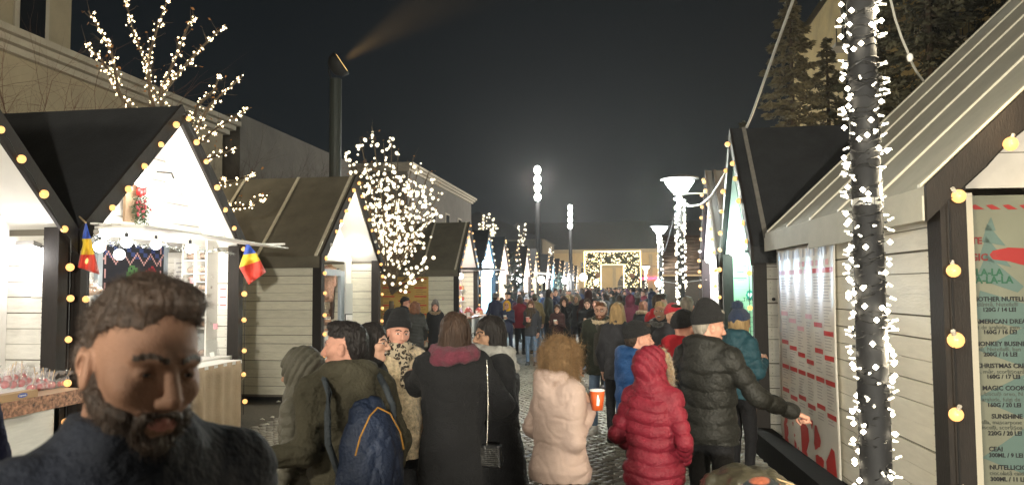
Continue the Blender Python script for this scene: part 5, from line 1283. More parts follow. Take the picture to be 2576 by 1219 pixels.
def notice(name, label, quad4, plane, mat, rows, cols=1, head=None, ink=INK, off=.002, cat='notice', logo=None):
    """printed sheet whose corners are seen at QUAD4 (tl, tr, br, bl) on PLANE(zx, zy) -> world"""
    c = [plane(*p) for p in quad4]; nrm = (c[1] - c[0]).cross(c[3] - c[0]).normalized()
    if nrm.dot(CAMP - c[0]) < 0: nrm = -nrm
    B = c[0].copy(); v = [p - B for p in c] ; t = .004
    mb = MB(); mb.add([p + nrm * t for p in v] + v, [(0, 1, 2, 3), (7, 6, 5, 4), (0, 4, 5, 1), (1, 5, 6, 2), (2, 6, 7, 3), (3, 7, 4, 0)])
    o = mb.build(name, mat, loc=B); tag(o, label, cat)
    def P(u, w_): a = v[0].lerp(v[1], u); b = v[3].lerp(v[2], u); return a.lerp(b, w_) + nrm * (t + off)
    def Q(mb, u0, u1, w0, w1, lift=0): mb.add([P(u0, w0) + nrm * lift, P(u1, w0) + nrm * lift, P(u1, w1) + nrm * lift, P(u0, w1) + nrm * lift], [(0, 1, 2, 3)])
    ti = MB(); hd = MB(); rr = random.Random(len(label))
    for ccol in range(cols):
        u0 = (ccol + .12) / cols; wd = .76 / cols
        for r_ in range(rows):
            w0 = .06 + .9 * r_ / rows
            if head and (r_ + ccol * 2) % head == 0: Q(hd, u0, u0 + wd, w0, w0 + .5 / rows, .0005)
            elif rr.random() < .9: Q(ti, u0 + wd * rr.uniform(0, .2), u0 + wd * rr.uniform(.6, 1), w0, w0 + .3 / rows)
    if ti.v: ti.build('printed_lines', ink, o)['kind'] = 'stuff'
    if hd.v: hd.build('heading_bars', REDINK, o)['kind'] = 'stuff'
    return o, P, Q, nrm
FAINT = M('faint_ink', (.42, .41, .42), .7)
notice('notice', 'faint printed notice pinned on the inner planks of the candy apple stall', ((76, 655), (130, 657), (131, 746), (79, 747)), lambda a, b: ony(a, b, yw + .01), PAPER, 22, 1, ink=FAINT)
c_ = onx(30, 560, -5.49)
o = MB().box((-.01, -1.1, 0), (.012, 1.1, .02)).build('shelf_edge', M('dark_shelf_edge', (.05, .05, .055), .5), loc=(-5.43, 4.6, 1.42))
wpar(o, s0)
# --- bread stall
for k in range(5):
    x0 = -4.96 + k * .105
    sl_ = MB().box((0, 0, 0), (.097, 3.06, .016))
    if k == 0: awn = empty('awning_flap', (-4.96, 6.42, 2.46)); tb(awn, 'thin slatted white flap propped open over the bread stall counter', 'awning')
    sl_.build('slat', WALLW, awn, loc=(k * .105 , .02 * k, -.006 * k + random.uniform(-.006, .006)), rot=(R(-.5 - .15 * k), 0, 0))
for yy in (.06, 1.5, 3.0): MB().box((0, 0, -.035), (.52, .03, -.012)).build('flap_rib', WALLW, awn, loc=(0, yy, 0))
FB_, FY_, FR_ = M('flag_blue', (.03, .09, .48), .6, sheen=.2), M('flag_yellow', (.72, .50, .03), .6, sheen=.2), M('flag_red', (.62, .05, .03), .6, sheen=.2)
def flag(label, L, Rr, d0, mats, stick):
    """L and Rr: left and right edge polylines (zx, zy) from the top down"""
    n = 18; m = 12; V = []; F = []; fm = []
    def along(P, t):
        k = t * (len(P) - 1); i = min(int(k), len(P) - 2); f = k - i; return (P[i][0] * (1 - f) + P[i + 1][0] * f, P[i][1] * (1 - f) + P[i + 1][1] * f)
    for i in range(n + 1):
        a = along(L, i / n); b = along(Rr, i / n)
        for j in range(m + 1):
            u = j / m; V.append(at(a[0] + (b[0] - a[0]) * u, a[1] + (b[1] - a[1]) * u, d0 + .05 * math.sin(u * 9 + i * .25) * (i / n) + .02 * math.sin(i * .9 + u * 4)))
    for i in range(n):
        for j in range(m): F.append((i * (m + 1) + j, i * (m + 1) + j + 1, (i + 1) * (m + 1) + j + 1, (i + 1) * (m + 1) + j)); fm.append(min(2, int(3 * (i + .5) / n)))
    B = V[0].copy(); r = empty('flag', B); tb(r, label, 'flag', 'tricolour flags on the bread stall')
    o = obj('cloth', mesh('cloth', [v - B for v in V], F, mats, True, fm), r); o.modifiers.new('s', 'SOLIDIFY').thickness = .003
    MB().tube([at(*p) - B for p in stick], .008, 6).build('flag_stick', STK, r)
flag('blue yellow red flag hanging by the near post of the bread stall', ((214, 562), (207, 600), (202, 640), (196, 672)), ((218, 562), (229, 600), (238, 640), (250, 690)), 7.0, [FB_, FY_, FR_], ((216, 560, 7.0), (200, 545, 7.15)))
flag('blue yellow red flag hanging off the far post of the bread stall', ((619, 614), (612, 640), (602, 672), (626, 716)), ((624, 612), (645, 636), (655, 655), (669, 684)), 9.75, [FB_, FY_, FR_], ((622, 610, 9.75), (604, 600, 9.95)))
# tinsel garland and hanging bulbs under the flap
TIN = M('silver_tinsel', (.5, .52, .5), .25, metal=.7, var=.4, vs=40); mb = MB(); rr = random.Random(3)
gp = [Vector((-5.05, 6.6 + k * .1, 2.36 - .05 * abs(math.sin(k * .55)))) for k in range(27)]
for p in gp:
    for _ in range(46):
        d = Vector([rr.uniform(-1, 1) for _ in range(3)]).normalized() * rr.uniform(.03, .06); q = p + Vector((0, rr.uniform(-.05, .05), 0)); s = Vector([rr.uniform(-1, 1) for _ in range(3)]) * .003; mb.quad(q - s - gp[0], q + s - gp[0], q + d - gp[0])
o = mb.build('tinsel_garland', TIN, loc=gp[0]); tb(o, 'silver green tinsel garland hung under the flap of the bread stall', 'garland')
for i, (zx, zy) in enumerate(((263, 590), (318, 610), (300, 640), (392, 615), (478, 625), (250, 620))):
    p = onx(zx, zy, -5.12 - .1 * (i == 2)); mb = MB(); mb.ball((0, 0, 0), .055, 12, 8)
    o = mb.build('hanging_bulb', _M[('hot_lit_globe',)], None, True, p); MB().tube([(0, 0, .05), (0, 0, .10)], .018, 8).build('bulb_socket', BLACKM, o); MB().tube([(0, 0, .1), (0, 0, max(.12, 2.4 - p.z))], .004, 5).build('bulb_cable', WIRE, o)
    tb(o, 'glaring round bulb hanging over the bread counter', 'bulb', 'bulbs hanging over the bread counter')
lamp('bread_light', (-5.25, 7.4, 2.15), 8, (1, .95, .85), .08); lamp('bread_light', (-5.25, 8.6, 2.1), 9, (1, .95, .85), .08)
# embroidered hanging with red roses (pixel stitched), grey door frame, partition
wpar(MB().box((-6.09, 6.45, .1), (-6.05, 9.27, 2.75)).build('partition', WALLW), s1)
ta, tb_ = onx(252, 620, -6.03), onx(410, 700, -6.03); yw0, yw1, zw1 = ta.y, onx(412, 650, -6.03).y, onx(330, 612, -6.03).z
nU, nV = 46, 34; cell_u = (yw1 - yw0) / nU; cell_v = cell_u * 1.0
mats = [M('black_wool', (.012, .012, .018), .95), M('rose_red_wool', (.30, .015, .03), .95), M('dark_rose_wool', (.13, .01, .02), .95), M('green_wool', (.06, .16, .05), .95), M('pink_wool', (.50, .28, .27), .95), M('blue_wool', (.03, .05, .16), .95), M('mint_wool', (.25, .5, .3), .95)]
V = []; F = []; fm = []
for i in range(nU):
    for j in range(nV):
        u, w_ = i - nU * .5, j - nV * .5; c = 0
        for (cu, cv, rad) in ((11, -2, 7.5), (-10, -8, 5), (17, -12, 4.5), (0, -14, 5)):
            d = math.hypot(u - cu, w_ - cv) + 1.1 * math.sin(4 * math.atan2(w_ - cv, u - cu))
            if d < rad: c = 1 if int(d) % 3 else 2
            if d < 1.6: c = 6
        if c == 0 and math.hypot((u + 1) * 1.6, (w_ + 1)) < 8 and (i * 3 + j) % 5: c = 3
        if c == 0 and abs(w_ - 12 + abs((u + 3) % 10 - 5) * 1.0) < 1.0: c = 4
        if c == 0 and abs(abs(u) - 20) < 1 and j % 6 < 4: c = 4
        if c == 0 and w_ > 9 and (i // 3 + j // 2) % 3 == 0: c = 5
        z = zw1 - (nV - j) * cell_v; y = yw0 + i * cell_u; b = len(V); V += [(-6.03, y, z), (-6.03, y + cell_u, z), (-6.03, y + cell_u, z + cell_v), (-6.03, y, z + cell_v)]; F.append((b, b + 1, b + 2, b + 3)); fm.append(c)
o = obj('wool_hanging', mesh('wool_hanging', V, F, mats, False, fm)); tb(o, 'black cross stitched hanging with red roses behind the bread counter', 'wall hanging')
zt_ = zw1 + .06
gfr = M('blue_grey_paint', (.30, .34, .38), .5)
q = empty('door_frame', (-6.02, yw0, 0)); tb(q, 'blue grey frame around the rose hanging in the bread stall', 'door frame')
for lo, hi in (((-.02, -.08, .2), (.03, -.0, zt_)), ((-.02, yw1 - yw0, .2), (.03, yw1 - yw0 + .22, zt_)), ((-.02, -.08, zt_ + .002), (.03, yw1 - yw0 + .22, zt_ + .12))): MB().box(lo, hi).build('frame_board', gfr, q)
# shelves with bagged bread on the far inner wall
ys = 9.28; xa, xb = ony(487, 700, ys).x, ony(546, 700, ys).x
sh = empty('bread_shelf', (xa, ys, 1.0)); tb(sh, 'white shelf unit stacked with bagged bread on the far wall of the bread stall', 'shelf'); zz = [ony(515, y_, ys).z for y_ in (655, 688, 708, 733, 762, 795, 822)]
for z in zz: MB().box((0, -.26, z - 1.0 - .012), (xb - xa, 0, z - 1.0)).build('shelf_board', WALLW, sh)
for x_ in (0, xb - xa): MB().box((x_ - .01, -.26, -.1), (x_ + .01, 0, zz[0] - 1 + .25)).build('shelf_side', WALLW, sh)
BREAD = M('bread_crust', (.28, .13, .05), .6, var=.4, vs=20, rnd=.4); BAG = M('clear_bag', (.9, .86, .8), .12, alpha=.25, spec=1.)
bb = MB().ball((0, 0, .05), (.06, .075, .045), 12, 8).mesh('loaf', BREAD, True); bg_ = MB().ball((0, 0, .055), (.068, .082, .055), 10, 7); bg_.tube([(0, 0, .10), (0, 0, .13), (.01, 0, .16)], [.02, .01, .035], 8, cap=False); bg_m = bg_.mesh('bag', BAG, True)
for z in zz:
    for k in range(3):
        o = obj('bread_bag', bb, None, (xa + .07 + k * (xb - xa - .13) / 2, ys - .14, z + .001), (0, 0, random.uniform(0, 6))); s = random.uniform(.8, 1.1); o.scale = (s, s, s); obj('bag', bg_m, o); tb(o, 'brown loaf in a clear bag on the white bread shelf', 'bread', 'bagged loaves on the bread shelf')
# pointed paper bags at the near side
for k, (zx, zy) in enumerate(((225, 745), (228, 735), (215, 688), (240, 742))):
    p = onx(zx, zy, -5.6); o = obj('bread_bag', bb, None, p, (0, 0, k)); obj('bag', bg_m, o); tb(o, 'bagged loaf on the small shelf by the near post of the bread stall', 'bread', 'bagged loaves by the near post')
o = MB().box((-5.9, onx(205, 755, -5.6).y, onx(225, 757, -5.6).z - .02), (-5.45, onx(255, 755, -5.6).y, onx(225, 757, -5.6).z - .002)).build('side_shelf', WALLW); tb(o, 'small white shelf inside the bread stall by the near post', 'shelf')
# table cloth, display case, price cards
xt = -4.70; y_0, y_1 = 6.5, onx(606, 900, xt).y; CLO = M('tan_linen', (.40, .29, .19), .9, bump=.6, bs=60, var=.12, vs=4)
V = []; F = []; n = 60; zt_ = 1.0
for i in range(n + 1):
    y = y_0 + (y_1 - y_0) * i / n
    for j in range(9):
        z = zt_ * j / 8 * .97 + .02; V.append((xt + .022 * math.sin(y * 16) * (1 - j / 8) + .01 * math.sin(y * 31), y, z))
F = [(i * 9 + j, (i + 1) * 9 + j, (i + 1) * 9 + j + 1, i * 9 + j + 1) for i in range(n) for j in range(8)]
o = obj('tablecloth', mesh('tablecloth', V, F, CLO, True)); o.modifiers.new('s', 'SOLIDIFY').thickness = .004; tb(o, 'tan linen cloth hanging from the front of the bread counter', 'tablecloth')
o = MB().box((-5.0, 6.5, .955), (xt - .003, y_1 + .03, .995)).build('table_top', WALLW); MB().box((-5.0, y_1 + .0, .02), (xt, y_1 + .02, .95)).build('side_panel', CLO, o); tag(o, 'white table top projecting in front of the bread stall', 'table')
GLS = M('display_glass', (.85, .9, .9), .05, alpha=.25, spec=1.)
p = onpl(518, 895, (0, 0, 1.0), Vector((0, 0, 1))); cs_ = empty('display_case', (p.x, p.y, 1.0)); tb(cs_, 'clear slanted display case of loaves on the bread counter', 'display case')
MB().prism([(-.16, .001), (.16, .001), (.10, .30), (-.16, .30)], -.2, .2).build('glass_box', GLS, cs_)
for k in range(4):
    o = obj('bread_bag', bb, None, (p.x - .08 + .1 * (k % 2), p.y - .1 + .2 * (k // 2), 1.004)); tb(o, 'loaf lying inside the clear display case', 'bread', 'loaves in the display case')
for k, (zx, zy) in enumerate(((505, 893), (535, 899))):
    q = onpl(zx, zy, (0, 0, 1.0), Vector((0, 0, 1))); o = MB().box((-.002, -.05, 0), (.002, .05, .07)).build('price_card', PAPER, loc=(q.x, q.y, 1.0), rot=(0, R(-15), 0)); tb(o, ('white price card standing before the display case', 'smaller white price card at the counter end')[k], 'price card')
notice('notice', 'pale notice with red print on the far wall of the bread stall', ((551, 722), (572, 722), (572, 776), (551, 776)), lambda a, b: ony(a, b, 9.285), PAPER, 12, 1, head=5, ink=FAINT)
notice('notice', 'white price list hanging left of the bread shelf', ((438, 650), (476, 648), (478, 820), (440, 822)), lambda a, b: ony(a, b, 9.285), PAPER, 14, 1, ink=FAINT)
for k, (zx, zy) in enumerate(((484, 705), (482, 742), (542, 820))):
    o = MB().box((-.03, -.003, -.035), (.03, 0, .035)).build('price_tag', M('pink_card', (.62, .3, .33), .6), loc=ony(zx, zy, 9.0)); tb(o, 'small pink price tag on the bread shelf', 'price tag', 'pink price tags on the bread shelf')
# wreath plaque on the gable
p = onx(334, 498, -5.39); wr_ = empty('wreath_plaque', p); tb(wr_, 'wooden plaque with red bow, berries and fir sprigs under the round globe lamps', 'wreath')
MB().box((0, -.16, -.27), (.03, .05, .26)).build('plaque', M('plaque_wood', (.30, .2, .12), .7, var=.3), wr_)
mb = MB(); rr = random.Random(8)
for _ in range(800):
    c = Vector((.05 + rr.uniform(0, .06), rr.gauss(.04, .06), rr.gauss(-.14, .09))); d = Vector([rr.uniform(-1, 1) for _ in range(3)]) * .05; s = Vector([rr.uniform(-1, 1) for _ in range(3)]) * .006; mb.quad(c - s, c + s, c + d)
mb.build('fir_sprigs', M('fir_green', (.04, .07, .03), .8), wr_)['kind'] = 'stuff'
RED = M('ribbon_red', (.55, .015, .015), .4)
bw_ = MB(); [bw_.ball((.09, yy, zz_), (.03, .05, .055), 10, 7) for yy, zz_ in ((.0, .16), (.05, .08), (-.01, .06), (.06, .15))]; bw_.build('bow', RED, wr_, True)
be = MB().ball((0, 0, 0), .014, 8, 5).mesh('berry', M('dark_berry', (.25, .02, .03), .3), True)
for k in range(26): obj('berry', be, wr_, (.09 + rr.uniform(0, .04), rr.gauss(-.02, .06), rr.gauss(-.13, .05)))
# second globe on the bread gable
p = onx(358, 448, -5.22); o = MB().ball((0, 0, 0), .1, 16, 10).build('globe_lamp', GLOBE, None, True, p); MB().tube([(0, 0, .1), (-.02, -.05, .18), (-.1, -.12, .16), (-.17, -.16, .0)], .009, 6).build('lamp_arm', BLACKM, o); tb(o, 'white globe lamp on a curved arm on the bread stall gable', 'lamp')
lamp('gable_light', (p.x + .15, p.y - .1, p.z), 4, (1, .95, .88), .1)
for k in range(7):
    pk = onx(425 + random.uniform(-9, 9), 310 + k * 5, -5.18)
    o = obj('cluster_bulb', BM, None, pk); tb(o, 'warm bulb in the dangling cluster at the bread stall peak', 'bulb', 'bulb cluster at the bread stall peak')
    o = obj('cluster_bulb', BMF, None, onx(877 + random.uniform(-6, 6), 462 + k * 5, -5.15)); tb(o, 'warm bulb in the dangling cluster at the sheepskin stall peak', 'bulb', 'bulb cluster at the sheepskin stall peak')
# --- bench box in the gap
pb0 = onx(606, 1000, -5.3); o = empty('bench_box', (-5.6, 10.0, 0)); tb(o, 'dark box bench with a worn wooden lid between the two front stalls', 'bench')
yb = onpl(665, 1032, (0, 0, 0), Vector((0, 0, 1)))
MB().box((-.9, -.3, .02), (yb.x + 5.6, .42, .56)).build('box', M('dark_box_paint', (.035, .036, .034), .7, bump=.3), o); MB().box((-.92, -.33, .565), (yb.x + 5.63, .45, .60)).build('lid', M('worn_lid', (.22, .14, .07), .6, var=.3), o)
# --- sheepskin stall: front wall, frame, garments, frames
ya = onx(868, 720, -5.56).y
wpar(MB().box((-.02, 0, 0), (.02, 14.80 - ya, 2.36)).build('front_wall', WALLW, loc=(-5.56, ya, .1)), s2)
q = empty('door_frame', (-5.6, onx(836, 700, -5.6).y, 0)); tb(q, 'blue grey door frame inside the sheepskin stall', 'door frame')
w_ = onx(866, 700, -5.6).y - q.location.y
for lo, hi in (((-.03, w_ - .26, .1), (.03, w_, 2.2)), ((-.03, -1.4, 2.1), (.03, w_ - .262, 2.22))): MB().box(lo, hi).build('frame_board', gfr, q)
gar = [(818, 668, .62, (.40, .22, .15), 'pinkish brown sheepskin vest hanging first on the rail'), (824, 672, .66, (.30, .15, .08), 'dark brown sheepskin vest on the rail'), (829, 665, .55, (.46, .27, .13), 'tan sheepskin vest with embroidery on the rail'), (821, 712, .5, (.5, .4, .28), 'pale furry vest hanging below the others'), (834, 700, .8, (.10, .05, .03), 'blackish brown coat hanging at the door frame')]
for i, (zx, zy, L, c, lab) in enumerate(gar):
    p = onx(zx, zy, -5.72 - .035 * i); V1 = volmesh([prof_([-L, -L * .5, -.12, 0], [.16, .17, .19, .06], [.05, .055, .06, .04], [0, 0, 0, 0]), cap_((-.16, 0, -.1), (-.21, 0, -.34), .06, .05), cap_((.16, 0, -.1), (.21, 0, -.34), .06, .05)], .012, lambda F, X, Y, Z: F + .012 * nz(X, Y, Z * .4, 30, i) + .004 * nz(X, Y, Z, 90))
    o = obj('sheepskin_vest', mesh('sheepskin_vest', V1[0], V1[1], cloth('hide_%d' % i, c, 'fur'), True), None, p, (0, 0, R(60 + 12 * i))); tb(o, lab, 'garment')
rl = MB().tube([(-5.8, 12.3, 2.25), (-5.8, 14.8, 2.25)], .012, 8).build('clothes_rail', BLACKM); tb(rl, 'clothes rail inside the sheepskin stall', 'rail')
for k in range(6):
    z = 1.05 + k * .055; o = MB().box((-.22, -.3, 0), (.22, .3, .045)).build('folded_hide', cloth('hide_f%d' % (k % 3), ((.42, .2, .1), (.6, .5, .42), (.3, .13, .07))[k % 3], 'fur'), loc=(-5.95, 13.9, z), rot=(0, 0, random.uniform(-.1, .1))); tb(o, ('orange brown', 'creamy white', 'dark russet')[k % 3] + ' folded hide in the ' + ('lower', 'upper')[k // 3] + ' half of the pile under the vests', 'folded hide')
o = MB().box((-6.3, 13.2, .1), (-5.72, 14.6, 1.04)).build('hide_table', WALLW); tb(o, 'white table under the pile of folded hides', 'table')
PLX = lambda a, b: onx(a, b, -5.53)
notice('panel', 'narrow grey panel in a cream frame on the sheepskin stall front', ((868, 712), (893, 712), (893, 789), (868, 789)), PLX, M('grey_panel', (.42, .43, .42), .4), 0)
for k, (a, b, w1_) in enumerate(((867, 789, 24), (898, 789, 25), (924, 789, 27))):
    o, P_, Q_, n__ = notice('framed_certificate', ('dark framed certificate, half hidden, under the grey panel', 'dark framed certificate in the middle of the row of three', 'dark framed certificate beside the far post')[k], ((a, b), (a + w1_, b), (a + w1_, b + 30), (a, b + 30)), PLX, BLACKM, 0, cat='certificate')
    mb = MB(); Q_(mb, .1, .9, .08, .92); mb.build('sheet', PAPER, o); mb = MB(); [Q_(mb, .2, .8, .2 + .1 * j, .23 + .1 * j, .001) for j in range(6)]; mb.build('printed_lines', FAINT, o)['kind'] = 'stuff'
p = onx(848, 558, -5.2); o = MB().ball((0, 0, 0), .1, 16, 10).build('globe_lamp', GLOBE, None, True, p); tb(o, 'white globe lamp glaring at the sheepskin stall gable', 'lamp'); lamp('gable_light', (p.x + .2, p.y, p.z), 5, (1, .95, .88), .1)
p = ony(908, 622, 14.75); o = MB().box((-.14, -.06, -.05), (.14, 0, .05)).build('wall_lamp', GLOBE, None, False, p); tb(o, 'small bright wall lamp on the soffit side of the sheepskin stall', 'lamp'); lamp('wall_lamp_light', (p.x, p.y - .2, p.z - .05), 6, (1, .95, .88), .06)
# --- orange menu on the side wall of the third stall
YM = 22.03
o, P_, Q_, nr_ = notice('menu_sheet', 'big orange menu with red headings on the side wall between the cream stalls', ((958, 690), (1078, 690), (1078, 850), (958, 850)), lambda a, b: ony(a, b, YM), M('orange_menu_print', (.52, .33, .09), .5, var=.12, vs=3), 26, 3, head=4, ink=M('brown_ink', (.30, .17, .05), .6))
# --- third stall goods, awning
o = empty('awning_flap', (-4.95, 22.1, 2.42)); tb(o, 'thin dark flap standing out over the third cream stall counter', 'awning')
MB().box((0, 0, 0), (.9, 2.9, .03)).build('flap_board', BLACKM, o); MB().box((0, -.02, -.03), (.9, .02, -.002)).build('flap_rib', BROWN, o)
p = onx(1186, 684, -5.3); q = MB().ball((0, 0, 0), .14, 14, 9).build('globe_lamp', GLOBE, None, True, p); tb(q, 'white globe lamp hanging in the third cream stall', 'lamp'); lamp('wall_lamp_light', (-5.1, 23.3, 2.1), 12, (1, .93, .9), .1)
TOY = [M('toy_red', (.4, .05, .03), .5), M('toy_wood', (.45, .25, .12), .6), M('toy_white', (.7, .68, .64), .5)]
tbx = MB().box((-5.4, 22.2, .95), (-4.6, 24.9, 1.0)).build('sloped_counter', M('counter_wood', (.42, .22, .13), .5)); MB().box((-4.62, 22.2, .05), (-4.6, 24.9, .945)).build('counter_front', WALLW, tbx); tb(tbx, 'wooden counter of the third cream stall set with small wooden houses', 'counter')
for k in range(16):
    s = random.uniform(.07, .15); mb = MB(); hgt = s * random.uniform(.7, 1.6); mb.mi = k % 3; mb.box((-s / 2, -s / 2, 0), (s / 2, s / 2, hgt)); mb.mi = 0; mb.prism([(-s * .6, hgt + .001), (s * .6, hgt + .001), (0, hgt + s * .7)], -s * .55, s * .55)
    o = mb.build('toy_house', TOY, loc=(-5.2 + .5 * random.random(), 22.35 + k * .155, 1.001), rot=(0, 0, random.uniform(-.5, .5))); tb(o, 'small wooden toy house with red roof on the third cream stall counter', 'toy house', 'wooden toy houses on the third cream stall counter')
for k in range(14):
    z = onx(1180, 790, -5.0).z; o = MB().box((-.05, -.06, 0), (.05, .06, .12)).build('toy_figure', TOY[k % 3], loc=(-5.42, 22.5 + (k % 7) * .35, 1.45 + .35 * (k // 7))); tb(o, 'little wooden figure on the back shelf of the third cream stall', 'toy', 'wooden figures on the shelf of the third cream stall')
for z in (1.44, 1.79): o = MB().box((-5.49, 22.2, z - .02), (-5.36, 24.9, z - .001)).build('wall_shelf', WALLW); tb(o, ('lower', 'upper')[z > 1.5] + ' wall shelf of wooden figures in the third cream stall', 'shelf')
# pole awnings further on
for (a, b, d, lab) in (((1333, 684), (1395, 692), 39, 'thin grey awning pole reaching out over the crowd by the round globe'), ((1395, 693), (1432, 700), 52, 'thin grey awning pole further down the row')):
    P0_ = at(*a, d); P1_ = at(*b, d - 1.5); mb = MB(); mb.tube([(0, 0, 0), P1_ - P0_], .035, 6); o = mb.build('awning_pole', M('grey_awning', (.3, .29, .27), .5), loc=P0_); MB().quad((0, 0, .04), (P1_ - P0_) + Vector((0, 0, .04)), (P1_ - P0_) + Vector((-.3, 1.6, .12)), (-.3, 1.6, .12)).build('awning_cloth', _M[('grey_awning',)], o); tb(o, lab, 'awning')
for i, (zx, zy, d, r_) in enumerate(((1361, 703, 36.5, .2), (1299, 700, 32.5, .3), (1224, 672, 26.2, .3), (1228, 690, 26.4, .18), (1467, 697, 60, .35), (1500, 708, 58, .2), (1420, 706, 47, .2))):
    p = at(zx, zy, d); p.x = max(p.x, -5.35); o = MB().ball((0, 0, 0), r_ * .8, 14, 9).build('globe_lamp', _M[('hot_lit_globe',)] if i != 2 else M('blue_hot_lamp', (.6, .85, 1), .3, emit=(.6, .86, 1), es=14), None, True, p); tb(o, ('round white globe at the stall with the dark notice', 'glaring white lamp of the pale pink stall', 'large bluish glaring lamp in the blue lit stall', 'lower white bulb in the blue lit stall', 'white lamp before the left leg of the arch', 'low lamp just inside the arch leg', 'small lamp over the distant crowd')[i], 'lamp')
    lamp('stall_lamp_light', (p.x + .3, p.y - .2, p.z), (20, 60, 90, 20, 80, 50, 30)[i], (1, .96, .9) if i != 2 else (.45, .75, 1), .2)
p = at(1657, 712, 24.0); o = MB().ball((0, 0, 0), .11, 14, 9).build('globe_lamp', M('blue_star_lamp', (.5, .8, 1), .3, emit=(.45, .8, 1), es=12), None, True, p); tb(o, 'bluish white star lamp beside the second wrapped post', 'lamp')
# --- waffle stall
YF = 12.19
green = M('mint_menu_print', (.36, .60, .40), .45, var=.04); GINK = M('dark_green_ink', (.03, .07, .05), .6); TEAL = M('teal_print', (.02, .26, .20), .5)
plA = lambda a, b: ony(a, b, YF)
gb, P_, Q_, nr = notice('menu_board', 'mint green upper menu board with a small heart badge in the waffle stall', ((1842, 650), (1915, 652), (1915, 723), (1841, 723)), plA, green, 0, cat='menu board')
mb = MB(); [Q_(mb, .06 + .1 * (k % 2), .5 - .1 * (k % 2), .22 + k * .22, .25 + k * .22) for k in range(3)]; [Q_(mb, .2, .42, .29 + k * .22, .30 + k * .22) for k in range(3)]; mb.build('printed_lines', GINK, gb)['kind'] = 'stuff'
gb2, P2, Q2, nr2 = notice('menu_board', 'mint green lower menu board with teal heart badge and waffle pictures', ((1840, 724), (1915, 724), (1915, 960), (1840, 960)), plA, green, 0, cat='menu board')
def badge(root, P, u, w_, ru, rw, nr):
    pts = []; 
    for k in range(32): a = 6.283 * k / 32; q = 1 + .09 * math.cos(a * 8); pts.append(P(u + ru * q * math.cos(a), w_ + rw * q * math.sin(a)) + nr * .001)
    MB().add(pts, [tuple(range(32))]).build('badge_print', TEAL, root)
    hp = []
    for k in range(24): t = 6.283 * k / 24; hp.append(P(u + ru * .036 * 16 * math.sin(t) ** 3, w_ - rw * .036 * (13 * math.cos(t) - 5 * math.cos(2 * t) - 2 * math.cos(3 * t) - math.cos(4 * t))) + nr * .002)
    MB().add(hp, [tuple(range(24))]).build('heart_print', PAPER, root)
badge(gb, P_, .80, .34, .10, .16, nr); badge(gb2, P2, .62, .075, .13, .055, nr2)
def afont(txt, zx, zy, px, root, mat):
    p = plA(zx, zy) + Vector((0, -.0075, 0)); o = font('lettering', txt, px / FPX * 12.3 * 1.35, mat, Matrix.Identity(4), None); o.matrix_world = Matrix.Translation(p) @ Matrix.Rotation(R(90), 4, 'X'); mwx = o.matrix_world.copy(); o.parent = root; o.matrix_parent_inverse = Matrix.Translation(root.location).inverted()
afont('Tiefer Waffle', 1868, 757, 10, gb2, GINK); afont('Tiefer Waffle', 1893, 690, 7, gb, GINK)
mb = MB(); [Q2(mb, .05, .45, .14 + k * .022, .1435 + k * .022) for k in range(0, 30, 3)]; [Q2(mb, .62, .98, .16 + k * .05, .163 + k * .05) for k in range(12)]; Q2(mb, .0, .55, .205, .207); mb.build('printed_lines', GINK, gb2)['kind'] = 'stuff'
mb = MB(); mb.add([P2(.86 + .11 * math.cos(a) * (1 - .4 * math.sin(a)), .31 + .055 * math.sin(a)) + nr2 * .001 for a in np.linspace(0, 6.28, 20)[:-1]], [tuple(range(19))]); mb.add([P2(.44 + .06 * math.cos(a), .30 + .03 * math.sin(a)) + nr2 * .001 for a in np.linspace(0, 6.28, 14)[:-1]], [tuple(range(13))]); mb.build('waffle_picture', M('berry_print', (.45, .12, .07), .5, var=.8, vs=60), gb2)
p = ony(1853, 632, 12.0); fl = empty('floodlight', p); tb(fl, 'cold white floodlight over the mint menu boards of the waffle stall', 'floodlight')
MB().ball((0, 0, 0), (.11, .07, .09), 14, 9).build('lamp_glass', GLOBEC, fl, True); MB().box((-.12, .02, -.02), (.35, .06, .02)).build('bracket', BLACKM, fl)
lamp('flood_light', (p.x - .1, p.y - .25, p.z - .12), 9, (.75, 1, .9), .08)
o = MB().box((XR - .05, 9.5, .98), (XR + .9, 12.1, 1.02)).build('stall_counter', WALLW); MB().box((XR + .02, 9.4, .05), (XR + .05, 12.2, .975)).build('counter_front', WALLW, o); tb(o, 'white serving counter of the waffle stall', 'counter')
for k in range(3): q = MB().lathe([(.07, 0), (.10, .05), (.10, .10), (.08, .16), (.02, .2)], 14).build('candy_jar', GLS, None, True, (XR + .15, 9.6 + .4 * k, 1.021)); MB().ball((0, 0, .06), (.07, .07, .05), 10, 6).build('sweets', TOY[2], q, True); tb(q, 'clear jar of pale sweets on the waffle stall counter', 'jar', 'jars on the waffle counter')
p = ony(1791, 655, 15.6); o = MB().ball((0, 0, 0), (.14, .07, .06), 14, 8).build('wall_lamp', GLOBE, None, True, (p.x, 15.5, p.z)); tb(o, 'oval white wall lamp in the lilac stall', 'lamp'); lamp('wall_lamp_light', (p.x - .1, 15.2, p.z - .1), 10, (1, .9, 1), .08)
p = MC @ Vector((hC + .012, -3.9, 0)); q = ony(1946, 752, 9.18); o = MB().lathe([(.02, 0), (.02, .02)], 12).build('hook_knob', BLACKM, None, False, q, (R(90), 0, 0)); tb(o, 'small round black knob on the plank wall beside the banner', 'knob')
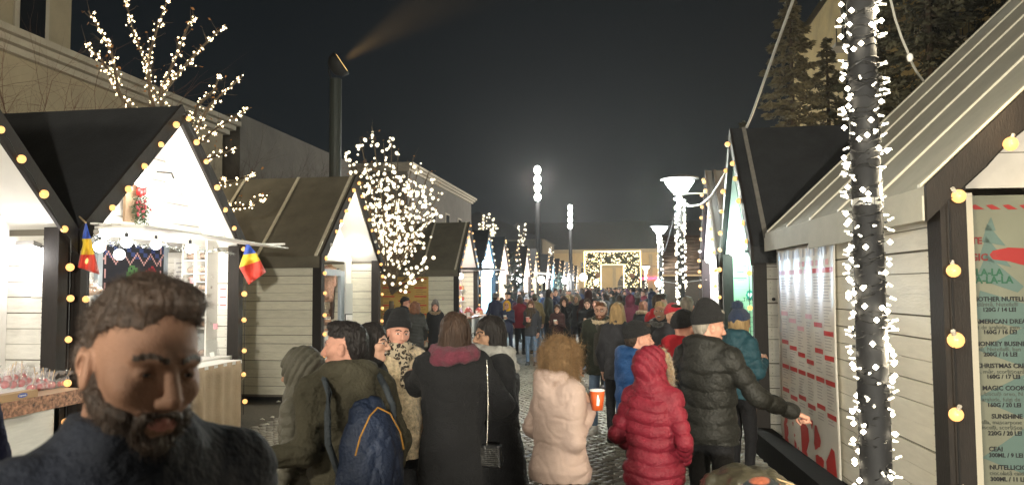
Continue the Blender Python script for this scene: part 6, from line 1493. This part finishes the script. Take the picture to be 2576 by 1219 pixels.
# --- bin with a bag, right foreground
bn = at(1880, 1260, 3.9); bz = at(1875, 1128, 3.9).z
bi = empty('litter_bin', (bn.x, bn.y, 0)); tb(bi, 'brown slatted litter bin with a black liner and straws beside the banner foot', 'litter bin')
for k in range(14): a = k * 6.283 / 14; MB().box((-.035, -.012, .08), (.035, .012, bz - .18)).build('slat', BROWN, bi, loc=(.22 * math.cos(a), .22 * math.sin(a), 0), rot=(0, 0, a + math.pi / 2))
lin = volmesh([ell_((0, 0, bz - .2), (.24, .24, .10))], .012, lambda F, X, Y, Z: F + .018 * nz(X, Y, Z, 32) + .006 * nz(X, Y, Z, 80)); obj('bin_liner', mesh('bin_liner', lin[0], lin[1], M('black_plastic_bag', (.05, .045, .03), .3, bump=.5, bs=40, spec=.8), True), bi)
for k in range(7): a = .8 + k * .22; MB().tube([(.0, 0, bz - .1), (.30 * math.cos(a * .6 - .4), -.22 + .02 * k, bz - .16 - .02 * k)], .004, 5).build('straw', STK, bi)

# unseen stall added behind the camera, its floodlight lights the walls in view
stall('market_stall', 'added white stall, unseen behind the photographer, with a strong floodlight', (2.0, -6.0, 0), RR, near=False, rec=.5, power=0, inm=WALLW, bs_step=.4, globe=False, lightlabel='warm bulbs on the added unseen stall behind the photographer')
q = empty('floodlight', (1.85, -6.0, 2.42)); tag(q, 'added unseen floodlight over the counter of the stall behind the photographer', 'floodlight'); MB().box((-.05, -.18, -.1), (.05, .18, .1)).build('housing', BLACKM, q); MB().box((-.06, -.16, -.08), (-.051, .16, .08)).build('lamp_glass', GLOBE, q)
lamp('flood_light', (1.7, -5.9, 2.42), 2600, (1, .94, .80), .16)  # added lamp of the unseen stall, brightens walls and crowd
# ---------------------------------------------------------------- people near
NAVY = cloth('navy_shell', (.005, .007, .013)); OLV = cloth('olive_shell', (.070, .062, .040)); OLVP = cloth('olive_puffer', (.14, .13, .10), 'puffer')
BLKW = cloth('black_wool_coat', (.006, .006, .007), 'wool'); BURG = cloth('burgundy_puffer', (.165, .010, .022), 'puffer'); BLUP = cloth('blue_puffer', (.020, .085, .26), 'puffer'); BLKP = cloth('black_puffer', (.014, .014, .012), 'puffer')
PINK = M('pale_pink_shell', (.44, .325, .275), .7, bump=.35, bs=35, var=.05, vs=5, spec=.3); TEALP = cloth('teal_puffer', (.018, .065, .085), 'puffer'); CRM = cloth('cream_fleece', (.60, .47, .30), 'fur'); GRYS = cloth('grey_shawl', (.32, .31, .28), 'wool'); MAR = cloth('maroon_scarf', (.115, .020, .035), 'wool')
KBL = cloth('black_knit', (.007, .007, .008), 'knit'); KNV = cloth('navy_knit', (.02, .035, .08), 'knit'); FURB = cloth('brown_fur', (.22, .15, .08), 'fur'); PARK = cloth('dark_green_parka', (.030, .034, .024)); BRNC = cloth('brown_coat', (.045, .020, .018)); REDC = cloth('red_coat', (.36, .012, .02)); SAND = cloth('sand_jacket', (.16, .125, .06)); GRAPE = cloth('grape_puffer', (.07, .02, .05), 'puffer'); DKBL = cloth('dark_blue_puffer', (.02, .026, .06), 'puffer'); WHK = cloth('white_knit', (.55, .55, .58), 'knit'); GRK = cloth('grey_knit', (.13, .12, .11), 'knit'); PNK = cloth('pink_knit', (.5, .27, .28), 'knit'); YEL = cloth('yellow_hoodie', (.60, .33, .012)); DGRY = cloth('dark_grey_jacket', (.035, .035, .04))
LEO = M('leopard_scarf', (.34, .27, .17), .9, bump=.5, bs=60)
_n = LEO.node_tree.nodes; _l = LEO.node_tree.links; vo = _n.new('ShaderNodeTexVoronoi'); vo.inputs['Scale'].default_value = 38; tcx = _n.new('ShaderNodeTexCoord'); nzx = _n.new('ShaderNodeTexNoise'); nzx.inputs['Scale'].default_value = 20; mxv = _n.new('ShaderNodeMixRGB'); mxv.inputs[0].default_value = .05
_l.new(tcx.outputs['Object'], nzx.inputs[0]); _l.new(tcx.outputs['Object'], mxv.inputs[1]); _l.new(nzx.outputs['Color'], mxv.inputs[2]); _l.new(mxv.outputs[0], vo.inputs[0]); crx = _n.new('ShaderNodeValToRGB'); crx.color_ramp.interpolation = 'CONSTANT'; crx.color_ramp.elements[0].color = (.12, .08, .04, 1); crx.color_ramp.elements[0].position = 0
e = crx.color_ramp.elements.new(.18); e.color = (.02, .016, .014, 1); e = crx.color_ramp.elements[2]; e.position = .46; e.color = (.40, .33, .23, 1); _l.new(vo.outputs['Distance'], crx.inputs[0]); _l.new(crx.outputs[0], LEO.node_tree.nodes['Principled BSDF'].inputs['Base Color'])
QP = (.019, .085, 0.02)

def straps_bag(root, J, T, Rh, h):
    """drawstring style backpack worn on the back"""
    v = volmesh([ell_((.03, -.235, 1.13), (.155, .105, .24)), ell_((.03, -.225, 1.0), (.16, .11, .14)), cap_((.0, -.19, 1.33), (.05, -.2, 1.36), .05, .04)], .009, lambda F, X, Y, Z: F + .010 * np.exp(-(nz(X * 1.6, Y, Z * .35, 30) / .16) ** 2) + .005 * nz(X, Y, Z, 40), k=.06)
    bp = obj('backpack', mesh('backpack', v[0], v[1], cloth('navy_nylon', (.010, .017, .038), 'puffer'), True), root)
    for s in (-1, 1): MB().tube([(s * .12 + .02, -.20, 1.02), (s * .165, -.195, 1.2), (s * .165, -.185, 1.34), (s * .145, -.15, 1.42), (s * .14, -.08, 1.475), (s * .14, .0, 1.495), (s * .15, .12, 1.42), (s * .155, .17, 1.3)], .016, 6).build('strap', cloth('grey_webbing', (.06, .07, .08)), bp, True)
    for s in (-1, 1): MB().tube([(.03, -.31, 1.36), (.03 + s * .05, -.335, 1.33), (.03 + s * .10, -.34, 1.24), (.03 + s * .12, -.335, 1.16)], .004, 5).build('piping', cloth('ochre_piping', (.35, .17, .03)), bp)
# the bearded man
pz(345, 696, 1.28, -153, 'blurred bearded man in a dark navy jacket, his head the biggest of all', h=.008, hh=.003, coat=dict(bulk=.01), coatm=NAVY, hair='quiff', hairc='dark', beard=True, eyes=True, skin='tan', head=(-3, -8, -5), strand=9000, strand_kw=dict(L=.016, jit=.4, grav=.15, w=.0006), hat_h=.0)
# hooded woman, man with backpack
pz(763, 864, 4.0, 62, 'person in an olive grey quilted jacket with the hood up, turned left', hat_h=.03, h=.009, coat=dict(quilt=(.014, .06, 0), bulk=.0, wrinkle=.004, collar=1), coatm=OLVP, hoodup=True, head=(0, -8, 0), female=True, hair=None)
lh = at(622, 1158, 3.4)
pz(872, 800, 3.7, 22, 'dark haired man in an olive hooded jacket with a navy backpack, arm stretched left', hat_h=.01, h=.008, hh=.0035, coat=dict(hood='down', bulk=.02, hem=.82, wrinkle=.008), coatm=OLV, head=(48, 0, 0), hair='short', hairc='black', skin='rosy', arms={-1: lh}, extras=(straps_bag,), strand=4000, strand_kw=dict(L=.012, jit=.35, grav=.1, w=.0008))
# laughing woman, leopard scarf woman
pz(930, 806, 4.7, -112, 'black haired woman with glasses laughing behind the backpack man', h=.011, hh=.005, coatm=BLKW, female=True, laugh=True, hair='bob', hairc='black', glasses=True, head=(0, 0, 0), hat_h=.01)
pz(1000, 774, 5.5, -158, 'smiling woman in a black beanie, leopard scarf and cream fleece coat', hat_h=.05, h=.010, hh=.0045, coat=dict(bulk=.03, rough=.002, hem=.7), coatm=CRM, female=True, hair=None, hat='slouch', hatm=KBL, fur=CRM, scarf=dict(m=LEO, rings=2, size=.98, tails=(((.0, .13, 1.42), (.01, .16, 1.25)),)), head=(-4, -4, -6), skin='rosy')
# woman seen from behind with maroon scarf
def chain_bag(root, J, T, Rh, h):
    b = MB(); b.box((-.075, -.03, -.07), (.075, .03, .07)); q = b.build('handbag', M('black_quilted_leather', (.012, .012, .013), .3, bump=.8, bs=60, spec=.7), root, loc=(.20, -.15, .885), rot=(0, 0, R(-30)))
    md = q.modifiers.new('b', 'BEVEL'); md.width = .012; md.segments = 2
    for k in range(9): MB().tube([(-.07, -.033, -.05 + k * .012), (.07, -.033, -.05 + k * .012)], .0022, 4).build('chain_trim', M('silver_chain', (.6, .58, .52), .25, metal=.9), q)
    lk = MB().ball((0, 0, 0), (.006, .004, .009), 7, 5).mesh('chain_link', M('silver_chain_', (.6, .58, .52), .25, metal=.9), True)
    for k in range(44): obj('chain_link', lk, q)
    for k, o in enumerate([c for c in q.children if c.name.startswith('chain_link')]): t = k / 43; o.location = Vector((-.01 + .015 * math.sin(t * 3), -.02 - .02 * math.sin(t * 3.1), .07 + .50 * t)); o.rotation_euler = (0, 0, (k % 2) * 1.57)
ln = at(1035, 950, 5.1)
pz(1140, 776, 4.7, 8, 'brown haired woman in a long black coat and maroon scarf, seen from behind', hat_h=.02, h=.009, coat=dict(hem=.42, bulk=.035, flare=.02, wrinkle=.006, collar=0), coatm=BLKW, female=True, hair='bob', hairc='brown', head=(25, 0, 4), scarf=dict(m=MAR, rings=2, size=1.25), arms={-1: ln, 1: (.30, .12, 1.08)}, extras=(chain_bag,), strand=2600, strand_kw=dict(L=.05, jit=.12, grav=.9, w=.0012))
pz(1237, 789, 5.0, 112, 'woman with round glasses and black hair in a long black coat and grey shawl', hat_h=.01, h=.009, hh=.004, coat=dict(hem=.2, bulk=.03, flare=.06), coatm=BLKW, female=True, hair='bob', hairc='black', glasses=True, skin='olive', scarf=dict(m=GRYS, rings=1, size=1.25, shawl=True), arms={1: 'hold', -1: (-.2, .25, 1.15)}, strand=1500, strand_kw=dict(L=.05, jit=.06, grav=1.3, w=.001), head=(8, 0, 0))
# curly girl with cup
ch = at(1484, 1028, 4.42)
def cup_at(name, label, p, col, ph=.11, r=.042, world=True):
    q = empty(name, p); tag(q, label, 'cup'); m_ = M('cup_' + '_'.join('%03d' % int(c * 999) for c in col), col, .4)
    MB().lathe([(r * .72, 0), (r, ph), (r * .96, ph), (r * .9, ph - .012)], 20).build('cup_body', m_, q, True); MB().lathe([(r * .99, ph - .004), (r * 1.05, ph), (r * .99, ph + .004)], 20).build('rim', PAPER, q, True); return q
g = pz(1408, 846, 4.45, -58, 'girl with curly light brown hair in a pale pink jacket holding an orange cup', hat_h=.01, h=.008, hh=.005, coat=dict(hood='down', bulk=.02, hem=.86, flare=.0, hips=.02, wrinkle=.007), coatm=PINK, female=True, hair='curly', hairc='curly', arms={1: ch, -1: 'pocket'}, poses=('relax', 'grip'), strand=9000, strand_kw=dict(L=.085, curl=.30, jit=.5, grav=.55, w=.0013))
cp = at(1503, 1030, 4.35); cu = cup_at('paper_cup', 'orange paper cup with a white figure held by the curly haired girl', cp, (.60, .10, .02))
MB().add([(.043 * math.sin(a) , -.043 * math.cos(a), z) for a, z in ((-.25, .03), (.1, .03), (.16, .06), (.0, .09), (-.12, .09), (-.2, .06))], [tuple(range(6))]).build('white_figure', PAPER, cu).rotation_euler = (0, 0, R(10))
# boy in blue, burgundy hood, pointing man
pz(1600, 798, 5.5, -72, 'young man in a black beanie and bright blue puffer jacket, in profile', hat_h=.03, h=.009, hh=.004, coat=dict(hood='down', quilt=(.009, .14, 0), bulk=.02, hem=.85), coatm=BLUP, hair='short', hairc='dark', hat='beanie', hatm=KBL, skin='rosy', legs=GRYT, head=(0, -2, 0))
pz(1640, 862, 4.5, -25, 'person in a burgundy quilted jacket with a fur edged hood up', hat_h=.03, h=.0085, coat=dict(quilt=QP, bulk=.02, hem=.80, hips=.02), coatm=BURG, hoodup=True, fur=FURB, head=(-28, 0, 0), female=True, hair=None, arms={1: 'pocket', -1: 'pocket'})
pt = at(1992, 1034, 4.9)
pz(1778, 752, 5.1, -38, 'man in a black beanie and black puffer jacket pointing at the banner', hat_h=.05, h=.0085, hh=.004, coat=dict(hood='down', quilt=(.016, .11, 0), bulk=.035, hem=.86, wrinkle=.006), coatm=BLKP, hair='short', hairc='grey', hat='slouch', hatm=KBL, skin='rosy', head=(-28, -8, 0), arms={1: pt, -1: 'pocket'}, poses=('relax', 'point'), legs=BLK)
pz(1858, 762, 7.2, -48, 'woman in a teal puffer jacket and pompom hat at the waffle stall', hat_h=.06, h=.010, hh=.006, coat=dict(hood='down', quilt=(.013, .085, 0), bulk=.025, hem=.88), coatm=TEALP, hair='long', hairc='blonde', female=True, hat='pompom', hatm=KNV, arms={1: 'hold'}, head=(0, 0, 0), poses=('relax', 'grip'), strand=1200, strand_kw=dict(L=.06, jit=.08, grav=1.2, w=.0015))
# group behind on the right
pz(1512, 753, 9.8, 168, 'smiling man with glasses in an open dark green parka over a grey jumper', hat_h=.01, h=.013, hh=.006, coat=dict(bulk=.03, hem=.78, wrinkle=.006), coatm=PARK, legs=DENIM, shoes=WSHOE, hair='short', hairc='auburn', glasses=True, beard=True, fur=CRM, head=(0, -2, 0), step=.04,
   extras=(lambda root, J, T, Rh, h: obj('jumper', mesh('jumper', *volmesh([prof_([.9, 1.0, 1.3, 1.42, 1.5], [.07, .08, .075, .06, .05], [.02, .03, .03, .03, .03], [.145, .155, .135, .10, .06])], .012), cloth('grey_jumper', (.07, .065, .055)), True), root),))
pz(1553, 758, 9.2, -15, 'woman with straight blonde bob and a dark coat, seen from behind', hat_h=.01, h=.014, coatm=DGRY, female=True, hair='bob', hairc='blonde', strand=1600, strand_kw=dict(L=.05, jit=.05, grav=1.4, w=.002))
def santa(root, J, T, Rh, h):
    v = build_coat(.014, J, dict(bulk=.045, hem=1.12), 0.); c = v[0][v[1]].mean(1); v = (v[0], v[1][(c[:, 2] > 1.13) & (c[:, 2] < 1.3)]); obj('white_band', mesh('white_band', *v, cloth('white_band', (.6, .58, .58)), True), root)
pz(1657, 735, 10.3, -60, 'dark haired man in a red jacket with a broad white band', hat_h=.01, h=.013, coat=dict(bulk=.04), coatm=cloth('bright_red_jacket', (.50, .012, .02)), skin='rosy', hair='short', hairc='dark', extras=(santa,), head=(0, 0, 0))
pz(1662, 755, 9.4, 168, 'laughing fair man with a grey fur collar beside the red beanie', hat_h=.01, h=.013, hh=.006, coatm=DGRY, laugh=True, skin='fair', hair='short', hairc='blonde', fur=cloth('grey_fur', (.12, .115, .11), 'fur'), head=(0, 6, 0))
pz(1692, 756, 8.0, -150, 'person in a bright red beanie and dark coat facing away', hat_h=.03, h=.013, coatm=DGRY, hair='short', hairc='dark', hat='beanie', hatm=cloth('red_knit', (.50, .015, .03), 'knit'))
pz(1718, 770, 5.7, -35, 'person in a red hooded coat and black beanie with grey patterned trim', hat_h=.03, h=.011, coat=dict(hood='down', bulk=.01), coatm=REDC, hair=None, hat='beanie', hatm=KBL, scarf=dict(m=cloth('grey_leopard', (.20, .19, .16), 'fur'), rings=1, size=1.1), skin='rosy')
pz(1727, 742, 9.0, -10, 'grey haired man with a grey scarf, back of his head lit', hat_h=.01, h=.013, coatm=DGRY, hair='short', hairc='grey', skin='rosy', scarf=dict(m=cloth('striped_grey', (.3, .3, .34), 'knit'), rings=2, size=1.))
pz(1762, 752, 10.5, -20, 'person with a flat black cap behind the pointing man', hat_h=.03, h=.014, coatm=DGRY, hair='short', hairc='grey', hat='beanie', hatm=KBL)
# group behind on the left
pz(1018, 743, 17.2, -100, 'man with glasses in a black cap and coat at the orange menu', hat_h=.03, h=.016, coatm=BLKW, hair='short', hat='beanie', hatm=KBL, glasses=True, skin='rosy')
pz(1044, 757, 15.5, 10, 'woman with wavy reddish brown hair and glossy black quilted coat by the orange menu', hat_h=.01, h=.014, coat=dict(quilt=(.012, .07, 0), bulk=.02, hem=.7), coatm=BLKP, female=True, hair='curly', hairc='auburn')
pz(1095, 751, 17.0, 178, 'young woman in a striped grey beanie and brown fur collar facing the camera', hat_h=.05, h=.013, hh=.006, coatm=BLKW, coat=dict(hem=.6), female=True, hair='long', hairc='brown', hat='slouch', hatm=GRK, fur=FURB, skin='rosy')
pz(984, 773, 10.5, 0, 'person in a black pointed hood just behind the leopard scarf woman', hat_h=.03, h=.014, coatm=BLKW, hair=None, hoodup=True)
pz(390, 684, 9.2, -90, 'seller in a slate blue beanie inside the bread stall', hat_h=.04, h=.014, coatm=DGRY, hair=None, hat='beanie', hatm=cloth('slate_knit', (.10, .14, .24), 'knit'), skin='rosy')
# middle distance
cups = []
mid = [(1247, 734, 22, -30, 'person in a dark blue jacket and greyish hat at the blue stall', DKBL, dict(hat='beanie', hatm=GRK)),
 (1276, 754, 20.5, 170, 'man with a yellow hood eating from a white pot', DKBL, dict(hoodup='y', hair=None, arms={1: 'mouth', -1: 'hold'}, poses=('grip', 'grip'), lean=.05)),
 (1308, 737, 23.5, 15, 'person in a grape coloured puffer, back turned', GRAPE, dict(hair='short', hairc='dark', coat=dict(quilt=(.012, .09, 0), bulk=.03), shoes=WSHOE)),
 (1336, 752, 18.3, 165, 'long haired woman with a brown shawl holding a pink cup', DGRY, dict(female=True, hair='long', hairc='auburn', scarf=dict(m=cloth('brown_shawl', (.055, .036, .022), 'wool'), rings=2, size=1.2, tails=(((.05, .16, 1.4), (.07, .17, 1.05)), ((-.05, .16, 1.4), (.0, .18, 1.1)))), arms={1: (.02, .28, 1.2)}, poses=('relax', 'grip'))),
 (1402, 761, 18.0, 172, 'woman with long dark brown hair in a brown coat laughing over her cup', BRNC, dict(female=True, laugh=True, hair='long', hairc='brown', arms={1: 'hold', -1: 'hold'}, poses=('grip', 'grip'))),
 (1419, 743, 19.2, 178, 'tall woman with big dark curls and a black coat covering her mouth', BLKW, dict(female=True, hair='curly', hairc='dark', arms={-1: 'mouth'}, poses=('grip', 'relax'), coat=dict(hem=.55))),
 (1345, 736, 21.5, 0, 'person in a sand coloured jacket and olive grey hat', SAND, dict(hat='beanie', hatm=cloth('olive_knit', (.08, .075, .05), 'knit'))),
 (1384, 733, 24, -30, 'man in a navy blue beanie and dark jacket', DKBL, dict(hat='beanie', hatm=KNV)),
 (1325, 743, 25, 160, 'woman in a white knitted hat behind the long haired woman', DGRY, dict(hat='pompom', hatm=WHK, female=True)),
 (1278, 735, 25.5, 0, 'person in a pink knitted hat near the dark shrub', GRAPE, dict(hat='beanie', hatm=PNK)),
 (1262, 745, 24.5, -20, 'person in a light scarf by the blue stall', DKBL, dict(hair='bob', hairc='brown', scarf=dict(m=WHK, rings=1))),
 (1337, 727, 30, -90, 'tall short haired man by the round globe lamp', DGRY, dict(skin='rosy')),
 (1367, 731, 27, 60, 'dark haired man in profile before the dark notice stall', DKBL, dict()),
 (1396, 733, 25, 100, 'woman in a black hat smiling to the side', BLKW, dict(hat='beanie', hatm=KBL, female=True)),
 (1427, 738, 22.5, 0, 'person with a wine red scarf and blonde hair', DGRY, dict(hair='long', hairc='blonde', female=True, scarf=dict(m=MAR, rings=1))),
 (1452, 738, 21.5, 150, 'man in a beige hooded top under a dark coat', DGRY, dict(hoodup='b', hair=None)),
 (1478, 746, 16.5, 172, 'woman with very long brown hair and a black jacket, hands together', BLKW, dict(female=True, hair='long', hairc='brown', arms={1: 'hold', -1: 'hold'}, poses=('grip', 'grip'))),
 (1483, 727, 23, 175, 'tall person with dark hair and an open white collar', DGRY, dict(hair='bob', hairc='black', scarf=dict(m=WHK, rings=1))),
 (1503, 741, 14, 150, 'young man in a black beanie with a small white label', BLKW, dict(hat='beanie', hatm=KBL, skin='rosy')),
 (1558, 737, 20, 0, 'person in an olive brown jacket with the hood folded down', cloth('olive_brown', (.07, .058, .035)), dict(coat=dict(hood='down', bulk=.03), hair='bob', hairc='dark')),
 (1585, 738, 17.5, -20, 'person in a wine coloured hooded coat with the hood up', cloth('wine_coat', (.10, .018, .035)), dict(hoodup=True, hair=None, coat=dict(bulk=.02, hem=.6))),
 (1618, 752, 15, -30, 'long haired person with a beige fur hood', BLKW, dict(hair='long', hairc='auburn', fur=FURB)),
 (1524, 733, 24, 90, 'person with tousled dark hair in the crowd before the arch', DGRY, dict(hair='curly', hairc='dark')),
 (1600, 733, 26, 0, 'person in a dark blue coat with short dark hair before the right arch leg', DKBL, dict())]
for (zx, zt_, d, ph, lab, cm, kw) in mid:
    kw = dict(kw); hu = kw.get('hoodup'); base = dict(h=.016, hat_h=.03, coatm=cm, coat={}, hair='short', hairc='dark', stance=.1, legs=random.choice((BLK, BLK, GRYT, DENIM, NAVT)))
    base.update(kw)
    if isinstance(hu, str):
        base['hoodup'] = False
        hm = YEL if hu == 'y' else cloth('beige_hoodie', (.22, .19, .14))
        base['extras'] = ((lambda hm: (lambda root, J, T, Rh, h: obj('hood', mesh('hood', *hood_up(.012, None, Rh, T), hm, True), root)))(hm),)
    r = pz(zx, zt_, d, ph, lab, **base)
    if 'cup' in lab or 'pot' in lab:
        p = r.matrix_world if False else Matrix.Translation(r.location) @ Matrix.Rotation(r.rotation_euler.z, 4, 'Z') @ Matrix.Scale(r.scale[0], 4) @ Vector((.02, .30, 1.19))
        cup_at('paper_cup', ('pink paper cup held by the woman in the brown shawl', 'white food pot held by the man with the yellow hood', 'pale paper cup held by the laughing woman in brown')[0 if 'pink' in lab else 1 if 'pot' in lab else 2], p, (.62, .22, .18) if 'pink' in lab else (.6, .6, .5))
# tote bag of the yellow hood man, shoulder bags
# ---- far crowd from shared prototypes
protos = []
spec = [dict(hair='short', hairc='dark'), dict(hair='bob', hairc='black', female=True), dict(hair='long', hairc='brown', female=True), dict(hat='beanie', hatm=KBL, hair='short'), dict(hoodup=True, hair=None, coat=dict(bulk=.03)), dict(hat='pompom', hatm=GRK, hair='long', female=True), dict(hair='curly', hairc='auburn', female=True), dict(hair='bun', hairc='brown', female=True)]
hd = ['short dark hair', 'a black bob', 'long brown hair', 'a black beanie', 'a raised hood', 'a grey pompom hat', 'auburn curls', 'a hair bun']
cmats = [('black', BLKW), ('dark blue', DKBL), ('dark grey', DGRY), ('brown', BRNC), ('wine red', cloth('wine_coat', 0)) if False else ('burgundy', BURG), ('olive', OLV), ('sand', SAND), ('grape', GRAPE), ('dark green', PARK)]
rr = random.Random(77); seen = set(); spots = []
y = 21.5
while y < 83:
    nrow = 4
    for k in range(nrow):
        x = -4.0 + (5.2) * (k + rr.uniform(.1, .9)) / nrow; spots.append((x, y + rr.uniform(-.8, .8)))
    y += 1.7 if y < 50 else 2.6
for (x, y) in ((-8.2, 11.8),): pass
for i, (x, y) in enumerate(spots):
    k = rr.choice((0, 0, 1, 2, 2, 3, 3, 3, 4, 5, 6, 7)); cn, cmm = cmats[min(len(cmats) - 1, int(rr.random() ** 1.7 * len(cmats)))]; H = rr.uniform(1.60, 1.84); hdg = rr.choice((0, 0, 0, R(180), R(180), R(90), R(-90), R(150))) + rr.uniform(-.4, .4)
    lab = 'distant person with %s in a %s coat among the far crowd' % (hd[k], cn); grp = 'far crowd: %s, %s coat' % (hd[k], cn)
    while len(protos) <= k: protos.append(None)
    if protos[k] is None:
        protos[k] = person((x, y), H, hdg, lab, group=grp, h=.026, hh=.012, coatm=cmm, legs=BLK, **spec[k])
    else:
        r = copy_tree(protos[k]); r.location = (x, y, 0); r.rotation_euler = (0, 0, hdg); r.scale = (H / 1.75,) * 3; tag(r, lab, 'person', grp)
        for c in r.children:
            if c.name.startswith(('coat', 'hood')): c.material_slots[0].link = 'OBJECT'; c.material_slots[0].material = cmm
person((.55, -.75), 1.80, R(10), 'companion in a black beanie standing beside the photographer', h=.016, coatm=BLKW, hat='beanie', hatm=KBL)  # one of three people added out of view to shade the near man
person((-.62, -.75), 1.86, R(-5), 'tall man in a slouchy black beanie at the other side of the photographer', h=.016, coatm=OLV, hat='slouch', hatm=KBL)  # added out of view as well, blocks lamp light from behind
person((-.10, -.62), 1.90, R(-2), 'the photographer standing right behind the camera in a dark jacket', h=.016, coatm=DGRY, hair='short', hat='slouch', hatm=KBL, arms={1: Vector((.06, -.30, 1.74)), -1: Vector((-.12, -.3, 1.70))}, poses=('grip', 'grip'))  # added so that head and beanie shade the near man's face
# sleeve at the left edge and the hat at the bottom
p = at(-270, 930, 2.35); person((p.x, p.y), 1.72, vdir(p) - math.pi / 2 + R(40), 'person in a dark blue jacket cut off at the edge beside the candy apples', h=.012, coatm=cloth('ink_blue_jacket', (.014, .018, .06)), arms={1: at(-30, 1030, 2.3)})
STR = M('striped_knit', (.02, .025, .03), .9, bump=1.2, bs=90)
_n = STR.node_tree.nodes; _l = STR.node_tree.links; wv = _n.new('ShaderNodeTexWave'); wv.bands_direction = 'Z'; wv.inputs['Scale'].default_value = 9; wv.inputs['Distortion'].default_value = 1.5; tcx = _n.new('ShaderNodeTexCoord'); _l.new(tcx.outputs['Object'], wv.inputs[0]); cr = _n.new('ShaderNodeValToRGB'); cr.color_ramp.elements[0].position = .45; cr.color_ramp.elements[0].color = (.02, .03, .035, 1); cr.color_ramp.elements[1].position = .75; cr.color_ramp.elements[1].color = (.62, .16, .07, 1); _l.new(wv.outputs[0], cr.inputs[0]); _l.new(cr.outputs[0], _n['Principled BSDF'].inputs['Base Color'])
pz(1915, 1180, 2.0, -20, 'person whose dark and orange striped hat peeks in at the bottom edge', hat_h=.03, h=.012, coatm=cloth('black_jacket_', (.012, .012, .014)), hair='bob', hairc='black', hat='beanie', hatm=STR)

# lettering becomes plain mesh, like everything else
bpy.context.view_layer.update(); dg = bpy.context.evaluated_depsgraph_get()
for o in [o for o in S.objects if o.type == 'FONT']:
    me = bpy.data.meshes.new_from_object(o.evaluated_get(dg), depsgraph=dg); nm = o.name
    n = bpy.data.objects.new('lettering', me); C.objects.link(n); n.parent = o.parent; n.matrix_parent_inverse = o.matrix_parent_inverse.copy(); n.matrix_basis = o.matrix_basis.copy()
    for k_ in ('label', 'category', 'group', 'kind'):
        if k_ in o: n[k_] = o[k_]
    isn = nm.startswith('neon'); bpy.data.objects.remove(o); n.name = 'neon_sign' if isn else 'lettering'
hz = MB().box((-60, -14, -1.0), (45, 125, 17)).build('haze', None if False else [])
vm = bpy.data.materials.new('night_haze'); vm.use_nodes = True; vm.node_tree.nodes.remove(vm.node_tree.nodes['Principled BSDF'])
pv = vm.node_tree.nodes.new('ShaderNodeVolumePrincipled'); pv.inputs['Density'].default_value = .0006; pv.inputs['Color'].default_value = (.9, .92, .92, 1); pv.inputs['Anisotropy'].default_value = .6
vm.node_tree.links.new(pv.outputs[0], vm.node_tree.nodes['Material Output'].inputs['Volume']); hz.data.materials.append(vm); tag(hz, kind='stuff')
